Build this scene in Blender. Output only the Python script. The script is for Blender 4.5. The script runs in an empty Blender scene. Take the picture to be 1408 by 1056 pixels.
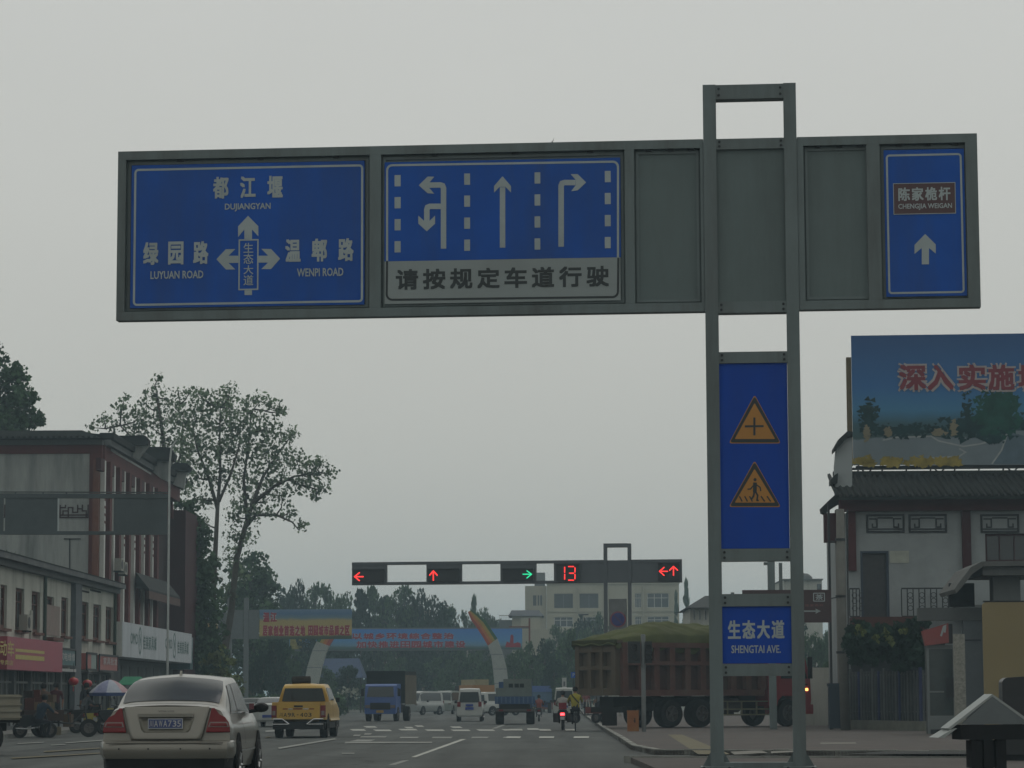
import bpy, bmesh, math, random
from mathutils import Vector, Matrix, Euler
SC = bpy.context.scene
COL = SC.collection
R = math.radians
# ------------------------------------------------------------------ camera
FPX = 3800.0            # focal length in pixels of the 1408 px wide photograph
HCAM = 1.25             # eye height of somebody sitting in a car
cam_d = bpy.data.cameras.new('camera')
cam = bpy.data.objects.new('camera', cam_d); COL.objects.link(cam)
cam_d.sensor_width = 36; cam_d.lens = FPX * 36 / 1408
cam_d.clip_start = 0.5; cam_d.clip_end = 9000
PITCH = math.atan2(959 - 528 + 0.15, FPX); YAW = math.atan2(36 + 1.7, FPX) ; ROLL = 0.004
rot = Matrix.Rotation(YAW, 3, 'Z') @ Matrix.Rotation(R(90) + PITCH, 3, 'X') @ Matrix.Rotation(-ROLL, 3, 'Z')
cam.matrix_world = Matrix.Translation((0, 0, HCAM)) @ rot.to_4x4()
SC.camera = cam
# ------------------------------------------------------------------ sky, sun, exposure
w = bpy.data.worlds.new('World'); SC.world = w; w.use_nodes = True
nt = w.node_tree; nt.nodes.clear(); N = nt.nodes.new; L = nt.links.new
SUN_EL, SUN_ROT = R(58), R(25)
sky = N('ShaderNodeTexSky'); sky.sky_type = 'NISHITA'; sky.sun_disc = False
sky.sun_elevation = SUN_EL; sky.sun_rotation = SUN_ROT; sky.dust_density = 6; sky.air_density = 1.0
hs = N('ShaderNodeHueSaturation'); hs.inputs['Saturation'].default_value = 0.12; L(sky.outputs[0], hs.inputs['Color'])
tc = N('ShaderNodeTexCoord'); sx = N('ShaderNodeSeparateXYZ'); L(tc.outputs['Generated'], sx.inputs[0])
rp = N('ShaderNodeValToRGB'); L(sx.outputs['Z'], rp.inputs[0])       # an overcast sky: a little brighter overhead than at the horizon
e = rp.color_ramp.elements
e[0].position = 0.0; e[0].color = (0.545, 0.54, 0.485, 1); e[1].position = 1.0; e[1].color = (0.66, 0.67, 0.64, 1)
x_ = rp.color_ramp.elements.new(0.24); x_.color = (0.585, 0.592, 0.562, 1)
ml = N('ShaderNodeVectorMath'); ml.operation = 'SCALE'; ml.inputs['Scale'].default_value = 10.0; L(rp.outputs[0], ml.inputs[0])
mx = N('ShaderNodeMix'); mx.data_type = 'RGBA'; mx.inputs[0].default_value = 0.9
cn = N('ShaderNodeTexNoise'); cn.inputs['Scale'].default_value = 2.2; cn.inputs['Detail'].default_value = 4; cn.inputs['Roughness'].default_value = 0.5
cm = N('ShaderNodeMapping'); cm.inputs['Scale'].default_value = (1, 1, 3.5); L(tc.outputs['Generated'], cm.inputs['Vector']); L(cm.outputs[0], cn.inputs['Vector'])
cr0 = N('ShaderNodeMapRange'); cr0.inputs['From Min'].default_value = 0.3; cr0.inputs['From Max'].default_value = 0.7; cr0.inputs['To Min'].default_value = 9.75; cr0.inputs['To Max'].default_value = 10.25
L(cn.outputs['Fac'], cr0.inputs['Value']); L(cr0.outputs[0], ml.inputs['Scale'])       # faint unevenness of the cloud layer
L(hs.outputs[0], mx.inputs[6]); L(ml.outputs[0], mx.inputs[7])
bg = N('ShaderNodeBackground'); bg.inputs['Strength'].default_value = 0.1; L(mx.outputs[2], bg.inputs['Color'])
wo = N('ShaderNodeOutputWorld'); L(bg.outputs[0], wo.inputs['Surface'])
sd = bpy.data.lights.new('sun', 'SUN'); sd.energy = 0.5; sd.angle = R(25); sd.color = (1, 0.96, 0.9)
sun = bpy.data.objects.new('sun', sd); COL.objects.link(sun)
# sun direction: elevation/rotation as in the sky (rotation 0 = +Y, clockwise)
_d = Vector((math.sin(SUN_ROT) * math.cos(SUN_EL), math.cos(SUN_ROT) * math.cos(SUN_EL), math.sin(SUN_EL)))
sun.rotation_euler = _d.to_track_quat('Z', 'Y').to_euler()
vs = SC.view_settings; vs.view_transform = 'Standard'; vs.look = 'None'; vs.exposure = 0.0; vs.gamma = 1.0; vs.use_curve_mapping = False
SC.render.engine = 'CYCLES'; SC.cycles.use_denoising = True; SC.cycles.max_bounces = 5; SC.cycles.volume_bounces = 0
SC.cycles.transparent_max_bounces = 6
# ------------------------------------------------------------------ where things stand
C0 = Vector((0, 0, HCAM))
def ray(px, py):
    return rot @ Vector(((px - 704) / FPX, (528 - py) / FPX, -1.0))
def W(px, py, Y):                                   # the point at distance Y down the road
    d = ray(px, py); return C0 + d * (Y / d.y)
def G(px, py, z=0.0):                               # a point of the ground
    d = ray(px, py); return C0 + d * ((z - HCAM) / d.z)
def AX(px, Y): return W(px, 957, Y).x
class Frame:                                        # a vertical plane in the place; x along it, y away from its front
    def __init__(s, ox, oy, ang, z0=0.0):
        s.o = Vector((ox, oy, z0)); s.a = R(ang)
        s.ex = Vector((math.cos(s.a), math.sin(s.a), 0)); s.ey = Vector((-math.sin(s.a), math.cos(s.a), 0))
    def loc(s, px, py, y=0.0):
        d = ray(px, py); t = (s.o + s.ey * y - C0).dot(s.ey) / d.dot(s.ey)
        p = C0 + d * t - s.o
        return p.dot(s.ex), p.z
    def rect(s, x0, y0, x1, y1, y=0.0):
        xm, ym = (x0 + x1) / 2, (y0 + y1) / 2
        return s.loc(x0, ym, y)[0], s.loc(x1, ym, y)[0], s.loc(xm, y1, y)[1], s.loc(xm, y0, y)[1]
def crop(ox, oy, sc): return lambda x, y: (ox + x / sc, oy + y / sc)
# ------------------------------------------------------------------ materials
MATS = {}
ALB = 0.86
def mat(name, col, rough=0.7, metal=0.0, var=0.15, scale=3.0, bump=0.0, bscale=40.0, dirt=None, dscale=0.8, damt=0.5, streak=False, spec=None, coat=0.0):
    if name in MATS: return MATS[name]
    col = [c * ALB for c in col]; dirt = dirt and [c * ALB for c in dirt]
    m = bpy.data.materials.new(name); m.use_nodes = True; MATS[name] = m
    t = m.node_tree; n = t.nodes.new; l = t.links.new
    b = t.nodes['Principled BSDF']; b.inputs['Roughness'].default_value = rough; b.inputs['Metallic'].default_value = metal
    if spec is None and rough > .55 and not metal: spec = 0.2
    if spec is not None: b.inputs['Specular IOR Level'].default_value = spec
    if coat: b.inputs['Coat Weight'].default_value = coat; b.inputs['Coat Roughness'].default_value = 0.08
    tc = n('ShaderNodeTexCoord')
    oi = n('ShaderNodeObjectInfo')
    no = n('ShaderNodeTexNoise'); no.inputs['Scale'].default_value = scale; no.inputs['Detail'].default_value = 6; no.inputs['Roughness'].default_value = 0.65
    l(tc.outputs['Object'], no.inputs['Vector'])
    r = n('ShaderNodeMapRange'); r.inputs['From Min'].default_value = 0.3; r.inputs['From Max'].default_value = 0.7
    r.inputs['To Min'].default_value = 1 - var; r.inputs['To Max'].default_value = 1 + var
    l(no.outputs['Fac'], r.inputs['Value'])
    sc = n('ShaderNodeVectorMath'); sc.operation = 'SCALE'; sc.inputs[0].default_value = col[:3]; l(r.outputs[0], sc.inputs['Scale'])
    out = sc.outputs[0]
    if dirt is not None:
        n2 = n('ShaderNodeTexNoise'); n2.inputs['Scale'].default_value = dscale; n2.inputs['Detail'].default_value = 8; n2.inputs['Roughness'].default_value = 0.7
        mp = n('ShaderNodeMapping'); mp.inputs['Scale'].default_value = (1, 1, 0.12) if streak else (1, 1, 1)
        l(tc.outputs['Object'], mp.inputs['Vector']); l(mp.outputs[0], n2.inputs['Vector'])
        r2 = n('ShaderNodeMapRange'); r2.inputs['From Min'].default_value = 0.45; r2.inputs['From Max'].default_value = 0.75
        r2.inputs['To Max'].default_value = damt; l(n2.outputs['Fac'], r2.inputs['Value'])
        mi = n('ShaderNodeMix'); mi.data_type = 'RGBA'; l(r2.outputs[0], mi.inputs[0]); l(out, mi.inputs[6]); mi.inputs[7].default_value = (*dirt, 1)
        out = mi.outputs[2]
    l(out, b.inputs['Base Color'])
    if bump:
        n3 = n('ShaderNodeTexNoise'); n3.inputs['Scale'].default_value = bscale; n3.inputs['Detail'].default_value = 5
        l(tc.outputs['Object'], n3.inputs['Vector'])
        bp = n('ShaderNodeBump'); bp.inputs['Strength'].default_value = bump; bp.inputs['Distance'].default_value = 0.02
        l(n3.outputs['Fac'], bp.inputs['Height']); l(bp.outputs[0], b.inputs['Normal'])
    return m
def emat(name, col, s):
    if name in MATS: return MATS[name]
    m = bpy.data.materials.new(name); m.use_nodes = True; MATS[name] = m
    b = m.node_tree.nodes['Principled BSDF']; b.inputs['Base Color'].default_value = (*[c * 0.3 for c in col], 1)
    b.inputs['Emission Color'].default_value = (*col, 1); b.inputs['Emission Strength'].default_value = s
    return m
def leafmat(name, col, tr=0.3):
    if name in MATS: return MATS[name]
    m = bpy.data.materials.new(name); m.use_nodes = True; MATS[name] = m
    t = m.node_tree; n = t.nodes.new; l = t.links.new; t.nodes.clear()
    tc = n('ShaderNodeTexCoord'); no = n('ShaderNodeTexNoise'); no.inputs['Scale'].default_value = 0.9; no.inputs['Detail'].default_value = 5
    l(tc.outputs['Object'], no.inputs['Vector'])
    r = n('ShaderNodeMapRange'); r.inputs['From Min'].default_value = 0.3; r.inputs['From Max'].default_value = 0.7; r.inputs['To Min'].default_value = 0.55; r.inputs['To Max'].default_value = 1.5
    l(no.outputs['Fac'], r.inputs['Value'])
    ge = n('ShaderNodeNewGeometry'); r3 = n('ShaderNodeMapRange'); r3.inputs['To Min'].default_value = 0.6; r3.inputs['To Max'].default_value = 1.5; l(ge.outputs['Random Per Island'], r3.inputs['Value'])
    mm = n('ShaderNodeMath'); mm.operation = 'MULTIPLY'; l(r.outputs[0], mm.inputs[0]); l(r3.outputs[0], mm.inputs[1])
    sc = n('ShaderNodeVectorMath'); sc.operation = 'SCALE'; sc.inputs[0].default_value = col; l(mm.outputs[0], sc.inputs['Scale'])
    d = n('ShaderNodeBsdfDiffuse'); tl = n('ShaderNodeBsdfTranslucent'); l(sc.outputs[0], d.inputs[0]); l(sc.outputs[0], tl.inputs[0])
    mx = n('ShaderNodeMixShader'); mx.inputs[0].default_value = tr; l(d.outputs[0], mx.inputs[1]); l(tl.outputs[0], mx.inputs[2])
    o = n('ShaderNodeOutputMaterial'); l(mx.outputs[0], o.inputs[0])
    return m
# ------------------------------------------------------------------ mesh helpers
class MB:
    def __init__(s): s.v = []; s.f = []; s.mi = []
    def add(s, vs, fs, mi=0):
        o = len(s.v); s.v += [tuple(v) for v in vs]; s.f += [tuple(i + o for i in f) for f in fs]; s.mi += [mi] * len(fs); return s
    def box(s, x0, x1, y0, y1, z0, z1, mi=0):
        return s.add([(x0, y0, z0), (x1, y0, z0), (x1, y1, z0), (x0, y1, z0), (x0, y0, z1), (x1, y0, z1), (x1, y1, z1), (x0, y1, z1)],
                     [(0, 3, 2, 1), (4, 5, 6, 7), (0, 1, 5, 4), (1, 2, 6, 5), (2, 3, 7, 6), (3, 0, 4, 7)], mi)
    def hexa(s, p, mi=0):
        return s.add(p, [(0, 3, 2, 1), (4, 5, 6, 7), (0, 1, 5, 4), (1, 2, 6, 5), (2, 3, 7, 6), (3, 0, 4, 7)], mi)
    def prism(s, pts, y0, y1, mi=0):               # outline in x,z pushed through y
        a = sum(pts[i][0] * pts[(i + 1) % len(pts)][1] - pts[(i + 1) % len(pts)][0] * pts[i][1] for i in range(len(pts)))
        if a < 0: pts = pts[::-1]
        n = len(pts)
        return s.add([(x, y0, z) for x, z in pts] + [(x, y1, z) for x, z in pts],
                     [tuple(range(n)), tuple(range(2 * n - 1, n - 1, -1))] + [(i, i + n, (i + 1) % n + n, (i + 1) % n) for i in range(n)], mi)
    def plan(s, pts, z0, z1, mi=0):                # outline in x,y raised through z
        a = sum(pts[i][0] * pts[(i + 1) % len(pts)][1] - pts[(i + 1) % len(pts)][0] * pts[i][1] for i in range(len(pts)))
        if a < 0: pts = pts[::-1]
        n = len(pts)
        return s.add([(x, y, z0) for x, y in pts] + [(x, y, z1) for x, y in pts],
                     [tuple(range(n - 1, -1, -1)), tuple(range(n, 2 * n))] + [(i, (i + 1) % n, (i + 1) % n + n, i + n) for i in range(n)], mi)
    def side(s, pts, x0, x1, mi=0):                # outline in y,z pushed through x
        a = sum(pts[i][0] * pts[(i + 1) % len(pts)][1] - pts[(i + 1) % len(pts)][0] * pts[i][1] for i in range(len(pts)))
        if a < 0: pts = pts[::-1]
        n = len(pts)
        return s.add([(x0, y, z) for y, z in pts] + [(x1, y, z) for y, z in pts],
                     [tuple(range(n - 1, -1, -1)), tuple(range(n, 2 * n))] + [(i, (i + 1) % n, (i + 1) % n + n, i + n) for i in range(n)], mi)
    def tube(s, pts, rad, n=8, mi=0, cap=True):
        pts = [Vector(p) for p in pts]; k = len(pts)
        if not isinstance(rad, (list, tuple)): rad = [rad] * k
        vs = []; prev = None
        for i, p in enumerate(pts):
            t = (pts[min(i + 1, k - 1)] - pts[max(i - 1, 0)]).normalized()
            if prev is None:
                u = t.cross(Vector((0, 0, 1)) if abs(t.z) < 0.9 else Vector((1, 0, 0))).normalized()
            else:
                u = (prev - t * prev.dot(t)); u = u.normalized() if u.length > 1e-6 else t.orthogonal().normalized()
            prev = u; v = t.cross(u)
            vs += [p + (u * math.cos(2 * math.pi * j / n) + v * math.sin(2 * math.pi * j / n)) * rad[i] for j in range(n)]
        fs = [(i * n + j, i * n + (j + 1) % n, (i + 1) * n + (j + 1) % n, (i + 1) * n + j) for i in range(k - 1) for j in range(n)]
        if cap: fs += [tuple(range(n - 1, -1, -1)), tuple(range((k - 1) * n, k * n))]
        return s.add(vs, fs, mi)
    def lathe(s, prof, c=(0, 0, 0), n=16, axis='z', mi=0):   # prof: (r, h)
        vs = []; k = len(prof); c = Vector(c)
        for r, h in prof:
            for j in range(n):
                a = 2 * math.pi * j / n; x, y = r * math.cos(a), r * math.sin(a)
                p = {'z': Vector((x, y, h)), 'x': Vector((h, x, y)), 'y': Vector((y, h, x))}[axis]
                vs.append(c + p)
        return s.add(vs, [(i * n + j, i * n + (j + 1) % n, (i + 1) * n + (j + 1) % n, (i + 1) * n + j) for i in range(k - 1) for j in range(n)], mi)
    def grid(s, fn, nu, nv, mi=0):
        vs = [fn(i / nu, j / nv) for i in range(nu + 1) for j in range(nv + 1)]
        return s.add(vs, [(i * (nv + 1) + j, (i + 1) * (nv + 1) + j, (i + 1) * (nv + 1) + j + 1, i * (nv + 1) + j + 1) for i in range(nu) for j in range(nv)], mi)
    def stroke(s, pts, wd, y0, y1, mi=0):          # a flat band of width wd following pts (x,z)
        P = [Vector(p) for p in pts]; n = len(P); Lf, Rt = [], []
        for i in range(n):
            d0 = (P[i] - P[i - 1]).normalized() if i else (P[1] - P[0]).normalized()
            d1 = (P[i + 1] - P[i]).normalized() if i < n - 1 else d0
            t = (d0 + d1).normalized(); nn = Vector((-t.y, t.x)); c = max(0.5, nn.dot(Vector((-d0.y, d0.x))))
            Lf.append(P[i] + nn * wd / 2 / c); Rt.append(P[i] - nn * wd / 2 / c)
        for i in range(n - 1):
            s.prism([tuple(Lf[i]), tuple(Lf[i + 1]), tuple(Rt[i + 1]), tuple(Rt[i])], y0, y1, mi)
        return s
    def ring(s, x0, x1, z0, z1, r, t, y0, y1, mi=0, k=5):
        def rr(x0, x1, z0, z1, r):
            o = []
            for cx, cz, a0 in ((x1 - r, z1 - r, 0), (x0 + r, z1 - r, 90), (x0 + r, z0 + r, 180), (x1 - r, z0 + r, 270)):
                o += [(cx + r * math.cos(R(a0 + 90 * i / k)), cz + r * math.sin(R(a0 + 90 * i / k))) for i in range(k + 1)]
            return o
        A, B = rr(x0, x1, z0, z1, r), rr(x0 + t, x1 - t, z0 + t, z1 - t, max(r - t, 0.001)); n = len(A)
        for i in range(n):
            j = (i + 1) % n
            if (Vector(A[i]) - Vector(A[j])).length < 1e-5: continue
            s.add([(A[i][0], y0, A[i][1]), (A[j][0], y0, A[j][1]), (B[j][0], y0, B[j][1]), (B[i][0], y0, B[i][1])], [(0, 3, 2, 1)[::-1]], mi)
            s.add([(A[i][0], y0, A[i][1]), (A[j][0], y0, A[j][1]), (A[j][0], y1, A[j][1]), (A[i][0], y1, A[i][1])], [(0, 1, 2, 3)], mi)
            s.add([(B[i][0], y0, B[i][1]), (B[j][0], y0, B[j][1]), (B[j][0], y1, B[j][1]), (B[i][0], y1, B[i][1])], [(3, 2, 1, 0)], mi)
        return s
    def mesh(s, name, m, smooth=False):
        me = bpy.data.meshes.new(name); me.from_pydata(s.v, [], s.f)
        for x in (m if isinstance(m, (list, tuple)) else [m] if m else []): me.materials.append(x)
        if any(s.mi): me.polygons.foreach_set('material_index', s.mi)
        if smooth: me.polygons.foreach_set('use_smooth', [True] * len(s.f))
        me.update(); return me
    def build(s, name, m, parent=None, smooth=False, loc=None, rz=None, angle=None):
        me = s.mesh(name, m, smooth)
        if angle is not None:
            me.polygons.foreach_set('use_smooth', [True] * len(s.f)); me.set_sharp_from_angle(angle=R(angle))
        return link(name, me, parent, loc, rz)
def link(name, me, parent=None, loc=None, rz=None):
    o = bpy.data.objects.new(name, me); COL.objects.link(o)
    if parent is not None: o.parent = parent
    if loc is not None: o.location = loc
    if rz is not None: o.rotation_euler = (0, 0, rz)
    return o
def tag(o, label=None, cat=None, group=None, kind=None):
    if label: o['label'] = label
    if cat: o['category'] = cat
    if group: o['group'] = group
    if kind: o['kind'] = kind
    return o
def thing(name, label, cat, loc=(0, 0, 0), rz=0.0, group=None):
    o = bpy.data.objects.new(name, None); COL.objects.link(o); o.location = loc; o.rotation_euler = (0, 0, rz); o.empty_display_size = 0.3
    return tag(o, label, cat, group)
def fthing(name, label, cat, F, group=None): return thing(name, label, cat, F.o, F.a, group)
def clone(o, parent=None, **kw):
    c = o.copy(); COL.objects.link(c); c.parent = parent
    for ch in list(o.children): clone(ch, c)
    for k in ('loc', 'rz'):
        if k in kw and kw[k] is not None:
            if k == 'loc': c.location = kw[k]
            else: c.rotation_euler = (0, 0, kw[k])
    if kw.get('label'): c['label'] = kw['label']
    return c
def disc(r, n=20, cx=0, cz=0): return [(cx + r * math.cos(2 * math.pi * i / n), cz + r * math.sin(2 * math.pi * i / n)) for i in range(n)]
# ------------------------------------------------------------------ lettering
_T = {}
def textmesh(s, bold=0.0, space=1.0):
    k = (s, bold, space)
    if k in _T: return _T[k]
    cu = bpy.data.curves.new('t', 'FONT'); cu.body = s; cu.offset = bold; cu.resolution_u = 2; cu.space_character = space
    o = bpy.data.objects.new('t', cu); COL.objects.link(o)
    bpy.context.view_layer.update()
    me = bpy.data.meshes.new_from_object(o.evaluated_get(bpy.context.evaluated_depsgraph_get()))
    vs = [tuple(v.co) for v in me.vertices]; fs = [tuple(p.vertices) for p in me.polygons]
    bpy.data.objects.remove(o); bpy.data.curves.remove(cu); bpy.data.meshes.remove(me)
    _T[k] = (vs, fs); return _T[k]
def put_text(m, s, x0, x1, z0, z1, y, bold=0.0, space=1.0, mi=0):
    if bold > 0.003:                                # a heavy face: the thin glyph laid down several times, each a hair in front of the last
        h = (z1 - z0); d = bold * h * 1.25
        for k, (ax_, az_) in enumerate(((-1, -1), (1, -1), (1, 1), (-1, 1), (0, 0))):
            put_text(m, s, x0 + d + ax_ * d, x1 - d + ax_ * d, z0 + d + az_ * d, z1 - d + az_ * d, y - k * 0.0003, 0, space, mi)
        return m
    vs, fs = textmesh(s, 0.0, space)
    ax, bx = min(v[0] for v in vs), max(v[0] for v in vs); az, bz = min(v[1] for v in vs), max(v[1] for v in vs)
    m.add([(x0 + (v[0] - ax) / (bx - ax) * (x1 - x0), y, z0 + (v[1] - az) / (bz - az) * (z1 - z0)) for v in vs], fs, mi)
    return m
def put_chars(m, s, x0, x1, z0, z1, y, bold=0.0, frac=0.86, mi=0):   # evenly spaced glyphs
    n = len(s); p = (x1 - x0) / (n - 1 + frac) if n > 1 else (x1 - x0)
    for i, c in enumerate(s):
        if c == '-': m.box(x0 + i * p + p * .2, x0 + i * p + p * .65, y - .001, y, z0 + (z1 - z0) * .42, z0 + (z1 - z0) * .58, mi)
        elif c != ' ': put_text(m, c, x0 + i * p, x0 + i * p + p * frac, z0, z1, y, bold, 1.0, mi)
    return m
# ------------------------------------------------------------------ the ground
asph = mat('asphalt', (0.073, 0.08, 0.075), 0.85, var=0.12, scale=0.35, bump=0.5, bscale=60, dirt=(0.05, 0.054, 0.052), dscale=0.12, damt=0.7)
ground = mat('ground_earth', (0.12, 0.125, 0.10), 0.95, var=0.2, scale=0.05)
paint = mat('road_paint', (0.40, 0.41, 0.37), 0.7, var=0.15, scale=4, dirt=(0.16, 0.17, 0.16), dscale=2.2, damt=0.95)
paint_old = mat('worn_road_paint', (0.23, 0.24, 0.22), 0.75, var=0.2, scale=3, dirt=(0.13, 0.14, 0.13), dscale=1.1, damt=1.0)
paver = mat('brick_paving', (0.09, 0.079, 0.072), 0.9, var=0.2, scale=1.2, dirt=(0.062, 0.06, 0.056), dscale=0.25, damt=0.8, bump=0.4, bscale=30)
kerbm = mat('kerb_stone', (0.27, 0.275, 0.25), 0.85, var=0.2, scale=2, bump=0.3, dirt=(0.12, 0.12, 0.11), dscale=1.5, damt=0.7)
conc = mat('concrete', (0.22, 0.225, 0.205), 0.85, var=0.15, scale=1.2, dirt=(0.12, 0.12, 0.11), dscale=0.5, damt=0.6, bump=0.2)
def sheet(name, pts, z, m, thick=0.0):
    b = MB()
    if thick: b.plan(pts, z - thick, z)
    else: b.add([(x, y, z) for x, y in pts], [tuple(range(len(pts)))])
    o = b.build(name, m); me = o.data
    if not thick and me.polygons[0].normal.z < 0: me.flip_normals()
    return tag(o, kind='structure')
sheet('ground', [(-3000, -300), (3000, -300), (3000, 3000), (-3000, 3000)], -0.012, ground)
_t = asph.node_tree; _n = _t.nodes.new; _l = _t.links.new; _b = _t.nodes['Principled BSDF']; _src = _b.inputs['Base Color'].links[0].from_socket
_tc = _n('ShaderNodeTexCoord'); _mp = _n('ShaderNodeMapping'); _mp.inputs['Scale'].default_value = (0.9, 0.035, 1); _l(_tc.outputs['Object'], _mp.inputs['Vector'])
_no = _n('ShaderNodeTexNoise'); _no.inputs['Scale'].default_value = 1.0; _no.inputs['Detail'].default_value = 7; _l(_mp.outputs[0], _no.inputs['Vector'])
_r = _n('ShaderNodeMapRange'); _r.inputs['From Min'].default_value = 0.3; _r.inputs['From Max'].default_value = 0.7; _r.inputs['To Min'].default_value = 0.62; _r.inputs['To Max'].default_value = 1.3; _l(_no.outputs['Fac'], _r.inputs['Value'])
_vo = _n('ShaderNodeTexVoronoi'); _vo.feature = 'DISTANCE_TO_EDGE'; _vo.inputs['Scale'].default_value = 0.16
_m2 = _n('ShaderNodeMapping'); _m2.inputs['Scale'].default_value = (1, 0.45, 1); _l(_tc.outputs['Object'], _m2.inputs['Vector'])
_nv = _n('ShaderNodeTexNoise'); _nv.inputs['Scale'].default_value = 0.5; _nv.inputs['Detail'].default_value = 6; _l(_tc.outputs['Object'], _nv.inputs['Vector'])
_ad = _n('ShaderNodeVectorMath'); _ad.operation = 'MULTIPLY_ADD'; _ad.inputs[1].default_value = (2.5, 2.5, 0); _l(_nv.outputs['Color'], _ad.inputs[0]); _l(_m2.outputs[0], _ad.inputs[2]); _l(_ad.outputs[0], _vo.inputs['Vector'])
_rc = _n('ShaderNodeMapRange'); _rc.inputs['From Max'].default_value = 0.012; _rc.inputs['To Min'].default_value = 0.55; _l(_vo.outputs['Distance'], _rc.inputs['Value'])
_mm = _n('ShaderNodeMath'); _mm.operation = 'MULTIPLY'; _l(_r.outputs[0], _mm.inputs[0]); _l(_rc.outputs[0], _mm.inputs[1])
_sc = _n('ShaderNodeVectorMath'); _sc.operation = 'SCALE'; _l(_src, _sc.inputs[0]); _l(_mm.outputs[0], _sc.inputs['Scale']); _l(_sc.outputs[0], _b.inputs['Base Color'])
def gx(px, py, z=0.0): p = G(px, py, z); return (p.x, p.y)
sheet('road', [(-17.5, -20), (18, -20), (18, 66), (6, 80), (6, 230), (60, 240), (60, 262), (-60, 262), (-60, 240), (-17.5, 230)], 0.0, asph)
# kerb line of the forecourt on the right, from far to near
K = [gx(798, 981.5), gx(806, 987), gx(830, 1005), gx(853, 1020), gx(868, 1031), gx(900, 1038), gx(1500, 1041)]
fore = K + [(40, K[-1][1]), (40, 225), (K[0][0], 225)]
sheet('forecourt_pavement', fore, 0.10, paver, 0.12)
mbk = MB(); nk = 0
kerb_t = tag(bpy.data.objects.new('kerb', None), 'pale stone kerb edging the brick forecourt along the road', 'kerb'); COL.objects.link(kerb_t)
pts = [Vector((p[0], p[1])) for p in K]
for i in range(len(pts) - 1):
    a, b = pts[i], pts[i + 1]; L_ = (b - a).length; n = max(1, min(60, round(L_ / (1.0 if i > 1 else 3.0))))
    t = (b - a).normalized(); nn = Vector((t.y, -t.x)) * -1
    if i == 5: n = 14
    for k in range(n):
        p, q = a + (b - a) * (k + 0.01) / n, a + (b - a) * (k + 0.99) / n
        h = 0.125 + 0.006 * math.sin(k * 2.3 + i); o = nn * 0.14
        m = MB().hexa([(p.x, p.y, -0.02), (q.x, q.y, -0.02), (q.x + o.x, q.y + o.y, -0.02), (p.x + o.x, p.y + o.y, -0.02), (p.x, p.y, h), (q.x, q.y, h), (q.x + o.x, q.y + o.y, h), (p.x + o.x, p.y + o.y, h)])
        m.build('kerb_stone', kerbm, kerb_t)
isl = [gx(868, 1049), gx(1600, 1050.5), (30, 30), (2.2, 26)]
sheet('gantry_island', isl, 0.10, paver, 0.12)
MB().plan([gx(866, 1049), gx(1600, 1050.2), (isl[1][0], isl[1][1] + .14), (isl[0][0] - .14, isl[0][1] + .14)], -0.02, 0.13).build('kerb', kerbm).__setitem__('kind', 'structure')
# pavement in front of the shops on the left
sheet('shop_pavement', [(-30, 20), (-17.6, 20), (-17.6, 175), (-30, 175)], 0.12, mat('grey_paving', (0.17, 0.17, 0.16), 0.9, var=0.15, scale=1.0, dirt=(0.1, 0.1, 0.095), dscale=0.4, damt=0.7), 0.14)
tag(MB().box(-17.6, -17.42, 20, 175, -0.02, 0.13).build('kerb', kerbm), kind='structure')
# painted markings: every one its own object under the marking
mk = tag(bpy.data.objects.new('road_marking', None), kind='structure'); COL.objects.link(mk)
_zc = [0]
def stripe(p, m=paint, z=0.004):                    # p: four picture points on the road
    _zc[0] += 1; z = 0.004 + 0.0005 * _zc[0]
    pts = [gx(*q) for q in p]
    o = MB().add([(x, y, z) for x, y in pts], [(0, 1, 2, 3)]).build('marking', m, mk)
    if o.data.polygons[0].normal.z < 0: o.data.flip_normals()
    return o
c7 = crop(470, 880, 5.632)
stripe([c7(535, 908), c7(575, 908), c7(965, 768), c7(925, 768)])
stripe([c7(360, 968), c7(415, 968), c7(525, 932), c7(478, 932)], paint_old)
stripe([c7(1160, 686), c7(1195, 686), c7(1270, 658), c7(1240, 658)], paint_old)
for x0, x1, y in ((60, 190, 697), (240, 390, 700), (435, 590, 695), (640, 800, 699), (840, 1000, 700), (1040, 1190, 699), (1235, 1400, 697), (835, 935, 676), (165, 275, 674), (560, 640, 668), (480, 560, 680)):
    stripe([c7(x0, y - 5), c7(x1 - 20, y - 5), c7(x1, y + 6), c7(x0 + 26, y + 6)], paint)
for x0, x1, y in ((455, 600, 757), (705, 860, 757), (1010, 1140, 757), (1255, 1390, 757), (150, 350, 752), (95, 150, 741), (180, 235, 730)):
    stripe([c7(x0, y - 5), c7(x1, y - 5), c7(x1 - 14, y + 6), c7(x0 - 10, y + 6)], paint_old)
stripe([c7(30, 792), c7(700, 792), c7(698, 801), c7(20, 804)], paint_old)
stripe([c7(120, 775), c7(260, 775), c7(220, 790), c7(60, 790)], paint_old)
stripe([c7(0, 879), c7(100, 879), c7(95, 886), c7(0, 886)], paint_old)
c8 = crop(700, 840, 4.889)
for x0, x1, y in ((0, 90, 801), (120, 200, 797), (200, 280, 803), (375, 450, 802)):
    stripe([c8(x0, y - 5), c8(x1 - 5, y - 5), c8(x1 + 4, y + 5), c8(x0 + 6, y + 5)])
for x0, x1, y in ((-20, 75, 853), (200, 300, 853), (432, 535, 853)):
    stripe([c8(x0 + 5, y - 6), c8(x1 + 4, y - 6), c8(x1, y + 6), c8(x0, y + 6)])
stripe([(365, 1005), (445, 999), (447, 1001), (365, 1007.5)], paint_old)
stripe([(382, 1029), (460, 1016), (463, 1017.3), (384, 1031)], paint_old)
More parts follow.
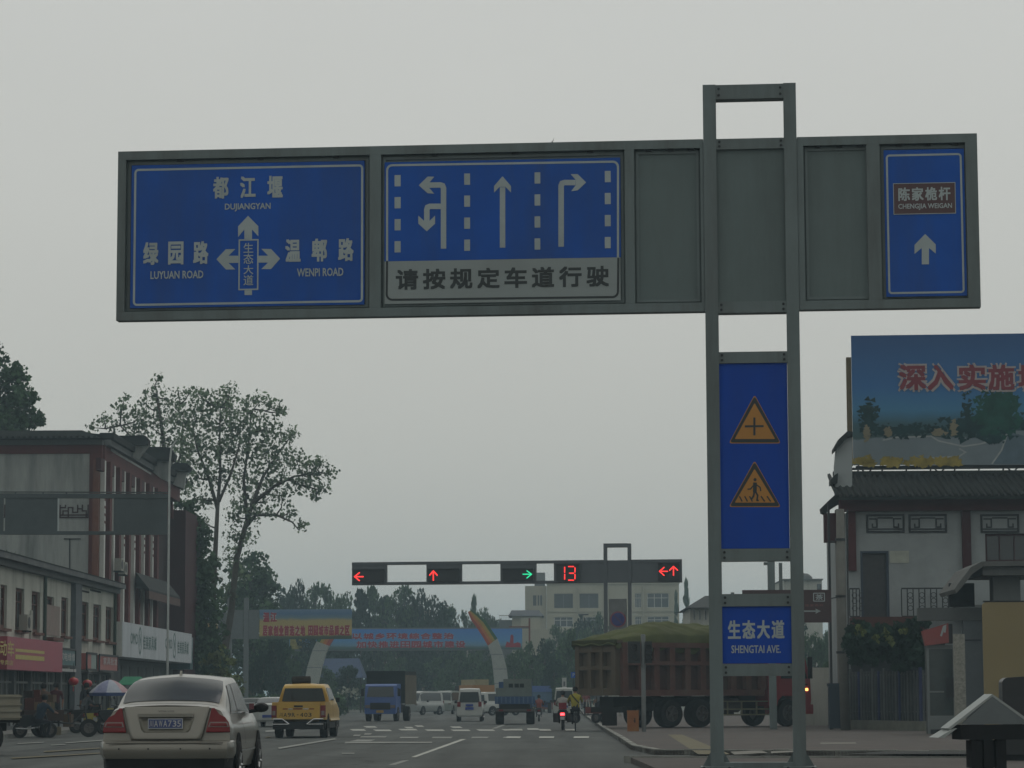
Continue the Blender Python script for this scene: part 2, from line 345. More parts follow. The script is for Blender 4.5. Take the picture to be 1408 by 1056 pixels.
for a in (((24, 1023), (60, 1021), (60, 1022), (24, 1024)), ((70, 1025), (90, 1024), (90, 1025), (70, 1026)), ((90, 1022), (144, 1018), (144, 1019.3), (90, 1023))):
    stripe(a, paint_old)
yel = mat('yellow_line', (0.12, 0.10, 0.05), 0.8, var=0.2, scale=3, dirt=(0.12, 0.12, 0.1), dscale=1, damt=0.9)
for (x0, y0, x1, y1) in ((16, 1043, 143, 1036), (60, 1034, 143, 1029), (365, 1014, 372, 1013.5)):
    stripe([(x0, y0), (x1, y1), (x1, y1 + 1.0), (x0, y0 + 1.6)], yel)
tack = mat('yellow_tactile_paving', (0.15, 0.135, 0.085), 0.9, var=0.2, scale=2, dirt=(0.13, 0.12, 0.09), dscale=1.2, damt=0.9)
def fstripe(p, m, z=0.104):
    pts = [gx(q[0], q[1], z) for q in p]
    o = MB().add([(x, y, z) for x, y in pts], [(0, 1, 2, 3)]).build('marking', m, mk)
    if o.data.polygons[0].normal.z < 0: o.data.flip_normals()
fstripe([(918, 1010), (938, 1010), (1004, 1037), (960, 1037)], tack)
fstripe([(1004, 1033.5), (1046, 1031.5), (1056, 1035), (1010, 1037.5)], mat('pale_paving', (0.19, 0.185, 0.165), 0.9, var=0.2, scale=3, dirt=(0.14, 0.13, 0.11), dscale=2, damt=0.8))
fstripe([(1060, 1033), (1092, 1032), (1092, 1034), (1060, 1035.6)], MATS['pale_paving'])
fstripe([(1128, 1021), (1176, 1020.5), (1178, 1022.5), (1128, 1023)], MATS['pale_paving'])
# ------------------------------------------------------------------ sign materials
gsteel = mat('grey_painted_steel', (0.128, 0.166, 0.168), 0.55, 0.0, var=0.10, scale=1.4, dirt=(0.07, 0.078, 0.074), dscale=1.6, damt=0.9, streak=True, bump=0.08, bscale=8)
gpanel = mat('grey_sheet_panel', (0.136, 0.176, 0.175), 0.6, var=0.08, scale=0.7, dirt=(0.075, 0.085, 0.082), dscale=0.6, damt=0.7, streak=True, bump=0.15, bscale=2.5)
blue = mat('blue_sign_face', (0.014, 0.092, 0.42), 0.6, spec=0.12, var=0.12, scale=0.8, dirt=(0.035, 0.08, 0.24), dscale=0.8, damt=0.9, streak=True)
blue2 = mat('deep_blue_sign_face', (0.006, 0.060, 0.38), 0.6, spec=0.12, var=0.08, scale=0.8, dirt=(0.02, 0.045, 0.2), dscale=0.7, damt=0.6, streak=True)
swhite = mat('white_sign_film', (0.36, 0.42, 0.43), 0.5, var=0.06, scale=2, dirt=(0.22, 0.26, 0.27), dscale=1.2, damt=0.6)
sgrey = mat('white_sign_plate', (0.27, 0.315, 0.315), 0.5, var=0.06, scale=2, dirt=(0.18, 0.2, 0.2), dscale=1.0, damt=0.6)
sblack = mat('black_sign_film', (0.012, 0.02, 0.022), 0.5)
samber = mat('amber_sign_film', (0.42, 0.19, 0.025), 0.5, var=0.08, scale=2)
sbrown = mat('brown_sign_face', (0.075, 0.03, 0.034), 0.5, var=0.1)
bolt = mat('dark_metal', (0.03, 0.033, 0.035), 0.6)
def arrow(F, O, pts, c, m=swhite, y=-0.0195, par=None, nm='arrow'):
    P = [F.loc(*c(*p)) for p in pts]
    return MB().prism(P, y, y + 0.006).build(nm, m, par)
def plate(F, r, name, m, par, y0, y1, b=None):
    s0, s1, z0, z1 = r; return MB().box(s0, s1, y0, y1, z0, z1).build(name, m, par)
# ------------------------------------------------------------------ the big gantry
GY = 45.0
GF = Frame(AX(1038, GY), GY, -4.4, 0.0)
g = fthing('sign_gantry', 'huge grey steel sign gantry carrying blue direction boards over the road', 'sign gantry', GF)
c1, c2, c3 = crop(150, 180, 3.705), crop(510, 180, 3.705), crop(860, 100, 2.816)
c4, c5 = crop(950, 420, 3.3), crop(950, 720, 3.143)
YF = -0.13
pL = (GF.loc(972, 600)[0], GF.loc(990, 600)[0]); pR = (GF.loc(1084, 600)[0], GF.loc(1101.5, 600)[0])
ztop = GF.loc(1033, 118)[1]; zb0, zb1 = GF.loc(1150, 426.5)[1], GF.loc(1150, 189.5)[1]
for a, b in (pL, pR): MB().box(a, b, YF - 0.03, 0.13, 0.10, ztop).build('post', gsteel, g)
for ya, yb in ((118.5, 138), (192.5, 207), (416, 431.5), (485, 500.5), (755, 772), (817, 834), (913, 929.5)):
    z1, z0 = GF.loc(1035, ya)[1], GF.loc(1035, yb)[1]
    MB().box(pL[1] + .001, pR[0] - .001, YF - 0.02, 0.12, z0, z1).build('crossbar', gsteel, g)
MB().box(pL[1] + .001, pR[0] - .001, YF - 0.1, 0.12, 0.10, 0.20).build('base_beam', gsteel, g)
_bm = MB().prism(disc(.022, 8), -.012, 0).mesh('bolt', bolt)
for ya, yb in ((118.5, 138), (192.5, 207), (416, 431.5), (485, 500.5), (755, 772), (817, 834), (913, 929.5)):
    z1, z0 = GF.loc(1035, ya)[1], GF.loc(1035, yb)[1]
    for x in (pL[1] + .05, pR[0] - .05):
        for z in (z0 + (z1 - z0) * .28, z0 + (z1 - z0) * .72): link('bolt', _bm, g, (x, YF - .0205, z))
for x in (pL[0] - .10, pL[1] + .09, pR[0] - .09, pR[1] + .10): link('bolt', _bm, g, (x, -.43, .117))
for x0, x1 in ((pL[0] - .16, pL[1] + .16), (pR[0] - .16, pR[1] + .16)):
    b = MB().box(x0, x1, -0.42, 0.36, 0.10, 0.135)
    b.build('base_plate', gsteel, g)
for xx, s in ((pL[1], 1), (pR[0], -1), (pL[0], -1), (pR[1], 1)):
    MB().prism([(xx + s * .002, 0.136), (xx + s * 0.13, 0.136), (xx + s * .002, 0.36)], -0.012, 0.012).build('gusset', gsteel, g)
z1, z0 = GF.loc(1035, 207)[1], GF.loc(1035, 416)[1]
MB().box(pL[1] + .001, pR[0] - .001, -0.09, 0.09, z0, z1).build('panel', gpanel, g)
# the two arms: frame members round sheet panels
def mem(x0, x1, z0, z1, y0=YF, y1=0.11, nm='frame_member'): return MB().box(x0, x1, y0, y1, z0, z1).build(nm, gsteel, g)
xs = lambda px: GF.loc(px, 320)[0]
xl = xs(163.5); xr = xs(1345.5); TT = 0.145
mem(xl, pL[0] - .004, zb1 - TT, zb1); mem(xl, pL[0] - .004, zb0, zb0 + TT)
mem(pR[1] + .004, xr, zb1 - TT, zb1, ); mem(pR[1] + .004, xr, zb0, zb0 + TT)
for a, b in ((163.5, 174.5), (509.5, 525), (860, 873), (964, 971.5)): mem(xs(a), min(xs(b), pL[0] - .004), zb0 + TT + .001, zb1 - TT - .001)
for a, b in ((1101, 1106), (1197, 1211), (1333, 1345.5)): mem(max(xs(a) - .05, pR[1] + .004) if a > 1105 else pR[1] + .004, xs(b), zb0 + TT + .001, zb1 - TT - .001)
for a, b in ((174.5, 509.5), (525, 860), (873, 964), (1106, 1197), (1211, 1333)):
    x0, x1 = xs(a) + .001, xs(b) - .001
    MB().box(x0, x1, -0.02, 0.02, zb0 + TT + .001, zb1 - TT - .001).build('panel', gpanel, g)
    # a thin inner rim with a shadow gap
    fr = MB(); q = 0.045
    fr.ring(x0 + .025, x1 - .025, zb0 + TT + .03, zb1 - TT - .03, 0.004, q, -0.045, -0.02, k=1); fr.build('panel_rim', gsteel, g)
    for t in (0.22, 0.55, 0.86):
        MB().box(x0 + (x1 - x0) * t - .05, x0 + (x1 - x0) * t + .05, -0.08, -0.021, zb1 - TT - .032, zb1 - TT - .002).build('clip', bolt, g)
def grp_sign(label): return fthing('road_sign', label, 'road sign', GF, None)
Y0 = -0.085
def ytext(nm, m, r, s, par, bold=0.0, chars=False, frac=0.86, space=1.0, F=GF, y=-0.0945):
    b = MB(); (put_chars if chars else put_text)(b, s, *r, y, bold, **({'frac': frac} if chars else {'space': space}))
    return b.build(nm, m, par)
# sign 1
t = fthing('direction_sign', 'wide blue direction sign with a four-way arrow reading 都江堰 LUYUAN ROAD WENPI ROAD', 'road sign', GF)
r = GF.rect(*c1(117, 169), *c1(1304, 897)); plate(GF, r, 'sign_plate', blue, t, Y0, -0.0205)
b = MB(); r = GF.rect(*c1(131, 187), *c1(1298, 886)); b.ring(*r, 0.07, 0.036, -0.09, Y0 - .0005); b.build('border', swhite, t)
for s_, (x0, y0, x1, y1), fr in (('都江堰', (535, 236, 890, 347), .235), ('绿园路', (180, 568, 512, 685), .25), ('温郫路', (902, 553, 1250, 670), .24)):
    ytext('lettering', swhite, GF.rect(*c1(x0, y0), *c1(x1, y1)), s_, t, 0.022, True, fr * 2.45)
for s_, (x0, y0, x1, y1) in (('DUJIANGYAN', (595, 373, 828, 414)), ('LUYUAN ROAD', (217, 717, 486, 757)), ('WENPI ROAD', (962, 703, 1198, 745))):
    ytext('lettering', swhite, GF.rect(*c1(x0, y0), *c1(x1, y1)), s_, t, 0.016)
YA = -0.0905
for P_ in ([(713, 437), (765, 490), (765, 541), (733, 507), (733, 555), (694, 555), (694, 507), (662, 545), (662, 491)],
           [(695, 816), (733, 816), (733, 840), (695, 840)],
           [(552, 658), (600, 607), (648, 606), (614, 640), (663, 640), (663, 676), (614, 677), (648, 710), (600, 710)],
           [(876, 655), (830, 606), (780, 605), (815, 640), (766, 640), (766, 675), (815, 675), (780, 708), (830, 708)]):
    arrow(GF, 0, P_, c1, swhite, YA, t)
b = MB(); r = GF.rect(*c1(664, 556), *c1(766, 815)); b.ring(*r, 0.006, 0.024, -0.09, Y0 - .0005, k=1); b.build('border', swhite, t)
for s_, y0, y1 in (('生', 575, 625), ('态', 629, 681), ('大', 689, 735), ('道', 738, 791)):
    ytext('lettering', swhite, GF.rect(*c1(690, y0), *c1(740, y1)), s_, t, 0.008)
# sign 2
t = fthing('lane_sign', 'blue lane arrow sign over a white strip reading 请按规定车道行驶', 'road sign', GF)
plate(GF, GF.rect(*c2(73, 153), *c2(1273, 658)), 'sign_plate', blue, t, Y0, -0.0205)
plate(GF, GF.rect(*c2(73, 658.5), *c2(1273, 876)), 'sign_plate', sgrey, t, Y0, -0.0205)['label'] = 'white lower plate'
L2 = lambda x, y: GF.loc(*c2(x, y))
def arc2(cx, cy, rr, a0, a1, n=5): return [(cx + rr * math.cos(R(a0 + (a1 - a0) * i / n)), cy - rr * math.sin(R(a0 + (a1 - a0) * i / n))) for i in range(n + 1)]
b = MB(); b.stroke([L2(*p) for p in [(86, 666)] + arc2(112, 206, 26, 180, 90) + arc2(1234, 188, 26, 90, 0) + [(1260, 648)]], 0.036, -0.09, Y0 - .0005); b.build('border', swhite, t)
b = MB(); b.stroke([L2(*p) for p in [(86, 668)] + arc2(112, 836, 28, 180, 270) + arc2(1232, 822, 28, 270, 360) + [(1262, 651)]], 0.034, -0.09, Y0 - .0005); b.build('border', sblack, t)
for (x0, x1, ys) in ((124, 155, 230), (478, 508, 222), (836, 865, 216), (1193, 1223, 209)):
    for k in range(4):
        plate(GF, GF.rect(*c2(x0, ys + 112 * k), *c2(x1, ys + 112 * k + 57)), 'lane_dash', swhite, t, -0.09, Y0 - .0005)
W28 = L2(686, 400)[0] - L2(658, 400)[0]
def shaft(pts): MB().stroke([L2(*p) for p in pts], W28, -0.0905, Y0 - .0005).build('arrow_shaft', swhite, t)
shaft([(373, 604), (373, 296), (368, 284), (356, 280), (300, 281)]); arrow(GF, 0, [(247, 282), (292, 238), (326, 238), (301, 268), (301, 296), (326, 325), (292, 322)], c2, swhite, YA - .001, t)
shaft([(362, 389), (304, 389), (292, 394), (288, 406), (288, 474)]); arrow(GF, 0, [(288, 516), (245, 477), (245, 436), (273, 462), (303, 462), (330, 436), (330, 477)], c2, swhite, YA - .001, t)
shaft([(673, 599), (673, 292)]); arrow(GF, 0, [(673, 236), (716, 286), (716, 319), (688, 290), (658, 290), (630, 319), (630, 286)], c2, swhite, YA - .001, t)
shaft([(971, 594), (971, 284), (976, 272), (988, 268), (1044, 268)]); arrow(GF, 0, [(1098, 267), (1055, 225), (1019, 225), (1045, 254), (1045, 282), (1022, 312), (1055, 308)], c2, swhite, YA - .001, t)
ytext('lettering', sblack, GF.rect(*c2(130, 700), *c2(1215, 805)), '请按规定车道行驶', t, 0.025, True, 0.83, y=-0.0895)
# sign 3
t = fthing('heritage_sign', 'tall narrow blue sign with a straight arrow under a brown plate reading CHENGJIA WEIGAN', 'road sign', GF)
plate(GF, GF.rect(*c3(1004, 301), *c3(1315, 868)), 'sign_plate', blue, t, Y0, -0.0205)
b = MB(); b.ring(*GF.rect(*c3(1012, 318), *c3(1306, 858)), 0.06, 0.032, -0.09, Y0 - .0005); b.build('border', swhite, t)
plate(GF, GF.rect(*c3(1036, 430), *c3(1277, 551)), 'name_plate', sbrown, t, -0.092, Y0 - .0005)
b = MB(); b.ring(*GF.rect(*c3(1036, 430), *c3(1277, 551)), 0.004, 0.011, -0.095, -0.0922, k=1); b.build('border', swhite, t)
ytext('lettering', swhite, GF.rect(*c3(1055, 447), *c3(1257, 499)), '陈家桅杆', t, 0.022, True, 0.88, y=-0.0945)
ytext('lettering', swhite, GF.rect(*c3(1055, 510), *c3(1263, 535)), 'CHENGJIA WEIGAN', t, 0.016, y=-0.0945)
arrow(GF, 0, [(1159, 628), (1200, 668), (1200, 703), (1174, 682), (1174, 745), (1146, 745), (1146, 682), (1118, 705), (1118, 670)], c3, swhite, YA, t)
# warning board on the pillar
t = fthing('warning_sign', 'tall blue board between the pillar posts with two amber warning triangles', 'road sign', GF)
plate(GF, GF.rect(*c4(133, 264), *c4(442, 1104)), 'sign_plate', blue2, t, -0.115, 0.03)
L4 = lambda x, y: GF.loc(*c4(x, y))
def rtri(b, a, l, r_, rr, y0, y1, n=4):
    P = [Vector(L4(*p)) for p in (a, l, r_)]; out = []
    cen = (P[0] + P[1] + P[2]) / 3
    for i in range(3):
        p, q, s = P[i], P[i - 1], P[(i + 1) % 3]
        A, B = p + (q - p).normalized() * rr, p + (s - p).normalized() * rr
        for k in range(n + 1):
            u = k / n; out.append(tuple(A * (1 - u) ** 2 + p * 2 * u * (1 - u) + B * u * u))
    b.prism(out, y0, y1)
for (ap, ba, by, ins) in (((289, 408), 0, 626, 0), ((289, 706), 0, 914, 0)):
    b = MB(); rtri(b, ap, (172, by + 3), (408, by + 3), 0.05, -0.119, -0.1155); b.build('triangle', samber, t)
    b = MB(); rtri(b, (289, ap[1] + 6), (177, by - 1), (404, by - 1), 0.05, -0.122, -0.1195); b.build('triangle_border', sblack, t)
    b = MB(); rtri(b, (289, ap[1] + 38), (199, by - 17), (382, by - 17), 0.02, -0.125, -0.1225); b.build('triangle_face', samber, t)
b = MB(); b.stroke([L4(245, 552), L4(330, 551)], 0.034, -0.129, -0.1255); b.stroke([L4(288, 512), L4(288, 593)], 0.034, -0.1295, -0.1255); b.build('crossroads_symbol', sblack, t)
b = MB(); hx = L4(291, 793); b.prism(disc(0.026, 12, *hx), -0.129, -0.1255)
for pl, wd in (([(291, 806), (290, 850)], 0.06), ([(288, 815), (270, 836), (257, 836)], 0.02), ([(296, 815), (314, 828), (317, 845)], 0.02), ([(288, 848), (284, 868), (273, 884)], 0.03), ([(293, 848), (303, 864), (300, 886), (308, 888)], 0.028)):
    b.stroke([L4(*p) for p in pl], wd, -0.129, -0.1255)
b.build('walker_symbol', sblack, t)
b = MB()
for x in (216, 240, 262, 318, 345): b.stroke([L4(x + (4 if x < 290 else 0), 868), L4(x + 17, 892)], 0.022, -0.1295, -0.1255)
b.build('crossing_stripes', sblack, t)
# street name
t = fthing('street_name_sign', 'small deep blue street name sign on the pillar reading SHENGTAI AVE.', 'road sign', GF)
plate(GF, GF.rect(*c5(132, 357), *c5(434, 604)), 'sign_plate', blue2, t, -0.115, 0.03)
ytext('lettering', swhite, GF.rect(*c5(160, 418), *c5(404, 498)), '生态大道', t, 0.022, True, 0.88, y=-0.118)
ytext('lettering', swhite, GF.rect(*c5(175, 526), *c5(388, 560)), 'SHENGTAI AVE.', t, 0.016, y=-0.118)
# a twig caught on the top rail
tw = GF.loc(759, 200); p = GF.o + GF.ex * tw[0] + GF.ey * 0.0
b = MB(); b.tube([(0, 0, 0), (0.01, 0, 0.04), (0.035, 0, 0.1)], [0.007, 0.006, 0.002], 5); b.tube([(0.005, 0, 0.03), (-0.02, 0, 0.05)], [0.004, 0.001], 4)
tag(b.build('twig', bolt, None, loc=(p.x, p.y, zb1 - .002)), 'small dark twig sticking up from the top rail of the gantry', 'twig')
# ------------------------------------------------------------------ traffic light gantry
TY = 125.0
TF = Frame(AX(849, TY), TY, -6, 0.0)
tl = fthing('signal_gantry', 'grey traffic light gantry across the junction with a pillar and hollow top frame', 'signal gantry', TF)
tsteel = mat('signal_grey_steel', (0.075, 0.088, 0.098), 0.55, var=0.08)
c6, c9 = crop(700, 730, 5.029), crop(470, 730, 5.029)
P6 = lambda x, y: TF.loc(*c6(x, y))
def tb(x0, y0, x1, y1, nm='frame_member', m=tsteel, c=c6, ya=-0.14, yb=0.14, par=None):
    r = TF.rect(*c(x0, y0), *c(x1, y1)); return MB().box(r[0], r[1], ya, yb, r[2], r[3]).build(nm, m, par or tl)
r = TF.rect(*c6(655, 88), *c6(679, 360)); rr = TF.rect(*c6(821, 88), *c6(845, 360))
for q in (r, rr): MB().box(q[0], q[1], -0.17, 0.15, 0.10, q[3]).build('post', tsteel, tl)
MB().box(r[1] + .001, rr[0] - .001, -0.15, 0.13, r[3] - 0.18, r[3]).build('crossbar', tsteel, tl)
bz = TF.rect(*c6(900, 198), *c6(1150, 358)); bz0, bz1 = bz[2], bz[3]
bl = TF.loc(484.5, 788)[0]; br = P6(1196, 270)[0]
pl0, pr1 = r[0], rr[1]
for z0, z1 in ((bz0, bz0 + .13), (bz1 - .13, bz1)):
    for a, b_ in ((bl, pl0 - .003), (pr1 + .003, br)):
        MB().box(a, b_, -0.14, 0.14, z0, z1).build('frame_member', tsteel, tl)
MB().box(r[1] + .001, rr[0] - .001, -0.11, 0.11, bz0 + .02, bz1 - .02).build('panel', tsteel, tl)
sp = lambda c, x: TF.loc(*c(x, 300))[0]
secs = [(bl, sp(c9, 314), 'box'), (sp(c9, 314), sp(c9, 587), None), (sp(c9, 587), sp(c9, 832), 'box'), (sp(c9, 832), sp(c9, 1098), None), (sp(c9, 1098), sp(c6, 190), 'box'), (sp(c6, 190), sp(c6, 311), None), (sp(c6, 311), pl0 - .003, 'box'), (pr1 + .003, br, 'box')]
for a, b_, k in secs:
    if k: MB().box(a + .001, b_ - .001, -0.11, 0.10, bz0 + .131, bz1 - .131).build('panel', tsteel, tl)
dark = mat('signal_black', (0.008, 0.011, 0.013), 0.45)
red_e = emat('red_led', (1.0, 0.035, 0.03), 1.6); grn_e = emat('green_led', (0.02, 0.85, 0.38), 1.0)
def head(label, c, box, strokes, m, wd):
    o = fthing('traffic_light', label, 'traffic light', TF, 'traffic lights on the signal gantry')
    r = TF.rect(*c(box[0], box[1]), *c(box[2], box[3])); MB().box(r[0], r[1], -0.24, -0.1105, r[2], r[3]).build('housing', dark, o)
    MB().box(r[0] - .03, r[1] + .03, -0.34, -0.141, r[3] + .001, r[3] + .02).build('visor', dark, o)
    b = MB()
    for s_ in strokes: b.stroke([TF.loc(*c(*p)) for p in s_], wd, -0.2445, -0.2405)
    b.build('lamp', m, o); return o
head('traffic light showing a red left arrow at the gantry tip', c9, (80, 270, 298, 358), [[(158, 318), (95, 318)], [(130, 289), (95, 318), (130, 347)]], red_e, 0.055)
head('traffic light showing a red straight arrow alone above the middle lane', c9, (600, 266, 815, 354), [[(638, 346), (638, 284)], [(611, 310), (638, 279), (667, 310)]], red_e, 0.055)
head('traffic light showing the green right arrow', c6, (-40, 264, 170, 346), [[(97, 301), (155, 301)], [(125, 276), (159, 301), (125, 329)]], grn_e, 0.05)
head('countdown display with the red number 13', c6, (330, 232, 492, 352), [[(388, 250), (388, 291)], [(388, 299), (388, 338)], [(412, 248), (452, 248)], [(459, 254), (459, 290)], [(418, 294), (452, 294)], [(459, 300), (459, 336)], [(412, 342), (452, 342)]], red_e, 0.05)
head('traffic light showing a red left arrow beside a red straight arrow', c6, (1032, 226, 1180, 348), [[(1100, 281), (1044, 281)], [(1076, 252), (1043, 281), (1076, 311)], [(1139, 311), (1139, 252)], [(1110, 276), (1139, 248), (1170, 276)]], red_e, 0.05)
# grey board with the no parking disc
t = fthing('no_parking_sign', 'round blue no-parking sign with a red rim on the grey signal gantry board', 'road sign', TF)
r = TF.rect(*c6(683, 470), *c6(821, 760)); MB().box(pl0 + .22, pr1 - .22, -0.10, 0.0, 1.6, TF.rect(*c6(683, 470), *c6(821, 480))[3]).build('board', mat('board_grey', (0.16, 0.17, 0.17), 0.6), t)
dc = P6(755, 612)
b = MB(); b.prism(disc(0.36, 28, *dc), -0.112, -0.101); b.build('rim', mat('sign_red', (0.2, 0.04, 0.06), 0.5), t)
b = MB(); b.prism(disc(0.30, 28, *dc), -0.116, -0.1125); b.build('disc', mat('sign_navy', (0.02, 0.025, 0.16), 0.5), t)
b = MB(); b.stroke([(dc[0] - .2, dc[1] + .2), (dc[0] + .2, dc[1] - .2)], 0.06, -0.12, -0.1165); b.build('slash', mat('sign_maroon', (0.06, 0.02, 0.08), 0.5), t)
# ------------------------------------------------------------------ back of a gantry over the opposite lanes
BY = 80.0
BF = Frame(AX(120, BY), BY, 6, 0.0)
t = fthing('sign_gantry', 'thin grey gantry on the left seen from behind with two blank panels', 'sign gantry', BF)
cb = crop(0, 580, 5.215)
zt = BF.rect(*cb(380, 545), *cb(440, 780)); zt0, zt1 = zt[2] - 0.12, zt[3] + 0.12
xa, xb_ = BF.loc(-120, 700)[0], BF.loc(231, 700)[0]
bs = mat('rear_grey_steel', (0.085, 0.105, 0.112), 0.6, var=0.08, scale=1.2, dirt=(0.05, 0.06, 0.06), dscale=0.8, damt=0.6)
MB().box(xa, xb_, -0.08, 0.08, zt1 - .13, zt1).build('frame_member', bs, t); MB().box(xa, xb_, -0.08, 0.08, zt0, zt0 + .1).build('frame_member', bs, t)
MB().box(xa, xb_, -0.05, 0.05, zt1 + .03, zt1 + .06).build('rail', bs, t)
for a in (xa + .5, BF.loc(20, 700)[0], BF.loc(58, 700)[0], BF.loc(90, 700)[0]): MB().box(a, a + .04, -0.03, 0.03, zt1 + .001, zt1 + .029).build('bracket', bs, t)
for a, b_ in ((-100, 5), (7.5, 79), (156.5, 230)):
    MB().box(BF.loc(a, 700)[0], BF.loc(b_, 700)[0], -0.06, 0.06, zt0 + .101, zt1 - .131).build('panel', bs, t)
MB().box(BF.loc(79.3, 700)[0], BF.loc(81, 700)[0], -0.065, 0.065, zt0 + .101, zt1 - .131).build('edge_strip', swhite, t)
MB().box(xa - .5, xa, -0.15, 0.15, 0.0, zt1 + .6).build('post', bs, t); MB().box(xa - 1.5, xa - 1.0, -0.15, 0.15, 0.0, zt1 + .6).build('post', bs, t)
MB().box(xa - 1.0, xa - .5, -0.1, 0.1, zt1 + .3, zt1 + .6).build('crossbar', bs, t); MB().box(xa - 1.0, xa - .5, -0.1, 0.1, zt0, zt1).build('panel', bs, t)
# ------------------------------------------------------------------ banner gantry
NY = 200.0
NF = Frame(AX(327, NY), NY, 0, 0.0)
ncol = mat('banner_frame_steel', (0.13, 0.15, 0.155), 0.6, var=0.08)
t = fthing('banner_gantry', 'grey gantry with two posts carrying the picture banners on the left', 'banner gantry', NF)
for a, b_ in ((312, 318.5), (335, 341.5)): MB().box(NF.loc(a, 900)[0], NF.loc(b_, 900)[0], -0.15, 0.15, 0.0, NF.loc(a, 822)[1]).build('post', ncol, t)
x0, x1, z0, z1 = NF.rect(274, 838.5, 484, 878.5)
for za, zb_ in ((z0, z0 + .1), (z1 - .1, z1)): MB().box(x0, x1, -0.09, 0.09, za, zb_).build('frame_member', ncol, t)
for a, b_ in ((300, 311.5), (319, 334.5), (342, 356)): MB().box(NF.loc(a, 860)[0], NF.loc(b_, 860)[0], -0.06, 0.06, z0 + .101, z1 - .101).build('panel', ncol, t)
def grad_mat(name, stops, z0, z1, nz=0.03, sc=1.2, axis='Z'):   # a printed picture: bands of ink by height, ragged with noise
    if name in MATS: return MATS[name]
    m = bpy.data.materials.new(name); m.use_nodes = True; MATS[name] = m
    t = m.node_tree; n = t.nodes.new; l = t.links.new
    tc = n('ShaderNodeTexCoord'); sx = n('ShaderNodeSeparateXYZ'); l(tc.outputs['Object'], sx.inputs[0])
    mr = n('ShaderNodeMapRange'); mr.inputs['From Min'].default_value = z0; mr.inputs['From Max'].default_value = z1; l(sx.outputs[axis], mr.inputs['Value'])
    no = n('ShaderNodeTexNoise'); no.inputs['Scale'].default_value = sc; no.inputs['Detail'].default_value = 6; l(tc.outputs['Object'], no.inputs['Vector'])
    ma = n('ShaderNodeMath'); ma.operation = 'MULTIPLY_ADD'; ma.inputs[1].default_value = nz * 2; l(no.outputs['Fac'], ma.inputs[0]); l(mr.outputs[0], ma.inputs[2])
    mb_ = n('ShaderNodeMath'); mb_.operation = 'SUBTRACT'; mb_.inputs[1].default_value = nz; l(ma.outputs[0], mb_.inputs[0])
    cr = n('ShaderNodeValToRGB'); l(mb_.outputs[0], cr.inputs[0]); e = cr.color_ramp.elements
    e[0].position = stops[0][0]; e[0].color = (*stops[0][1], 1); e[1].position = stops[-1][0]; e[1].color = (*stops[-1][1], 1)
    for p, c in stops[1:-1]: x = e.new(p); x.color = (*c, 1)
    b = t.nodes['Principled BSDF']; b.inputs['Roughness'].default_value = 0.6; l(cr.outputs[0], b.inputs['Base Color'])
    return m
bred = mat('banner_red_ink', (0.27, 0.02, 0.045), 0.6); bpink = mat('banner_pale_ink', (0.42, 0.38, 0.36), 0.6)
def banner(F, label, rc, m, texts, name='picture_banner', thick=0.05, ink=None, halo=None):
    o = fthing(name, label, 'banner', F); x0, x1, z0, z1 = F.rect(*rc)
    MB().box(x0, x1, -0.16, -0.0905, z0, z1).build('printed_sheet', m, o)
    for s_, rr, bold in texts:
        r = F.rect(*rr)
        if halo: b = MB(); put_chars(b, s_, *r, -0.1625, bold + 0.05, 0.9); b.build('lettering_outline', halo, o)
        b = MB(); put_chars(b, s_, *r, -0.165, bold, 0.9); b.build('lettering', ink or bred, o)
    return o
zz = NF.rect(357, 838, 484, 879)
field = [(0, (0.02, 0.05, 0.04)), (0.10, (0.05, 0.08, 0.04)), (0.16, (0.34, 0.27, 0.08)), (0.62, (0.30, 0.25, 0.10)), (0.72, (0.10, 0.17, 0.20)), (0.85, (0.06, 0.13, 0.24)), (1, (0.10, 0.18, 0.28))]
banner(NF, 'banner with a yellow flower field and two rows of red characters', (357, 838, 484, 879), grad_mat('flower_field_print', field, zz[2], zz[3], 0.06, 1.5),
       [('温江', (362, 842, 381, 855.5), 0.03), ('居家创业首选之地', (361.5, 860, 420, 874.5), 0.03), ('田园城市品质之区', (424, 860, 481, 874), 0.03)], halo=bpink)
banner(NF, 'small square banner with blue sky above yellow flowers', (273, 838, 299.5, 878), grad_mat('flower_field_print_small', [(0, (0.05, 0.07, 0.04)), (0.1, (0.25, 0.17, 0.06)), (0.5, (0.30, 0.24, 0.09)), (0.62, (0.18, 0.25, 0.28)), (1, (0.11, 0.18, 0.26))], zz[2], zz[3], 0.06, 1.5), [])
# long blue banner further on
QY = 262.0
QF = Frame(AX(560, QY), QY, 1.0, 0.0)
t = fthing('banner_gantry', 'steel frame with tall end posts holding the long blue banner across the road', 'banner gantry', QF)
x0, x1, z0, z1 = QF.rect(398, 865, 718, 893)
MB().box(x0, QF.loc(728, 870)[0], -0.08, 0.08, z1, z1 + .12).build('frame_member', ncol, t); MB().box(x0, QF.loc(728, 870)[0], -0.08, 0.08, z0 - .12, z0).build('frame_member', ncol, t)
rust = mat('rusty_red_steel', (0.16, 0.05, 0.035), 0.8, var=0.2)
for a in (400, 727): MB().box(QF.loc(a, 900)[0], QF.loc(a, 900)[0] + .16, -0.12, 0.12, 0.0, QF.loc(a, 850)[1]).build('post', rust if a > 700 else ncol, t)
MB().box(QF.loc(700, 861)[0], QF.loc(727, 861)[0], -0.05, 0.05, QF.loc(727, 863)[1], QF.loc(727, 861)[1]).build('brace', rust, t)
zz = QF.rect(398, 865, 718, 893)
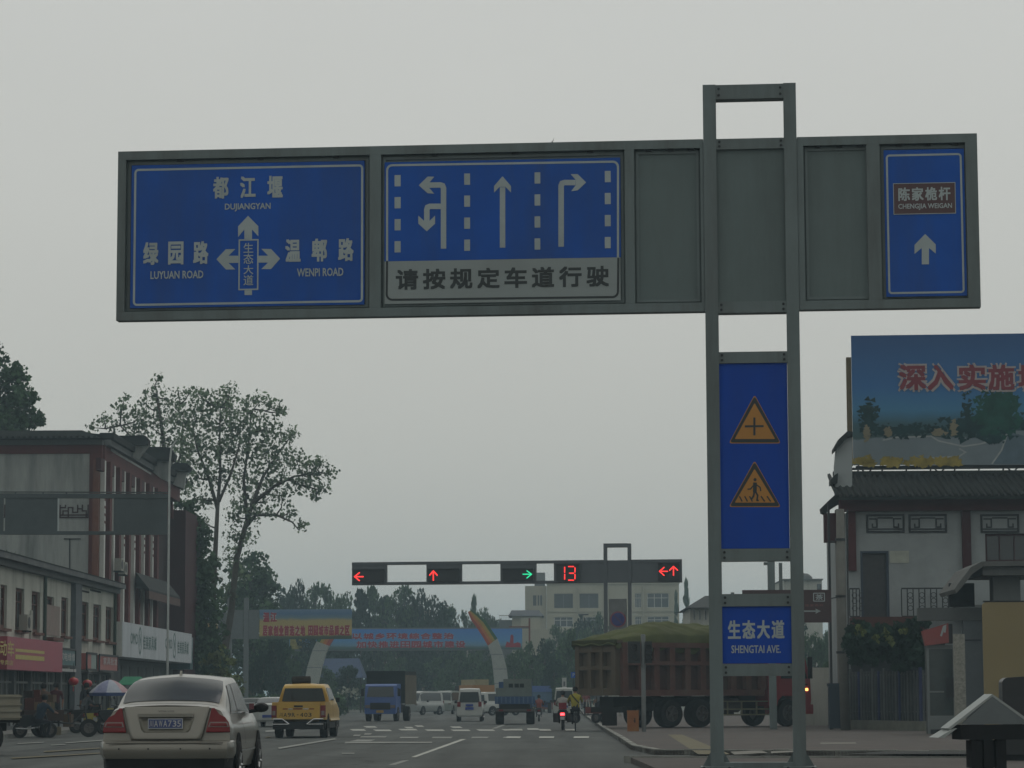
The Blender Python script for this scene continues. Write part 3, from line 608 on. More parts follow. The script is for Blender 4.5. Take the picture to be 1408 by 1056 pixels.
o = banner(QF, 'long blue banner with red characters hung across the road ahead', (398, 865, 718, 893), grad_mat('blue_sky_print', [(0, (0.02, 0.07, 0.07)), (0.12, (0.05, 0.11, 0.12)), (0.2, (0.09, 0.2, 0.30)), (0.45, (0.05, 0.2, 0.42)), (1, (0.03, 0.15, 0.44))], zz[2], zz[3], 0.05, 0.8),
       [('以城乡环境综合整治', (484, 870.5, 624, 879), 0.035), ('加快推进田园城市建设', (490, 881.5, 640, 891), 0.035)], halo=mat('banner_sky_ink', (0.25, 0.3, 0.36), 0.6))
b = MB(); P_ = lambda x, y: QF.loc(x, y)
b.prism([P_(695, 887), P_(697, 882), P_(701, 884), P_(702, 874), P_(704, 872), P_(706, 875), P_(706, 885), P_(712, 883), P_(716, 885), P_(716, 890), P_(695, 890)], -0.166, -0.1605); b.build('printed_skyline', bred, o)
MB().box(QF.loc(399, 880)[0], QF.loc(416, 880)[0], -0.166, -0.1605, zz[2] + .05, zz[2] + 1.2).build('printed_flowers', mat('yellow_ink', (0.26, 0.24, 0.07), 0.6, var=0.4, scale=3), o)
# ------------------------------------------------------------------ rainbow horns over the road
AY = 215.0
concw = mat('pale_pylon_paint', (0.33, 0.36, 0.34), 0.7, var=0.08, dirt=(0.22, 0.25, 0.24), dscale=0.5, damt=0.6)
rb = [mat('rainbow_' + n_, c_, 0.6) for n_, c_ in (('red', (0.32, 0.07, 0.05)), ('orange', (0.42, 0.16, 0.05)), ('yellow', (0.32, 0.25, 0.06)), ('green', (0.04, 0.12, 0.06)))]
def horn(label, path, splits):
    F = Frame(AX(path[0][0], AY), AY, 0, 0.0); o = fthing('rainbow_pylon', label, 'pylon', F, 'curved rainbow pylons')
    P = [(Vector(F.loc(a, y)), Vector(F.loc(b, y2))) for a, b, y, y2 in [(p[0], p[1], p[2], p[3]) for p in path]]
    def seg(i0, i1, u0, u1, nm, m, y0=-.5, y1=.5):
        b = MB()
        for i in range(i0, i1):
            A, B = P[i]; C, D = P[i + 1]
            q = [A.lerp(B, u0), A.lerp(B, u1), C.lerp(D, u1), C.lerp(D, u0)]
            b.hexa([(q[0].x, y0, q[0].y), (q[1].x, y0, q[1].y), (q[1].x, y1, q[1].y), (q[0].x, y1, q[0].y), (q[3].x, y0, q[3].y), (q[2].x, y0, q[2].y), (q[2].x, y1, q[2].y), (q[3].x, y1, q[3].y)])
        b.build(nm, m, o)
    seg(0, splits, 0, 1, 'leg', concw)
    for k, m in enumerate(rb): seg(splits, len(P) - 1, k / 4 if path[0][0] > 600 else 1 - (k + 1) / 4, (k + 1) / 4 if path[0][0] > 600 else 1 - k / 4, 'rainbow_stripe', m)
    for i in range(splits):
        A, B = P[i]
        MB().box(A.x - .02, B.x + .02, -.515, .515, A.y - .02, A.y + .02).build('joint_line', MATS['banner_frame_steel'], o)
    return o
def hp(pts): return [(a, b, y, y2) for a, b, y, y2 in pts]
horn('curved pylon right of the road with rainbow stripes on its upper half', hp([(681, 701, 983, 983), (680.5, 700, 960, 960), (680, 699, 940, 940), (678, 696.5, 920, 918), (675, 691, 900, 897), (671, 684, 888, 878), (664, 676, 876, 866), (655, 668, 862, 854), (648, 658, 853, 845), (643.5, 648, 842, 839)]), 5)
horn('curved pylon left of the road half hidden by the flower banner', hp([(416, 436, 983, 983), (417, 437, 960, 960), (419, 438, 940, 940), (423, 442, 918, 920), (430, 448, 895, 899), (436, 453, 882, 888), (444, 459, 868, 878), (455, 468, 856, 866), (466, 474, 846, 853), (475, 479, 839, 842)]), 5)
# ------------------------------------------------------------------ building helpers
def wall(openings, x0, x1, z0, z1, name, m, par, y0=0.0, th=0.3):
    xs_ = sorted({x0, x1, *[min(max(o[k], x0), x1) for o in openings for k in (0, 1)]}); zs_ = sorted({z0, z1, *[min(max(o[k], z0), z1) for o in openings for k in (2, 3)]})
    b = MB()
    for i in range(len(xs_) - 1):
        run = None
        for j in range(len(zs_) - 1):
            cx, cz = (xs_[i] + xs_[i + 1]) / 2, (zs_[j] + zs_[j + 1]) / 2
            solid = not any(o[0] < cx < o[1] and o[2] < cz < o[3] for o in openings)
            if solid: run = [zs_[j], zs_[j + 1]] if run is None else [run[0], zs_[j + 1]]
            if (not solid or j == len(zs_) - 2) and run:
                b.box(xs_[i], xs_[i + 1], y0, y0 + th, *run); run = None
    return b.build(name, m, par)
glass_d = mat('dark_glass', (0.02, 0.026, 0.03), 0.12, var=0.25, scale=1.2, spec=0.6)
glass_g = mat('grey_glass', (0.05, 0.065, 0.07), 0.15, var=0.2, scale=0.8, spec=0.6)
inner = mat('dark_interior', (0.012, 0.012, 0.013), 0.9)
def window(r, par, fm, gm, nx=2, nz=1, y0=0.0, ft=0.06, rec=0.12, sill=None, bar=0.04):
    x0, x1, z0, z1 = r; w_ = MB(); w_.ring(x0 + .002, x1 - .002, z0 + .002, z1 - .002, 0.001, ft, y0 + rec - .06, y0 + rec, k=1)
    for i in range(1, nx): x = x0 + (x1 - x0) * i / nx; w_.box(x - bar / 2, x + bar / 2, y0 + rec - .05, y0 + rec - .002, z0 + ft, z1 - ft)
    for j in range(1, nz): z = z0 + (z1 - z0) * (0.68 if nz == 2 else j / nz); w_.box(x0 + ft, x1 - ft, y0 + rec - .055, y0 + rec - .004, z - bar / 2, z + bar / 2)
    o = w_.build('window', fm, par)
    MB().box(x0 + ft * .5, x1 - ft * .5, y0 + rec, y0 + rec + .02, z0 + ft * .5, z1 - ft * .5).build('pane', gm, o)
    if sill: MB().box(x0 - .12, x1 + .12, y0 - .18, y0 - .002, z0 - .12, z0 - .02).build('sill', sill, o)
    return o
plaster = mat('weathered_white_plaster', (0.46, 0.47, 0.42), 0.9, var=0.08, scale=0.6, dirt=(0.17, 0.18, 0.155), dscale=1.1, damt=0.95, streak=True, bump=0.15, bscale=10)
plaster_g = mat('grey_gable_plaster', (0.31, 0.33, 0.315), 0.9, var=0.08, scale=0.4, dirt=(0.09, 0.10, 0.095), dscale=0.8, damt=1.0, streak=True, bump=0.15, bscale=8)
redp = mat('faded_red_paint', (0.105, 0.024, 0.022), 0.75, var=0.15, scale=0.8, dirt=(0.06, 0.03, 0.03), dscale=0.6, damt=0.6, streak=True)
redd = mat('dark_red_paint', (0.05, 0.012, 0.015), 0.75, var=0.15, scale=0.8)
brownw = mat('brown_window_frame', (0.10, 0.035, 0.022), 0.6, var=0.15)
greyp = mat('grey_render', (0.12, 0.13, 0.13), 0.85, var=0.12, scale=0.8, dirt=(0.08, 0.085, 0.08), dscale=0.7, damt=0.6, streak=True)
tilem = mat('dark_roof_tile', (0.018, 0.022, 0.022), 0.8, var=0.3, scale=2.5, dirt=(0.04, 0.048, 0.036), dscale=1.5, damt=0.5, bump=0.3)
ochre = mat('red_brown_return', (0.14, 0.055, 0.035), 0.8, var=0.12)
# ------------------------------------------------------------------ two storey shop row on the left
LX = -20.0
LF = Frame(LX, 90.0, 90, 0.12)
sh = fthing('shop_building', 'two storey white plaster shop row with brown windows above red signboards', 'building', LF)
ca, cu = crop(0, 840, 8.8), crop(0, 740, 8.8)
def lr(c, a, b_, d, e_): return LF.rect(*c(a, b_), *c(d, e_))
wins = []
zt_w, zb_w = None, None
for x0, x1, yt, yb in ((-90, -15, 470, 1070), (4, 82, 585, 1080), (187, 290, 610, 1120), (382, 482, 668, 1145), (740, 825, 750, 1215), (975, 1068, 800, 1265), (1128, 1220, 832, 1300), (1278, 1365, 872, 1335)):
    r = LF.rect(*cu(x0, yt), *cu(x1, yb)); wins.append([r[0], r[1], 0, 0])
z_lo, z_hi = 3.78, 5.38
for q in wins: q[2], q[3] = z_lo, z_hi
smallw = lr(cu, 568, 708, 656, 830)
SE = lr(cu, 1300, 600, 1388, 900)[1]; ztw = 6.05
x = 0.6
while x < wins[0][0] - 2.6: wins.append([x, x + 1.7, z_lo, z_hi]); x += 3.4
gfz = 2.35
shops = []
x = -8.0
while x < SE - 1.0: shops.append((x, min(x + 3.0, SE - .3), 0.15, gfz - .1)); x += 3.4
wall(wins + [smallw], -8, SE, gfz, ztw, 'wall', plaster, sh, 0, 0.3)
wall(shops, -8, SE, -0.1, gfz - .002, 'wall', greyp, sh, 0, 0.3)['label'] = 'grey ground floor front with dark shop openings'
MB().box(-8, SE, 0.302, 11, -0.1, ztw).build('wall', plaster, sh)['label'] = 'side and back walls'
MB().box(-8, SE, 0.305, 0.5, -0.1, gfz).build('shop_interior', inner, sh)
for q in wins: window(q, sh, brownw, glass_g, 2, 2, rec=0.16, ft=0.12, sill=brownw if True else None)
window(smallw, sh, brownw, glass_d, 1, 1, rec=0.16, ft=0.1)
MB().box(-8, SE + .15, -0.25, 0.0, ztw + .001, ztw + .22).build('cornice', greyp, sh)
MB().box(-8, SE + .15, -0.5, 0.3, ztw + .221, ztw + .42).build('cornice', mat('grey_cornice', (0.1, 0.11, 0.115), 0.85, var=0.2, dirt=(0.2, 0.2, 0.18), dscale=1.5, damt=0.5), sh)
MB().box(-8, SE + .15, 0.3, 11, ztw + .001, ztw + .4).build('roof', tilem, sh)
b = MB(); xx = -8
while xx < SE: b.box(xx, xx + .16, -0.52, 0.3, ztw + .421, ztw + .47); xx += .3
tag(b.build('roof_tiles', tilem, sh), kind='stuff')
# piers and pipes
pr = LF.rect(97, 792, 105.5, 925)
MB().box(pr[0], pr[1], -0.22, -0.001, -0.1, ztw + .55).build('pier', mat('grey_pier', (0.105, 0.12, 0.13), 0.85, var=0.12, dirt=(0.07, 0.075, 0.08), dscale=1, damt=0.5, streak=True), sh)
for px in (59.2, 156): p = LF.loc(px, 850); MB().tube([(p[0], -0.08, 2.6), (p[0], -0.08, ztw)], 0.07, 8).build('downpipe', mat('green_pipe', (0.05, 0.075, 0.06), 0.6), sh)
p = LF.loc(41, 850); MB().tube([(p[0], -0.06, 3.3), (p[0], -0.06, 4.6)], 0.05, 8).build('downpipe', plaster, sh)
r = lr(ca, 540, 20, 715, 245); MB().box(r[0], r[1], -0.03, -0.001, 3.72, 4.95).build('painted_panel', mat('faded_pink_paint', (0.27, 0.215, 0.195), 0.9, var=0.1, dirt=(0.2, 0.2, 0.17), dscale=1.2, damt=0.6), sh)
r = lr(ca, 560, 290, 690, 330); MB().box(r[0], r[1], -0.3, -0.001, 3.5, 3.64).build('awning', brownw, sh)
for x0, x1 in ((935, 1075), (1090, 1215), (1240, 1380)):
    r = lr(cu, x0, 630, x1, 650); MB().box(r[0], r[1], -0.02, -0.001, r[2], r[3]).build('vent_slot', inner, sh)
# shop fronts: posts, shutters, door frames
rng = random.Random(4)
for i, (a, b_, z0, z1) in enumerate(shops):
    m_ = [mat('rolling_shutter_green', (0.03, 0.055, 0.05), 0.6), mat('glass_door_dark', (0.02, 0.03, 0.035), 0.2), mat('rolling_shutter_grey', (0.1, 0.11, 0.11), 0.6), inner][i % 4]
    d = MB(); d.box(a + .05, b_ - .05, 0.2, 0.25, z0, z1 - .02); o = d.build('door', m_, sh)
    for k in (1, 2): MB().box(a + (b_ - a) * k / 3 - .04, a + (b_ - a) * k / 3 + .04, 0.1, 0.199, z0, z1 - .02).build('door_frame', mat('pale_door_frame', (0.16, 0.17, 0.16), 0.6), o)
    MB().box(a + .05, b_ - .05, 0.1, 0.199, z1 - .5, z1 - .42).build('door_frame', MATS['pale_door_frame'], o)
# air conditioner under a window
ac_m = mat('off_white_casing', (0.30, 0.30, 0.26), 0.6, var=0.1, dirt=(0.15, 0.14, 0.12), dscale=3, damt=0.5)
def aircon(p, rz, label, grp=None):
    o = thing('air_conditioner', label, 'air conditioner', p, rz)
    MB().box(-.42, .42, -.38, -.05, 0, .6).build('casing', ac_m, o)
    MB().prism(disc(.22, 16, -.1, .3), -.395, -.381).build('fan_grille', bolt, o)
    MB().box(-.35, -.30, -.4, 0, -.06, -.001).build('bracket', bolt, o); MB().box(.30, .35, -.4, 0, -.06, -.001).build('bracket', bolt, o)
    return o
s_, z_ = LF.loc(27, 858); aircon((LX, 90 + s_, 0.12 + z_ - .25), R(90), 'off white air conditioner hung under the second window of the white shop row')
# signboards
pinkred = mat('rose_red_sign', (0.30, 0.035, 0.065), 0.5, var=0.06, dirt=(0.22, 0.05, 0.08), dscale=1.2, damt=0.5)
goldi = mat('yellow_sign_ink', (0.40, 0.33, 0.07), 0.5); whitei = mat('white_sign_ink', (0.42, 0.42, 0.42), 0.5)
def lsign(label, r, m, y0=-0.45, y1=-0.02, frame=None):
    o = fthing('shop_signboard', label, 'signboard', LF, 'signboards over the shops')
    MB().box(r[0], r[1], y0, y1, r[2], r[3]).build('board', m, o)
    if frame: b = MB(); b.ring(r[0] - .05, r[1] + .05, r[2] - .05, r[3] + .05, .01, .09, y0 - .04, y0 + .02, k=1); b.build('frame', frame, o)
    return o
r = LF.rect(*ca(-120, 300), *ca(572, 720)); r = (r[0], r[1], 2.22, 3.42)
o = lsign('long rose red shop signboard with yellow characters and two yellow bars', r, pinkred, -0.62)
zc = lambda t: r[2] + (r[3] - r[2]) * t
def sx_(v): return LF.loc(ca(v, 500)[0], 897, -0.62)[0]
b = MB(); put_chars(b, '电动车', sx_(-95), sx_(168), zc(.40), zc(.86), -0.628, 0.015, 0.9); b.build('lettering', goldi, o)
b = MB(); put_chars(b, '专卖店', sx_(0), sx_(160), zc(.13), zc(.28), -0.628, 0.01, 0.9); b.build('lettering', goldi, o)
for a, d in ((.56, .65), (.33, .47)): MB().box(sx_(183), sx_(535), -0.63, -0.6205, zc(a), zc(d)).build('yellow_bar', goldi, o)
r = LF.rect(*ca(605, 430), *ca(825, 655)); r = (r[0], r[1], 2.5, 3.2)
o = lsign('small teal shop signboard with pale characters in a dark frame', r, mat('teal_sign', (0.035, 0.12, 0.13), 0.5, dirt=(0.05, 0.11, 0.12), damt=0.5), -0.3, frame=bolt)
b = MB(); put_chars(b, '家电维修', r[0] + .5, r[1] - .3, 2.72, 3.05, -0.345, 0.01, 0.9); b.build('lettering', whitei, o)
MB().box(r[0] - .5, r[1] + .4, -0.28, -0.02, 2.28, 2.4).build('lower_strip', whitei, o)
MB().box(r[0] - .55, r[0] - .1, -0.28, -0.02, 2.46, 3.22).build('side_strip', whitei, o)
salmon = mat('salmon_sign', (0.33, 0.085, 0.075), 0.5, var=0.08, dirt=(0.28, 0.12, 0.1), dscale=1.5, damt=0.5)
r = LF.rect(*ca(965, 490), *ca(1085, 700)); r = (r[0], r[1], 2.42, 3.12)
o = lsign('narrow salmon and grey signboard beside the grey pier', r, salmon, -0.3, frame=bolt)
MB().box(r[0] + (r[1] - r[0]) * .45, r[1] - .06, -0.306, -0.3005, 2.46, 3.08).build('print', mat('pale_teal_ink', (0.2, 0.26, 0.24), 0.5), o)
r = LF.rect(*ca(1120, 510), *ca(1345, 715)); r = (r[0], r[1], 2.4, 3.1)
o = lsign('pink shop signboard with four white characters at the end of the row', r, salmon, -0.3, frame=bolt)
b = MB(); put_chars(b, '家具批发', r[0] + .9, r[1] - .4, 2.68, 3.0, -0.345, 0.01, 0.85); b.build('lettering', whitei, o)
# ------------------------------------------------------------------ red trimmed four storey building
RX = -21.0; RY = 132.0
rbd = thing('apartment_building', 'four storey building with red trim and grey white gable behind the shop row', 'building', (RX, RY, 0.0))
GFm = Frame(RX, RY, 0, 0.0)                      # gable, faces the camera
FF = Frame(RX, RY, 90, 0.0)                      # front, faces the road
def gp(px, py): return GFm.loc(px, py)
zTop = gp(60, 624)[1]; xw = gp(122.5, 700)[0]
lat0 = GFm.rect(80, 694, 122, 712)
# gable
MB().box(-26, xw, 0.0, 12, 0, zTop).build('wall', plaster_g, rbd)['label'] = 'stained grey white gable'
MB().box(xw + .001, 0.0, -0.06, 0.25, 0, zTop).build('corner_column', redp, rbd)
MB().box(-26, 0.0, -0.07, 0.25, zTop + .001, zTop + .42).build('red_band', redp, rbd)
zcor = gp(60, 605)[1]
MB().box(-26, 0.05, -0.25, 0.3, zTop + .421, zTop + .66).build('cornice', greyp, rbd)
rf = MB(); rf.hexa([(-27, -0.8, zTop + .665), (0.1, -0.8, zTop + .665), (0.1, 6, zTop + .665), (-27, 6, zTop + .665), (-27, -0.5, zTop + 1.08), (-0.9, -0.5, zTop + 1.08), (-0.9, 5, zTop + 1.1), (-27, 5, zTop + 1.1)]); rf = rf.build('roof', tilem, rbd)
b = MB(); xx = -26.9
while xx < -0.2: b.box(xx, xx + .14, -0.84, -0.3, zTop + .68, zTop + .78); xx += .28
tag(b.build('eave_tiles', tilem, rbd), kind='stuff')
# fretwork on the gable
fret = mat('dark_red_fretwork', (0.045, 0.018, 0.02), 0.7)
def fretwork(par, F_off, x0, x1, z0, z1, y, m, wd=0.05):
    b = MB(); h = z1 - z0; L_ = x1 - x0; P = [(0, .0), (1, .0)]
    S = [[(0, .08), (1, .08)], [(0, .25), (1, .25)], [(.12, .25), (.12, .55), (.3, .55)], [(.3, .08), (.3, .8), (.45, .8), (.45, .45), (.62, .45), (.62, 1)], [(.78, 1), (.78, .55), (.92, .55), (.92, .08)], [(0, .8), (.2, .8), (.2, 1)], [(.62, .7), (.78, .7)], [(0.02, 0.05), (0.02, 1)], [(.98, 0.05), (.98, 1)]]
    for s_ in S: b.stroke([(x0 + L_ * u, z0 + h * v) for u, v in s_], wd, y - .04, y - .001)
    return b.build('fretwork', m, par)
for a, b_, c_, d_ in ((82, 694, 122, 713), (-60, 694, 8, 713)):
    r = GFm.rect(a, b_, c_, d_); fretwork(rbd, None, *r, -0.001, fret, 0.06)
r = GFm.rect(0, 683, 122, 685); 
b = MB(); b.stroke([gp(96, 740), gp(96, 795)], 0.05, -0.05, -0.001); b.stroke([gp(88, 741), gp(111, 741)], 0.05, -0.05, -0.001); b.build('conduit', bolt, rbd)
# front towards the road
LEN = 28.0
fr_ = bpy.data.objects.new('road_front', None); COL.objects.link(fr_); fr_.parent = rbd; fr_.rotation_euler = (0, 0, R(90))
def fz(v): return v
zc1 = zTop + .42
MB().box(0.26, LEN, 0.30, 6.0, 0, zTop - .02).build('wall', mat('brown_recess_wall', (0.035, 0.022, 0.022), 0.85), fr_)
MB().box(0.26, LEN, -0.1, 0.3, zTop - .35, zc1).build('red_band', redp, fr_)
MB().box(0.3, LEN, -0.35, 0.3, zc1 + .001, zc1 + .28).build('cornice', greyp, fr_)
b = MB(); xx = .4
while xx < LEN: b.box(xx, xx + .22, -0.5, 0.2, zc1 + .3, zc1 + .62); xx += .34
tag(b.build('eave_tiles', tilem, fr_), kind='stuff')
wstrip = mat('white_pilaster', (0.56, 0.58, 0.55), 0.8, var=0.08, dirt=(0.25, 0.25, 0.23), dscale=1, damt=0.5, streak=True)
bays = [FF.loc(px, 720)[0] for px in (138.5, 152, 166, 180.6, 194, 206, 217)]
for i, s_ in enumerate(bays[:6]):
    MB().box(s_ - .15, s_ + .25, -0.19, 0.299, 4.9, zTop - .36).build('pilaster', wstrip, fr_)['label'] = 'white pilaster'
    MB().box(s_ - .62, s_ - .155, 0.02, 0.299, 4.9, zTop - .36).build('pilaster_return', ochre, fr_)
    MB().box(s_ + .9, s_ + 1.5, -0.30, 0.299, 4.9, zTop - .351).build('pier', redp, fr_)
    MB().box(s_ - 1.75, s_ - .63, -0.26, -0.002, zTop - .95, zTop - .36).build('window_hood', redd, fr_)
    zf = 9.6 - (0.0 if i < 2 else 0.75)
    b = MB()
    for k in range(4): b.box(s_ - .13, s_ + .23, -0.206, -0.1905, zf + k * .36, zf + k * .36 + .12)
    b.build('ornament', redp, fr_)
    for zz_ in (6.0, 9.3, 11.0): window((s_ + .28, s_ + .88, zz_, zz_ + 1.2), fr_, brownw, glass_d, 1, 1, y0=.15)
# tiled awning over a balcony
a0, a1 = FF.loc(178, 800)[0], FF.loc(223, 800)[0]
aw = MB(); aw.hexa([(a0, -1.0, 6.75), (a1, -1.0, 6.75), (a1, -0.31, 6.9), (a0, -0.31, 6.9), (a0, -1.0, 6.85), (a1, -1.0, 6.85), (a1, -0.31, 7.7), (a0, -0.31, 7.7)]); aw = aw.build('awning', tilem, fr_)
MB().box(a0, a1, -1.02, -0.9, 6.35, 6.74).build('awning_valance', mat('brown_valance', (0.1, 0.06, 0.05), 0.8, var=0.3, scale=6), aw)
# far end wing, dark red, its side turned to the camera
wr = FF.loc(222, 760)[0]
xA = (AX(253, 158) - RX)
MB().box(-0.6, xA, 26.0, 34.0, 0, 12.0).build('wing', redd, rbd)['label'] = 'dark red projecting end wing'
MB().box(-0.6, xA - .7, 25.6, 25.999, 12.0 - .5, 12.3).build('red_band', redp, rbd)
# upswept parapets with tile caps seen above the cornice
def parapet(Yd, white, cap):
    F = Frame(RX, Yd, 0, 0.0); oy = Yd - RY
    b = MB().prism([F.loc(*cb(*p)) for p in white], oy, oy + .4); w_ = b.build('parapet', plaster_g, rbd)
    b = MB().prism([F.loc(*cb(*p)) for p in cap], oy - .25, oy + .65); b.build('tile_cap', tilem, w_)
parapet(139.5, [(800, 165), (1068, 165), (1048, 190), (1020, 225), (990, 268), (960, 262)], [(640, 82), (672, 103), (1045, 101), (1068, 130), (1064, 170), (800, 170), (730, 140)])
parapet(147.5, [(1030, 275), (1248, 280), (1225, 305), (1209, 345), (1202, 430), (1150, 405), (1060, 330)], [(990, 272), (1025, 215), (1070, 180), (1225, 186), (1262, 240), (1250, 285), (1030, 278)])
parapet(155.5, [(1212, 352), (1345, 352), (1328, 400), (1318, 480), (1240, 450)], [(1205, 352), (1225, 318), (1262, 292), (1345, 300), (1375, 330), (1350, 360)])
b = MB(); b.prism([Frame(RX, 134, 0).loc(*cb(*p)) for p in [(735, 140), (835, 215), (1080, 365), (1080, 378), (830, 232), (725, 160)]], 2.0, 2.2); b.build('coping', plaster_g, rbd)
for px, py in ((157.5, 785), (163, 790)): s_, z_ = FF.loc(px, py, -.3); aircon((RX + .3, RY + s_, z_), R(90), 'off white air conditioner on the red trimmed front, ' + ('nearer of the two' if px < 160 else 'farther of the two'))
for ch_ in list(fr_.children): ch_.parent = rbd; ch_.rotation_euler = (0, 0, R(90))
bpy.data.objects.remove(fr_)
# white shop fascia with green lettering
SX = -19.6
SF = Frame(SX, 129.9, 90, 0.0); cg = crop(140, 830, 8.8)
o = fthing('shop_fascia', 'big white box fascia with dark green lettering repeated twice below the red building', 'signboard', SF)
L_ = SF.loc(263.6, 890)[0]
fw = mat('white_fascia_sheet', (0.45, 0.49, 0.52), 0.6, var=0.05, scale=0.5, dirt=(0.25, 0.28, 0.3), dscale=1.2, damt=0.6, streak=True)
z0, z1 = SF.loc(168.5, 902.7)[1], SF.loc(168.5, 854.6)[1]
MB().box(0, L_, 0.0, 1.3, z0, z1).build('board', fw, o)
MB().box(-0.05, 0, 0.02, 0.28, z0, z1).build('edge_panel', wstrip, o)
gi = mat('dark_green_ink', (0.012, 0.085, 0.07), 0.5)
def gs(x): return SF.loc(*cg(x, 480))[0]
for x0, mid, x1 in ((345, 462, 660), (765, 878, 1048)):
    zc_ = z0 + (z1 - z0) * .52
    b = MB(); put_text(b, 'OMO', gs(x0), gs(mid - 28), zc_ - .21, zc_ + .33, -0.006, 0.02); b.build('lettering', gi, o)
    b = MB(); put_chars(b, '佳美家具城', gs(mid + 36), gs(x1), zc_ - .4, zc_ + .3, -0.006, 0.015, 0.88); b.build('lettering', gi, o)
    g0, g1 = gs(mid - 16), gs(mid + 16); cx = (g0 + g1) / 2; b = MB()
    ov = [(cx + math.cos(a) * (g1 - g0) / 2, zc_ + math.sin(a) * .62) for a in [i * math.pi / 12 for i in range(25)]]
    b.stroke(ov, 0.11, -0.008, -0.001); b.stroke([(cx - .1, zc_ + .3), (cx, zc_ - .1), (cx + .14, zc_ + .12)], .2, -0.008, -0.001); b.build('emblem', gi, o)
# ground floor and glazed end beyond it
b = thing('shop_building', 'low grey shop front under the white fascia with vertical shutters', 'building', (-20.9, 131.5, 0.0), R(90))
MB().box(0, 26, 0.0, 0.2, 0, 3.2).build('wall', greyp, b)
for k in range(9):
    MB().box(.8 + k * 2.9, 2.6 + k * 2.9, -0.03, -0.001, 0.1, 2.9).build('shutter', mat('dark_shutter', (0.045, 0.055, 0.055), 0.6), b)
MB().box(24.4, 25.6, -1.2, -0.1, 2.9, 4.7).build('glass_bay', mat('teal_glass', (0.06, 0.13, 0.15), 0.3), b)
tag(MB().tube([(0, 0, 0), (0, 0, 11.2), (.08, -.0, 12.0), (.3, 0, 12.3)], [.055, .045, .04, .03], 8).build('lamp_post', mat('pale_galvanised', (0.36, 0.39, 0.38), 0.5), None, loc=(W(232, 750, 118).x, 118, 0.0)), 'thin pale lamp post with a bent top beside the red building', 'lamp post')
# ------------------------------------------------------------------ right hand traditional building
HY = 100.0
HF = Frame(AX(1250, HY), HY, -1.0, 0.10)
hb = fthing('tiled_house', 'two storey white house with dark tiled eaves and red posts on the right', 'house', HF)
cr, cs = crop(1120, 440, 3.52), crop(1120, 720, 3.143)
def hr(c, *a): return HF.rect(*c(a[0], a[1]), *c(a[2], a[3]))
hplast = mat('grey_white_plaster', (0.30, 0.33, 0.335), 0.9, var=0.06, scale=0.5, dirt=(0.16, 0.18, 0.18), dscale=0.6, damt=0.6, bump=0.1, bscale=6)
hxl = HF.loc(1167, 800)[0]; hxr = HF.loc(1560, 800)[0]; zE = HF.loc(1250, 703)[1]
dr = hr(cs, 200, 118, 322, 405); wn = hr(cs, 738, 42, 930, 165)
wall([dr, wn], hxl, hxr, 0, zE, 'wall', hplast, hb, 0, .3)
MB().box(hxl, hxr, .301, 9, 0, zE).build('wall', hplast, hb)['label'] = 'side and back walls'
window(wn, hb, redd, glass_d, 3, 1, rec=.2, ft=.08)
d = MB(); d.box(dr[0] + .02, dr[1] - .02, .2, .26, dr[2], dr[3] - .02); d = d.build('door', mat('dark_door', (0.02, 0.02, 0.024), 0.4, var=0.5, scale=6), hb)
b = MB(); b.ring(dr[0], dr[1], dr[2] - .1, dr[3], .001, .08, -.02, .19, k=1); b.build('door_frame', mat('slate_blue_trim', (0.04, 0.055, 0.08), 0.6), d)
pt = hr(cs, 325, 118, 408, 170); MB().box(pt[0], pt[1], -.02, -.001, pt[2], pt[3]).build('pale_patch', mat('pale_patch', (0.36, 0.38, 0.33), 0.9), hb)
rbm = mat('dull_red_beam', (0.075, 0.02, 0.022), 0.75, var=0.15)
zB0, zB1 = HF.loc(1250, 703)[1], HF.loc(1250, 686)[1]
MB().box(hxl - .3, hxr, -.35, .3, zB0 + .001, zB1).build('eave_beam', rbm, hb)
# roof slope
zr = HF.loc(1290, 653.5, 2.2)[1]
rf = MB(); rf.hexa([(hxl - .5, -1.15, zB1 - .1), (hxr, -1.15, zB1 - .1), (hxr, 2.2, zr - .2), (hxl - .2, 2.2, zr - .2), (hxl - .5, -1.15, zB1 + .02), (hxr, -1.15, zB1 + .02), (hxr, 2.2, zr), (hxl - .2, 2.2, zr)]); rf = rf.build('roof', tilem, hb)
bt = MB(); xx = hxl - .45
while xx < hxr:
    P0, P1 = Vector((xx, -1.2, zB1 + .05)), Vector((xx, 2.2, zr + .03))
    bt.tube([P0, (P0 + P1) / 2 + Vector((0, 0, -.05)), P1], .075, 5); xx += .235
tag(bt.build('tile_rows', tilem, hb, smooth=True), kind='stuff')
MB().box(hxl - .3, hxr, 2.05, 2.4, zr - .05, zr + .16).build('ridge', tilem, hb)
for a, b_ in ((1166, 1176.5), (1322.5, 1334.5)): r = HF.rect(a, 703, b_, 785); MB().box(r[0], r[1], -.16, -.001, r[2], r[3]).build('post', redd if a > 1200 else rbm, hb)
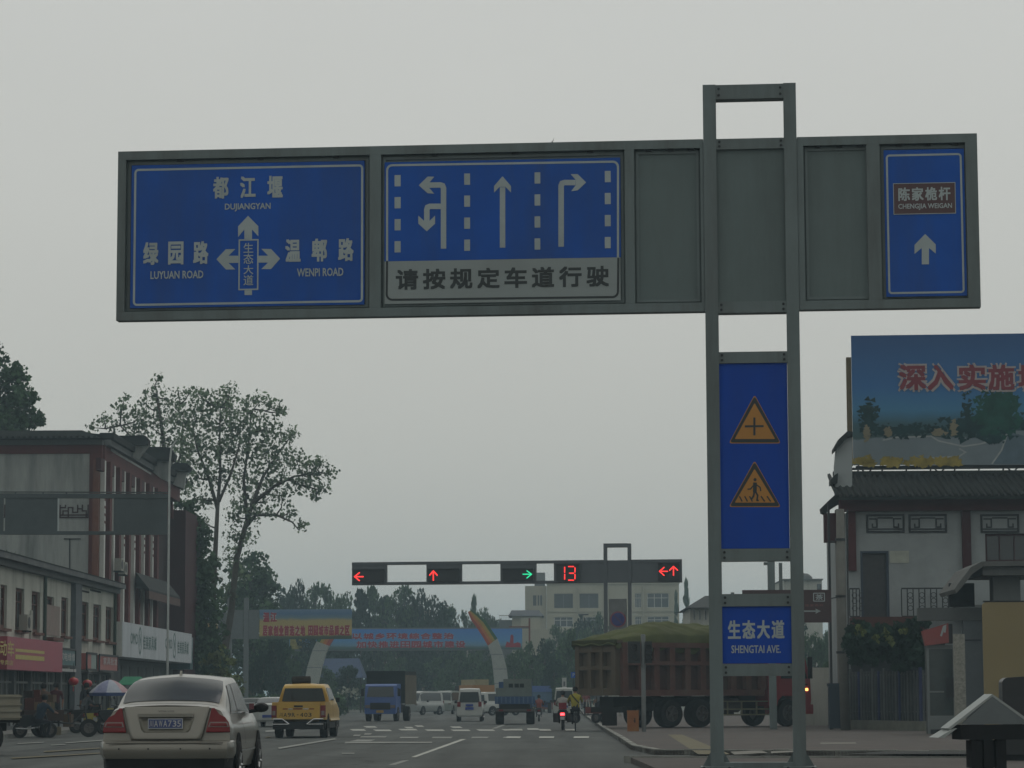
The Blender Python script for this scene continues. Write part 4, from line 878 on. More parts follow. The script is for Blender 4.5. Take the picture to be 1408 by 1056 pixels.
for a, b_ in ((250, 435), (455, 640), (803, 990)):
    r = hr(cr, a, 940, b_, 1030); fr = MB(); fr.ring(*r, .001, .07, -.05, -.001, k=1); cx = (r[0] + r[1]) / 2; cz = (r[2] + r[3]) / 2; W_ = r[1] - r[0]; H_ = r[3] - r[2]
    for s_ in (-1, 1):
        fr.stroke([(cx + s_ * W_ * .42, cz + H_ * .25), (cx + s_ * W_ * .22, cz + H_ * .25), (cx + s_ * W_ * .22, cz - H_ * .2), (cx + s_ * W_ * .34, cz - H_ * .2), (cx + s_ * W_ * .34, cz)], .045, -.045, -.001)
        fr.stroke([(cx + s_ * W_ * .2, cz - H_ * .3), (cx + s_ * W_ * .46, cz - H_ * .3)], .045, -.04, -.001)
    fr.stroke([(cx - W_ * .2, cz + H_ * .3), (cx + W_ * .2, cz + H_ * .3)], .045, -.04, -.001); fr.stroke([(cx - W_ * .2, cz - H_ * .3), (cx + W_ * .2, cz - H_ * .3)], .045, -.04, -.001)
    fr.build('fretwork_panel', bolt, hb)
# horse head gable on its left corner
hg = MB(); hg.prism([HF.loc(*p) for p in [(1151, 618), (1158, 604), (1170, 597), (1173, 600), (1173, 690), (1150, 690), (1149, 640)]], .35, .8); hgo = hg.build('gable_wall', hplast, hb)
for P_ in ([(1147, 622), (1147, 616), (1155, 602), (1166, 592), (1173, 593), (1173, 600), (1165, 601), (1158, 610)], [(1143, 666), (1143, 659), (1149, 652), (1153, 650), (1152, 664)], [(1131, 704), (1130, 698), (1141, 687), (1152, 677), (1168, 668), (1170, 690), (1155, 692), (1142, 700), (1136, 706)]):
    MB().prism([HF.loc(*p) for p in P_], .15, 1.0).build('tile_cap', tilem, hgo)
MB().box(HF.loc(1134, 700)[0], HF.loc(1150, 700)[0], .2, .7, HF.loc(1140, 745)[1], HF.loc(1140, 705)[1]).build('eave_bracket', redd, hb)
MB().box(HF.loc(1150, 700)[0], HF.loc(1162, 700)[0], .2, .7, 0, HF.loc(1140, 700)[1]).build('corner_post', mat('brown_grey_post', (0.14, 0.125, 0.11), 0.8), hb)
# balcony
r = HF.rect(1168, 849, 1352, 868); MB().box(r[0], HF.loc(1270, 850)[0], -1.1, -.001, r[2], r[3]).build('balcony_slab', mat('red_brown_slab', (0.08, 0.035, 0.03), 0.8), hb)
def railing(px0, px1, n, yl=-1.05):
    x0, x1 = HF.loc(px0, 820, yl)[0], HF.loc(px1, 820, yl)[0]; z0, z1 = HF.loc(1280, 848, yl)[1], HF.loc(1280, 808, yl)[1]
    o = MB().box(x0, x1, yl - .03, yl + .03, z1 - .05, z1).build('railing', bolt, hb); MB().box(x0, x1, yl - .025, yl + .025, z0, z0 + .04).build('bottom_rail', bolt, o)
    for k in range(n + 1):
        x = x0 + (x1 - x0) * k / n; MB().box(x - .018, x + .018, yl - .018, yl + .018, z0 + .041, z1 - .051).build('baluster', bolt, o)
    for k in range(0, n, 2):
        x = x0 + (x1 - x0) * (k + 1.5) / n
        for zc_ in (.3, .55, .75): b = MB(); b.stroke([(x + .09 * math.cos(a), z0 + (z1 - z0) * zc_ + .09 * math.sin(a)) for a in [i * math.pi / 5 for i in range(11)]], .022, yl - .01, yl + .01); b.build('scroll', bolt, o)
railing(1239.5, 1320, 10); railing(1168, 1182, 3)
MB().box(HF.loc(1310, 850)[0], hxr, -1.6, -.001, HF.loc(1280, 850, -1.5)[1], HF.loc(1280, 832, -1.5)[1]).build('balcony_slab', greyp, hb)
# near canopy with its pillar
EY = 84.0; EF = Frame(AX(1380, EY), EY, -1, 0.10)
o = fthing('entrance_canopy', 'grey concrete canopy slab on a square pillar in front of the tiled house', 'canopy', EF)
b = MB(); z = lambda y: EF.loc(1380, y)[1]; xx = lambda x: EF.loc(x, 800)[0]
b.prism([(xx(1305), z(812)), (xx(1312), z(802)), (xx(1328), z(782)), (xx(1343), z(774.5)), (xx(1500), z(772)), (xx(1500), z(780)), (xx(1345), z(781)), (xx(1330), z(791)), (xx(1316), z(808)), (xx(1308), z(817))], -1.2, 2.5); b.build('slab', mat('dark_grey_concrete', (0.115, 0.12, 0.115), 0.9, var=.15, dirt=(.07, .07, .065), dscale=1, damt=.7), o)
MB().box(xx(1345), xx(1500), -1.0, 2.4, z(793), z(781.5)).build('beam', greyp, o)
MB().box(xx(1363), xx(1400), -.4, .4, 0, z(793.5)).build('pillar', greyp, o)
MB().box(xx(1266), xx(1420), .8, 1.2, z(852), z(834)).build('parapet', greyp, o)
MB().box(xx(1328), xx(1420), .85, 1.15, 0, z(852.2)).build('wall', mat('dull_grey_wall', (0.13, 0.15, 0.16), 0.85, var=0.08), o)
MB().box(xx(1310), xx(1345), .86, 1.0, z(833), z(800)).build('dark_recess', inner, o)
MB().box(xx(1327), xx(1352), .80, .849, z(880), z(878.5)).build('joint_line', bolt, o)
# rooftop billboard
KY = 103.0; KF = Frame(AX(1290, KY), KY, -3.6, 0.0)
o = fthing('rooftop_billboard', 'huge rooftop billboard picturing a plaza under blue sky with characters 深入实施城', 'billboard', KF)
zz = (KF.loc(1172, 640)[1], KF.loc(1172, 462)[1]); x0 = KF.loc(1171.5, 550)[0]; x1 = KF.loc(1900, 550)[0]
pic = grad_mat('plaza_sky_print', [(0, (0.11, 0.14, 0.16)), (0.20, (0.13, 0.17, 0.20)), (0.215, (0.02, 0.06, 0.06)), (0.32, (0.02, 0.08, 0.11)), (0.42, (0.03, 0.16, 0.30)), (0.6, (0.012, 0.11, 0.30)), (1, (0.006, 0.06, 0.19))], zz[0], zz[1], 0.035, 0.9)
MB().box(x0, x1, -.1, 0, zz[0], zz[1]).build('printed_sheet', pic, o)
ch = MB(); ch.box(x0 - .18, x0 - .004, .02, .5, zz[0], KF.loc(1172, 491)[1]); ch.build('side_board', mat('ochre_board', (0.14, 0.11, 0.06), 0.8), o)
b = MB()
for k in range(22):
    x = x0 + .2 + k * .9; b.tube([(x, .1, zz[0]), (x, 1.6, HF.o.z + zr - .2)], .035, 5); b.tube([(x, 1.5, zz[0] + 1.5), (x, .1, zz[0] + 1.5)], .03, 5)
    if k % 3 == 0: b.tube([(x, 0.05, zz[0] - .02), (x + .3, 0.0, zz[0] - .34)], .03, 5); b.tube([(x + .6, 0.05, zz[0] - .02), (x + .3, 0.0, zz[0] - .34)], .03, 5)
b.tube([(x0, 1.6, zz[0]), (x1, 1.6, zz[0])], .05, 5)
b.build('support_frame', bolt, o)
MB().box(x0 + .1, x1, 0.0, .12, zz[0] - .14, zz[0] - .02).build('bottom_rail', bolt, o)
KL = lambda x, y: KF.loc(*cr(x, y), -.1)
def pblob(pts, m, y, nm='printed_shape'): return MB().prism([KL(*p) for p in pts], y, y + .003).build(nm, m, o)
plz = mat('plaza_ink', (0.17, 0.21, 0.23), 0.7, var=0.1, scale=.8, dirt=(0.12, 0.15, 0.18), dscale=.5); road_i = mat('road_ink', (0.10, 0.145, 0.18), 0.7)
pblob([(190, 590), (330, 572), (560, 562), (700, 580), (830, 580), (905, 560), (935, 535), (1400, 540), (1400, 700), (190, 703)], plz, -.1055)
pblob([(935, 540), (1014, 560), (1100, 590), (1400, 620), (1400, 699), (860, 696), (900, 640), (930, 580)], road_i, -.1095)
wl = mat('white_line_ink', (0.3, 0.33, 0.33), 0.7)
for pl in ([(330, 582), (400, 568), (560, 563)], [(858, 697), (905, 630), (935, 545)], [(560, 560), (600, 585), (720, 612), (800, 600), (900, 575)], [(700, 622), (730, 640), (700, 660), (560, 668)]):
    b = MB(); b.stroke([KL(*p) for p in pl], .06, -.114, -.1105); b.build('printed_line', wl, o)
rng = random.Random(8)
def scat(name, m, cx, cy, rx, ry, n, sz, y):     # printed dabs of colour: a tree or a flower bed in the picture
    b = MB()
    for i in range(n):
        a = rng.random() * 6.28; q = min(1.2, abs(rng.gauss(0, .55))); X, Z = KL(cx + rx * q * math.cos(a), cy + ry * q * math.sin(a)); s_ = sz * (.5 + rng.random())
        t = rng.random() * 3; yy = y - rng.random() * .002
        b.add([(X + s_ * math.cos(t + k * 2.1), yy, Z + s_ * .8 * math.sin(t + k * 2.1)) for k in range(3)][::-1], [(0, 1, 2)])
    return tag(b.build(name, m, o), kind='stuff')
tr1 = mat('print_green_ink', (0.012, 0.07, 0.055), 0.7, var=0.4, scale=1.5); tr2 = mat('print_dark_green_ink', (0.010, 0.04, 0.045), 0.7, var=0.4); yfl = mat('print_yellow_ink', (0.26, 0.21, 0.05), 0.7, var=0.5, scale=2); stn = mat('print_stone_ink', (0.20, 0.18, 0.12), 0.7, var=0.2)
scat('printed_tree', tr2, 800, 520, 200, 55, 500, .14, -.116); scat('printed_tree', tr1, 880, 450, 95, 110, 700, .14, -.119); scat('printed_tree', tr2, 1100, 500, 120, 60, 300, .14, -.116)
scat('printed_tree', tr2, 265, 470, 40, 75, 160, .12, -.116); scat('printed_tree', tr2, 420, 535, 170, 30, 300, .1, -.116); scat('printed_tree', tr2, 740, 440, 25, 90, 90, .09, -.116); scat('printed_tree', tr2, 870, 580, 40, 25, 80, .09, -.123)
for x, y, w_, h_ in ((253, 540, 12, 90), (355, 545, 10, 40), (675, 520, 14, 70), (600, 545, 30, 20)): scat('printed_pillar', stn, x, y, w_, h_ * .6, 40, .11, -.123)
for x, w_ in ((240, 50), (370, 60), (530, 75), (650, 60)): scat('printed_flowers', yfl, x, 685, w_, 22, 150, .1, -.126)
rr_ = [KF.rect(*cr(a, 216), *cr(b_, 340), y=-.1) for a, b_ in ((408, 540), (545, 672), (697, 828), (840, 967), (985, 1112), (1130, 1255))]
ro = mat('billboard_red_ink', (0.20, 0.035, 0.05), 0.6); rwh = mat('billboard_outline_ink', (0.36, 0.33, 0.33), 0.6)
for ch_, q in zip('深入实施城乡', rr_):
    b = MB(); put_text(b, ch_, q[0] - .07, q[1] + .07, q[2] - .07, q[3] + .07, -.13, .07); b.build('lettering_outline', rwh, o)
    b = MB(); put_text(b, ch_, *q, -.135, .026); b.build('lettering', ro, o)
# ------------------------------------------------------------------ far buildings
beige = mat('beige_render', (0.36, 0.35, 0.28), 0.9, var=0.06, scale=.3, dirt=(0.25, 0.25, 0.2), dscale=.4, damt=0.6, streak=True)
cream = mat('cream_render', (0.40, 0.39, 0.31), 0.9, var=0.05, scale=.3, dirt=(0.28, 0.28, 0.22), dscale=.4, damt=0.5, streak=True)
wwh = mat('white_window_frame', (0.45, 0.47, 0.45), 0.6)
FY = 350.0; FFr = Frame(AX(830, FY), FY, 0, 0.0)
o = fthing('office_building', 'large beige four storey office building behind the signal gantry', 'building', FFr)
fx = lambda x: FFr.loc(x, 850)[0]; fz_ = lambda y: FFr.loc(830, y)[1]
W6 = []
for a, b_ in ((762, 788), (797, 823), (873, 882), (890, 920)):
    for y0, y1 in ((816, 836), (848, 862), (880, 893), (910, 923)): W6.append((fx(a), fx(b_), fz_(y1), fz_(y0)))
wall(W6, fx(752), fx(934), 0, fz_(803), 'wall', cream, o, 0, .4)
MB().box(fx(752), fx(934), .401, 14, 0, fz_(803)).build('wall', cream, o)['label'] = 'side and back walls'
for q in W6:
    top_l = q[2] > 11.5 and q[0] < fx(824); window(q, o, greyp if top_l else wwh, glass_d if top_l else glass_g, 2 if top_l else 3, 1 if top_l else 2, rec=.2, ft=.08, bar=.08)
MB().box(fx(751), fx(935), -.2, 0, fz_(803), fz_(800)).build('parapet', cream, o)
MB().box(fx(722), fx(751.5), .6, 12, 0, fz_(805)).build('stair_wing', beige, o)['label'] = 'narrow side wing'
for a, b_ in ((733, 737.5), (739.5, 741.5), (743, 745.5)): MB().box(fx(a), fx(b_), .55, .599, fz_(832), fz_(818)).build('window', glass_d, o)
MB().box(fx(735), fx(750), 2, 8, fz_(805), fz_(786)).build('roof_hut', greyp, o)
for a in (793, 832, 884): MB().box(fx(a), fx(a + 2.2), -.35, -.001, 0, fz_(806)).build('pilaster', beige, o)
for y in (840, 872, 903): MB().box(fx(752), fx(934), -.12, -.001, fz_(y + 1.5), fz_(y)).build('floor_band', beige, o)
VY = 320.0; VF = Frame(AX(715, VY), VY, 0, 0.0)
o = fthing('tiled_villa', 'small beige villa with a grey hipped roof left of the office building', 'house', VF)
vx = lambda x: VF.loc(x, 850)[0]; vz = lambda y: VF.loc(715, y)[1]
MB().box(vx(704), vx(745), 0, 8, 0, vz(847)).build('wall', beige, o)
MB().hexa([(vx(699), -.6, vz(847)), (vx(748), -.6, vz(847)), (vx(748), 8.6, vz(847)), (vx(699), 8.6, vz(847)), (vx(703), 3, vz(838)), (vx(741), 3, vz(838)), (vx(741), 5, vz(838)), (vx(703), 5, vz(838))]).build('roof', mat('blue_grey_roof', (0.05, 0.055, 0.065), 0.8), o)
MB().box(vx(716), vx(743), -.3, -.001, vz(866), vz(849)).build('bay', cream, o)
MB().box(vx(686), vx(703.9), 1, 7, 0, vz(852)).build('terrace', greyp, o)
for k in range(6): MB().box(vx(687 + k * 2.8), vx(687.4 + k * 2.8), 1, 1.1, vz(852) + .001, vz(846)).build('railing_post', bolt, o)
MB().box(vx(686), vx(703), 1, 1.1, vz(846), vz(845.3)).build('railing', bolt, o)
MB().box(vx(718), vx(790), -1.5, -.9, 0, vz(866)).build('lower_wing', beige, o)
UY = 330.0; UF = Frame(AX(580, UY), UY, 0, 0.0)
o = fthing('low_office_building', 'long cream building below the blue banner with a tank tower on its roof', 'building', UF)
ux = lambda x: UF.loc(x, 900)[0]; uz = lambda y: UF.loc(580, y)[1]
W7 = [(ux(a), ux(b_), uz(y1), uz(y0)) for y0, y1 in ((895, 906), (914, 925)) for a, b_ in ((507, 511), (514, 518), (521.5, 525.5), (545, 564), (575, 580), (600, 612), (622, 634), (646, 656))]
wall(W7, ux(503), ux(680), 0, uz(880), 'wall', cream, o, 0, .4)
MB().box(ux(503), ux(680), .401, 10, 0, uz(880)).build('wall', cream, o)['label'] = 'side and back walls'
for q in W7: window(q, o, greyp, glass_d, 4 if q[1] - q[0] > 1.2 else 1, 1, rec=.2, ft=.06, bar=.08)
for a in (528, 581): MB().box(ux(a), ux(a + 2), -.2, -.001, 0, uz(882)).build('pilaster', mat('dull_red_pilaster', (0.2, 0.1, 0.08), 0.8), o)
MB().box(ux(560), ux(612), 2, 7, uz(880) + .001, uz(862)).build('roof_storey', cream, o)
MB().hexa([(ux(556), 1.5, uz(861.9)), (ux(612), 1.5, uz(861.9)), (ux(612), 7.5, uz(861.9)), (ux(556), 7.5, uz(861.9)), (ux(564), 3, uz(858.5)), (ux(604), 3, uz(858.5)), (ux(604), 6, uz(858.5)), (ux(564), 6, uz(858.5))]).build('roof', mat('pale_green_roof', (0.25, 0.29, 0.25), 0.8), o)
MB().box(ux(581), ux(590), 3.2, 5, uz(858.4), uz(837)).build('tank_tower', mat('pale_tower', (0.3, 0.28, 0.25), 0.8, var=0.3, scale=.7), o)
MB().box(ux(583), ux(587.5), 3.15, 3.199, uz(855), uz(840)).build('tank_panel', mat('tower_brown', (0.13, 0.09, 0.08), 0.8), o)
# tiled house beside the dump truck
JY = 175.0; JF = Frame(AX(1000, JY), JY, 0, 0.10)
o = fthing('tiled_house', 'low white house with dark tiled roof half hidden behind the loaded dump truck', 'house', JF)
jx = lambda x: JF.loc(x, 850)[0]; jz = lambda y: JF.loc(1000, y)[1]
W8 = [(jx(a), jx(a + 3.2), jz(853), jz(838)) for a in (953, 961, 969, 977, 985)]
wall(W8, jx(949), jx(1090), 0, jz(834), 'wall', plaster, o, 0, .3); MB().box(jx(949), jx(1090), .301, 9, 0, jz(834)).build('wall', plaster, o)
for q in W8: window(q, o, wwh, glass_d, 1, 1, rec=.15, ft=.05)
MB().hexa([(jx(942), -1, jz(836)), (jx(1100), -1, jz(836)), (jx(1100), 10, jz(836)), (jx(942), 10, jz(836)), (jx(975), 4, jz(816)), (jx(1095), 4, jz(816)), (jx(1095), 5, jz(816)), (jx(975), 5, jz(816))]).build('roof', tilem, o)
MB().box(jx(1012.5), jx(1016.5), 4.2, 4.9, jz(818), jz(811)).build('chimney', greyp, o)
XY = 260.0; XF = Frame(AX(1105, XY), XY, 0, 0.0)
o = fthing('far_building', 'pale flat roofed building with a small dome above the brown sign', 'building', XF)
qx = lambda x: XF.loc(x, 850)[0]; qz = lambda y: XF.loc(1105, y)[1]
MB().box(qx(1078), qx(1131), 0, 10, 0, qz(798)).build('wall', plaster, o); MB().box(qx(1077), qx(1132), -.4, 10.4, qz(798) + .001, qz(796)).build('roof', greyp, o)
b = MB(); b.lathe([(1.0, 0), (.95, .3), (.6, .6), (.0, .7)], (qx(1108), 3, qz(796)), 14); b.build('dome', greyp, o, smooth=True)
MB().box(qx(1124), qx(1130), -.05, -.001, qz(812), qz(803)).build('window', glass_d, o)
# low wall on the right behind the truck
o = MB().box(-1.2, 1.2, 0, .2, 0, 2.3).build('boundary_wall', plaster, None, loc=(AX(1137, 112), 112, 0.10)); tag(o, 'short pale wall between the dump truck and the dark blue bin', 'wall')
# blue canopies beneath the banners
for px0, px1, y0, y1, D in ((455, 500, 905, 932, 240),):
    F = Frame(AX(px0, D), D, 0, 0); a, b_, z0, z1 = F.rect(px0 - 25, y0, px1, y1)
    o = thing('market_tent', 'blue sheet canopy roof among the trees behind the blue lorry', 'canopy', (AX(px0, D), D, 0))
    MB().hexa([(a, -1, z0), (b_, -1, z0), (b_, 5, z0), (a, 5, z0), (a + .5, 1.5, z1), (b_ - .5, 1.5, z1), (b_ - .5, 2.5, z1), (a + .5, 2.5, z1)]).build('canopy_sheet', mat('blue_sheet', (0.015, 0.04, 0.10), 0.6), o)
    for x in (a + .2, b_ - .2): MB().box(x - .06, x + .06, -.8, -.68, 0, z0).build('pole', bolt, o)
# ------------------------------------------------------------------ vehicles
tyre = mat('tyre_rubber', (0.012, 0.012, 0.013), 0.85, var=0.2, scale=5, dirt=(0.05, 0.048, 0.042), dscale=3, damt=0.4)
rimm = mat('alloy_rim', (0.35, 0.36, 0.36), 0.35, 0.6); steelw = mat('steel_wheel', (0.10, 0.095, 0.09), 0.6, 0.3, var=0.2, scale=4)
blackp = mat('black_plastic', (0.012, 0.013, 0.014), 0.6); shadow = mat('wheel_well_black', (0.004, 0.004, 0.004), 1.0)
redl = mat('red_lens', (0.15, 0.004, 0.006), 0.25, spec=0.3); clearl = mat('clear_lens', (0.16, 0.13, 0.12), 0.2); chrome = mat('chrome_trim', (0.55, 0.56, 0.56), 0.15, 0.9)
carglass = mat('car_glass', (0.018, 0.025, 0.027), 0.22, spec=0.45, var=0.1)
def wheel(par, x, y, r, w_, side, rim=rimm, nm='wheel', double=False, z=None):
    z = r if z is None else z; s_ = side; tr = MB()
    tr.lathe([(r * .58, -w_ / 2), (r * .8, -w_ / 2), (r * .96, -w_ * .46), (r, -w_ * .3), (r, w_ * .3), (r * .96, w_ * .46), (r * .8, w_ / 2), (r * .58, w_ / 2), (r * .58, -w_ / 2)], (x, y, z), 28, 'x')
    t_ = tr.build(nm, tyre, par, angle=35)
    b = MB(); xo = s_ * w_ / 2
    b.lathe([(r * .59, xo * .9), (r * .52, xo * .95), (r * .45, xo * .55), (r * .2, xo * .5), (r * .16, xo * .8), (0.001, xo * .85)], (x, y, z), 20, 'x')
    for k in range(5):
        a = k * 2 * math.pi / 5; b.tube([(x + xo * .82, y + math.cos(a) * r * .14, z + math.sin(a) * r * .14), (x + xo * .92, y + math.cos(a) * r * .52, z + math.sin(a) * r * .52)], r * .07, 5)
    b.build('rim', rim, t_, angle=40); return t_
def crom(P, t):                                      # Catmull-Rom through a list of vectors, t in 0..n-1
    n = len(P); i = min(int(t), n - 2); u = t - i
    a, b, c, d = P[max(i - 1, 0)], P[i], P[i + 1], P[min(i + 2, n - 1)]
    return (b * 2 + (c - a) * u + (a * 2 - b * 5 + c * 4 - d) * u * u + (b * 3 - a - c * 3 + d) * u ** 3) * .5
class Shell:                                         # a body skin: sections (y, [(x,z)...]) from sill to roof middle
    def __init__(s, secs):
        s.S = [[Vector((x, y + (yo[j] if yo else 0), z)) for j, (x, z) in enumerate(pp)] for y, pp, yo in [(q + (None,))[:3] for q in secs]]
        s.n = len(s.S); s.m = len(s.S[0])
    def p(s, u, v): return crom([crom(row, v) for row in s.S], u)
    def pt(s, u, v, off=0.0, side=1):
        a = s.p(u, v); e = .02
        if off:
            du = s.p(min(u + e, s.n - 1), v) - s.p(max(u - e, 0), v); dv = s.p(u, min(v + e, s.m - 1)) - s.p(u, max(v - e, 0))
            nn = du.cross(dv); nn = nn.normalized() if nn.length > 1e-9 else Vector((0, 0, 1))
            if nn.x < 0 and abs(nn.x) > .15 or nn.z < -.5: nn = -nn
            if nn.x > -.15 and nn.z < 0 and v > s.m * .6: nn = -nn
            a = a + nn * off
        return Vector((a.x * side, a.y, a.z))
    def body(s, nm, m, par, nu=60, nv=26, cap=True):
        b = MB()
        for sd_ in (1, -1): b.grid(lambda i, j: s.pt(i * (s.n - 1), j * (s.m - 1), 0, sd_), nu, nv)
        for uu in (0, s.n - 1):
            rows = [s.pt(uu, j / nv * (s.m - 1)) for j in range(nv + 1)]
            b.grid(lambda i, j: Vector((rows[round(j * nv)].x * (1 - 2 * i), rows[round(j * nv)].y, rows[round(j * nv)].z)), 1, nv)
        bm = bmesh.new(); me = b.mesh(nm, m, True); bm.from_mesh(me); bmesh.ops.remove_doubles(bm, verts=bm.verts, dist=.0008); bmesh.ops.recalc_face_normals(bm, faces=bm.faces); bm.to_mesh(me); bm.free()
        me.set_sharp_from_angle(angle=R(38)); return link(nm, me, par)
    def patch(s, nm, m, par, u0, u1, v0, v1, side=1, off=.006, nu=10, nv=6, quad=None):
        q = quad or [(u0, v0), (u1, v0), (u1, v1), (u0, v1)]; b = MB()
        def f(i, j):
            a = Vector(q[0]).lerp(Vector(q[1]), i); c = Vector(q[3]).lerp(Vector(q[2]), i); w_ = a.lerp(c, j); return s.pt(w_.x, w_.y, off, side)
        b.grid(f, nu, nv); me = b.mesh(nm, m, True); return link(nm, me, par)
    def band(s, nm, m, par, u0, u1, v0, off=.008, nu=8, nv=8):       # both sides in one piece over the middle (rear window, windscreen)
        b = MB(); vm = s.m - 1
        def f(i, j):
            v = v0 + (vm - v0) * (1 - abs(2 * j - 1)); return s.pt(u0 + (u1 - u0) * i, v, off, 1 if j >= .5 else -1)
        b.grid(f, nu, nv * 2); return link(nm, b.mesh(nm, m, True), par)
# ---------- silver saloon
CD = 38.0
beigep = mat('champagne_car_paint', (0.225, 0.215, 0.182), 0.3, 0.45, var=0.03, scale=1.5, dirt=(0.2, 0.19, 0.165), dscale=1.5, damt=0.35, coat=0.6)
car = thing('silver_saloon_car', 'champagne silver saloon car seen from behind with a blue number plate', 'car', (AX(228, CD), CD, 0.0), 0.0)
def yR(x, z): return .02 + .10 * (abs(x) / .9) ** 3 + .10 * max(0, (z - .72) / .45) ** 1.3
base = [(0, .26), (.74, .26), (.85, .36), (.895, .62), (.87, .86), (.79, 1.03)]
def sec(y, k, top, yo=False):
    pp = [(x * k, z) for x, z in base] + top
    return (y, pp, [yR(x, z) for x, z in pp]) if yo else (y, pp)
S = Shell([sec(0, .975, [(.70, 1.10), (.45, 1.15), (0, 1.165)], True),
           sec(.30, .99, [(.72, 1.12), (.48, 1.175), (0, 1.19)]),
           sec(.52, 1, [(.72, 1.14), (.50, 1.195), (0, 1.21)]),
           sec(.98, 1, [(.705, 1.33), (.54, 1.385), (0, 1.41)]),
           sec(1.42, 1, [(.655, 1.44), (.51, 1.52), (0, 1.565)]),
           sec(2.0, 1, [(.65, 1.48), (.51, 1.565), (0, 1.61)]),
           sec(2.7, 1, [(.665, 1.48), (.55, 1.53), (0, 1.56)]),
           sec(3.2, 1, [(.70, 1.28), (.56, 1.33), (0, 1.36)]),
           sec(3.55, 1, [(.73, 1.08), (.58, 1.12), (0, 1.14)]),
           sec(4.15, .96, [(.70, .98), (.5, 1.02), (0, 1.04)]),
           sec(4.62, .80, [(.60, .78), (.4, .80), (0, .81)])])
S.body('body', beigep, car)
S.band('rear_window', carglass, car, 2.12, 3.92, 6.35, off=.007)
S.band('windscreen', carglass, car, 6.3, 7.9, 6.35, off=.007)
for sd_ in (1, -1):
    S.patch('side_window', carglass, car, 0, 0, 0, 0, sd_, .007, quad=[(2.85, 5.12), (4.7, 5.12), (4.7, 5.95), (4.05, 5.95)])
    S.patch('side_window', carglass, car, 0, 0, 0, 0, sd_, .007, quad=[(4.8, 5.12), (7.6, 5.12), (6.6, 5.95), (4.8, 5.95)])
    S.patch('window_trim', chrome, car, 2.75, 7.6, 5.03, 5.09, sd_, .009, nu=24, nv=1)
    S.patch('door_seam', blackp, car, 4.72, 4.75, 3.0, 5.0, sd_, .004, nu=1)
    S.patch('side_moulding', chrome, car, 3.0, 8.2, 2.62, 2.72, sd_, .012, nu=24, nv=1)
    S.patch('door_handle', beigep, car, 4.35, 4.65, 4.2, 4.35, sd_, .03); S.patch('door_handle', beigep, car, 5.9, 6.2, 4.2, 4.35, sd_, .03)
    for yy in (.92 + .05, 3.62):
        b = MB(); b.side([(yy + .38 * math.cos(a), .36 + .42 * math.sin(a)) for a in [math.pi * i / 16 for i in range(17)]] + [(yy - .38, .2), (yy + .38, .2)], .74 * sd_, .905 * sd_); b.build('wheel_arch', shadow, car)
        wheel(car, .83 * sd_, yy, .33, .20, sd_)
    m_ = MB(); m_.lathe([(0.001, -.02), (.07, -.01), (.10, .04), (.10, .08), (.08, .12), (.001, .13)], (0, 0, 0), 14, 'y')
    for i, v in enumerate(m_.v): m_.v[i] = (sd_ * (1.0) + v[0] * 1.1, 3.0 + v[1], 1.12 + v[2] * .72)
    m_.tube([(sd_ * .82, 3.08, 1.06), (sd_ * .95, 3.06, 1.08)], .03, 6); m_.build('mirror', blackp, car, angle=50)
# rear panels follow the rounded tail
def rear(nm, m, rows, off, nx=14, par=car, close=0.0):
    b = MB()
    def f(i, j):
        t = i * (len(rows) - 1); k = min(int(t), len(rows) - 2); u = t - k
        z, a, c = [rows[k][q] + (rows[k + 1][q] - rows[k][q]) * u for q in range(3)]; x = a + (c - a) * j; return Vector((x, yR(x, z) - off, z))
    nr = (len(rows) - 1) * 4; b.grid(f, nr, nx)
    me = b.mesh(nm, m, True); me.flip_normals() if me.polygons[0].normal.y > 0 else None
    o = link(nm, me, par); sm = o.modifiers.new('thick', 'SOLIDIFY'); sm.thickness = off * .9 + .002; sm.offset = -1; return o
lid = rear('boot_lid', beigep, [(.70, -.47, .47), (.76, -.50, .50), (1.0, -.56, .56), (1.10, -.585, .585), (1.145, -.58, .58)], .012, 18)
rear('lid_recess', mat('recess_paint', (0.19, 0.18, 0.145), 0.4, 0.3), [(.795, -.30, .30), (.83, -.335, .335), (.99, -.385, .385)], .0145, par=lid)
b = MB(); b.box(-.38, .38, -.035, .06, 1.005, 1.05); b.build('handle_bar', chrome if False else beigep, lid)
pl = MB().box(-.238, .238, -.022, .02, .845, .985).build('number_plate', mat('white_plate_edge', (0.42, 0.44, 0.46), 0.4), lid)
MB().box(-.226, .226, -.026, -.0225, .857, .973).build('plate_face', mat('dusty_plate_blue', (0.04, 0.065, 0.20), 0.5, dirt=(.12, .13, .16), dscale=12, damt=.6), pl)
b = MB(); put_chars(b, '川AWA735', -.215, .215, .872, .958, -.029, .01, .82); b.build('lettering', whitei, pl)
rear('lid_seam', blackp, [(.690, -.475, .475), (.698, -.478, .478)], .014)
for sd_ in (1, -1):
    def q(rows): return [(z, *sorted((a * sd_, c * sd_))) for z, a, c in rows]
    tl_ = rear('tail_light', redl, q([(.795, .545, .872), (.86, .56, .868), (.93, .575, .85), (1.0, .59, .80), (1.04, .60, .72), (1.125, .615, .655)]), .017, par=car)
    rear('lamp_lens', clearl, q([(.865, .575, .855), (.90, .585, .845), (.935, .60, .83)]), .020, par=tl_)
    rear('lamp_lens', redl, q([(.878, .60, .835), (.92, .61, .82)]), .023, par=tl_)
bmp = MB()
def plan(hw, yf, rr_=.22, L_=.55): return [(-hw, L_), (-hw, yf + rr_), (-hw * .93, yf + rr_ * .35), (-hw * .8, yf + .03), (-hw * .4, yf), (hw * .4, yf), (hw * .8, yf + .03), (hw * .93, yf + rr_ * .35), (hw, yf + rr_), (hw, L_)]
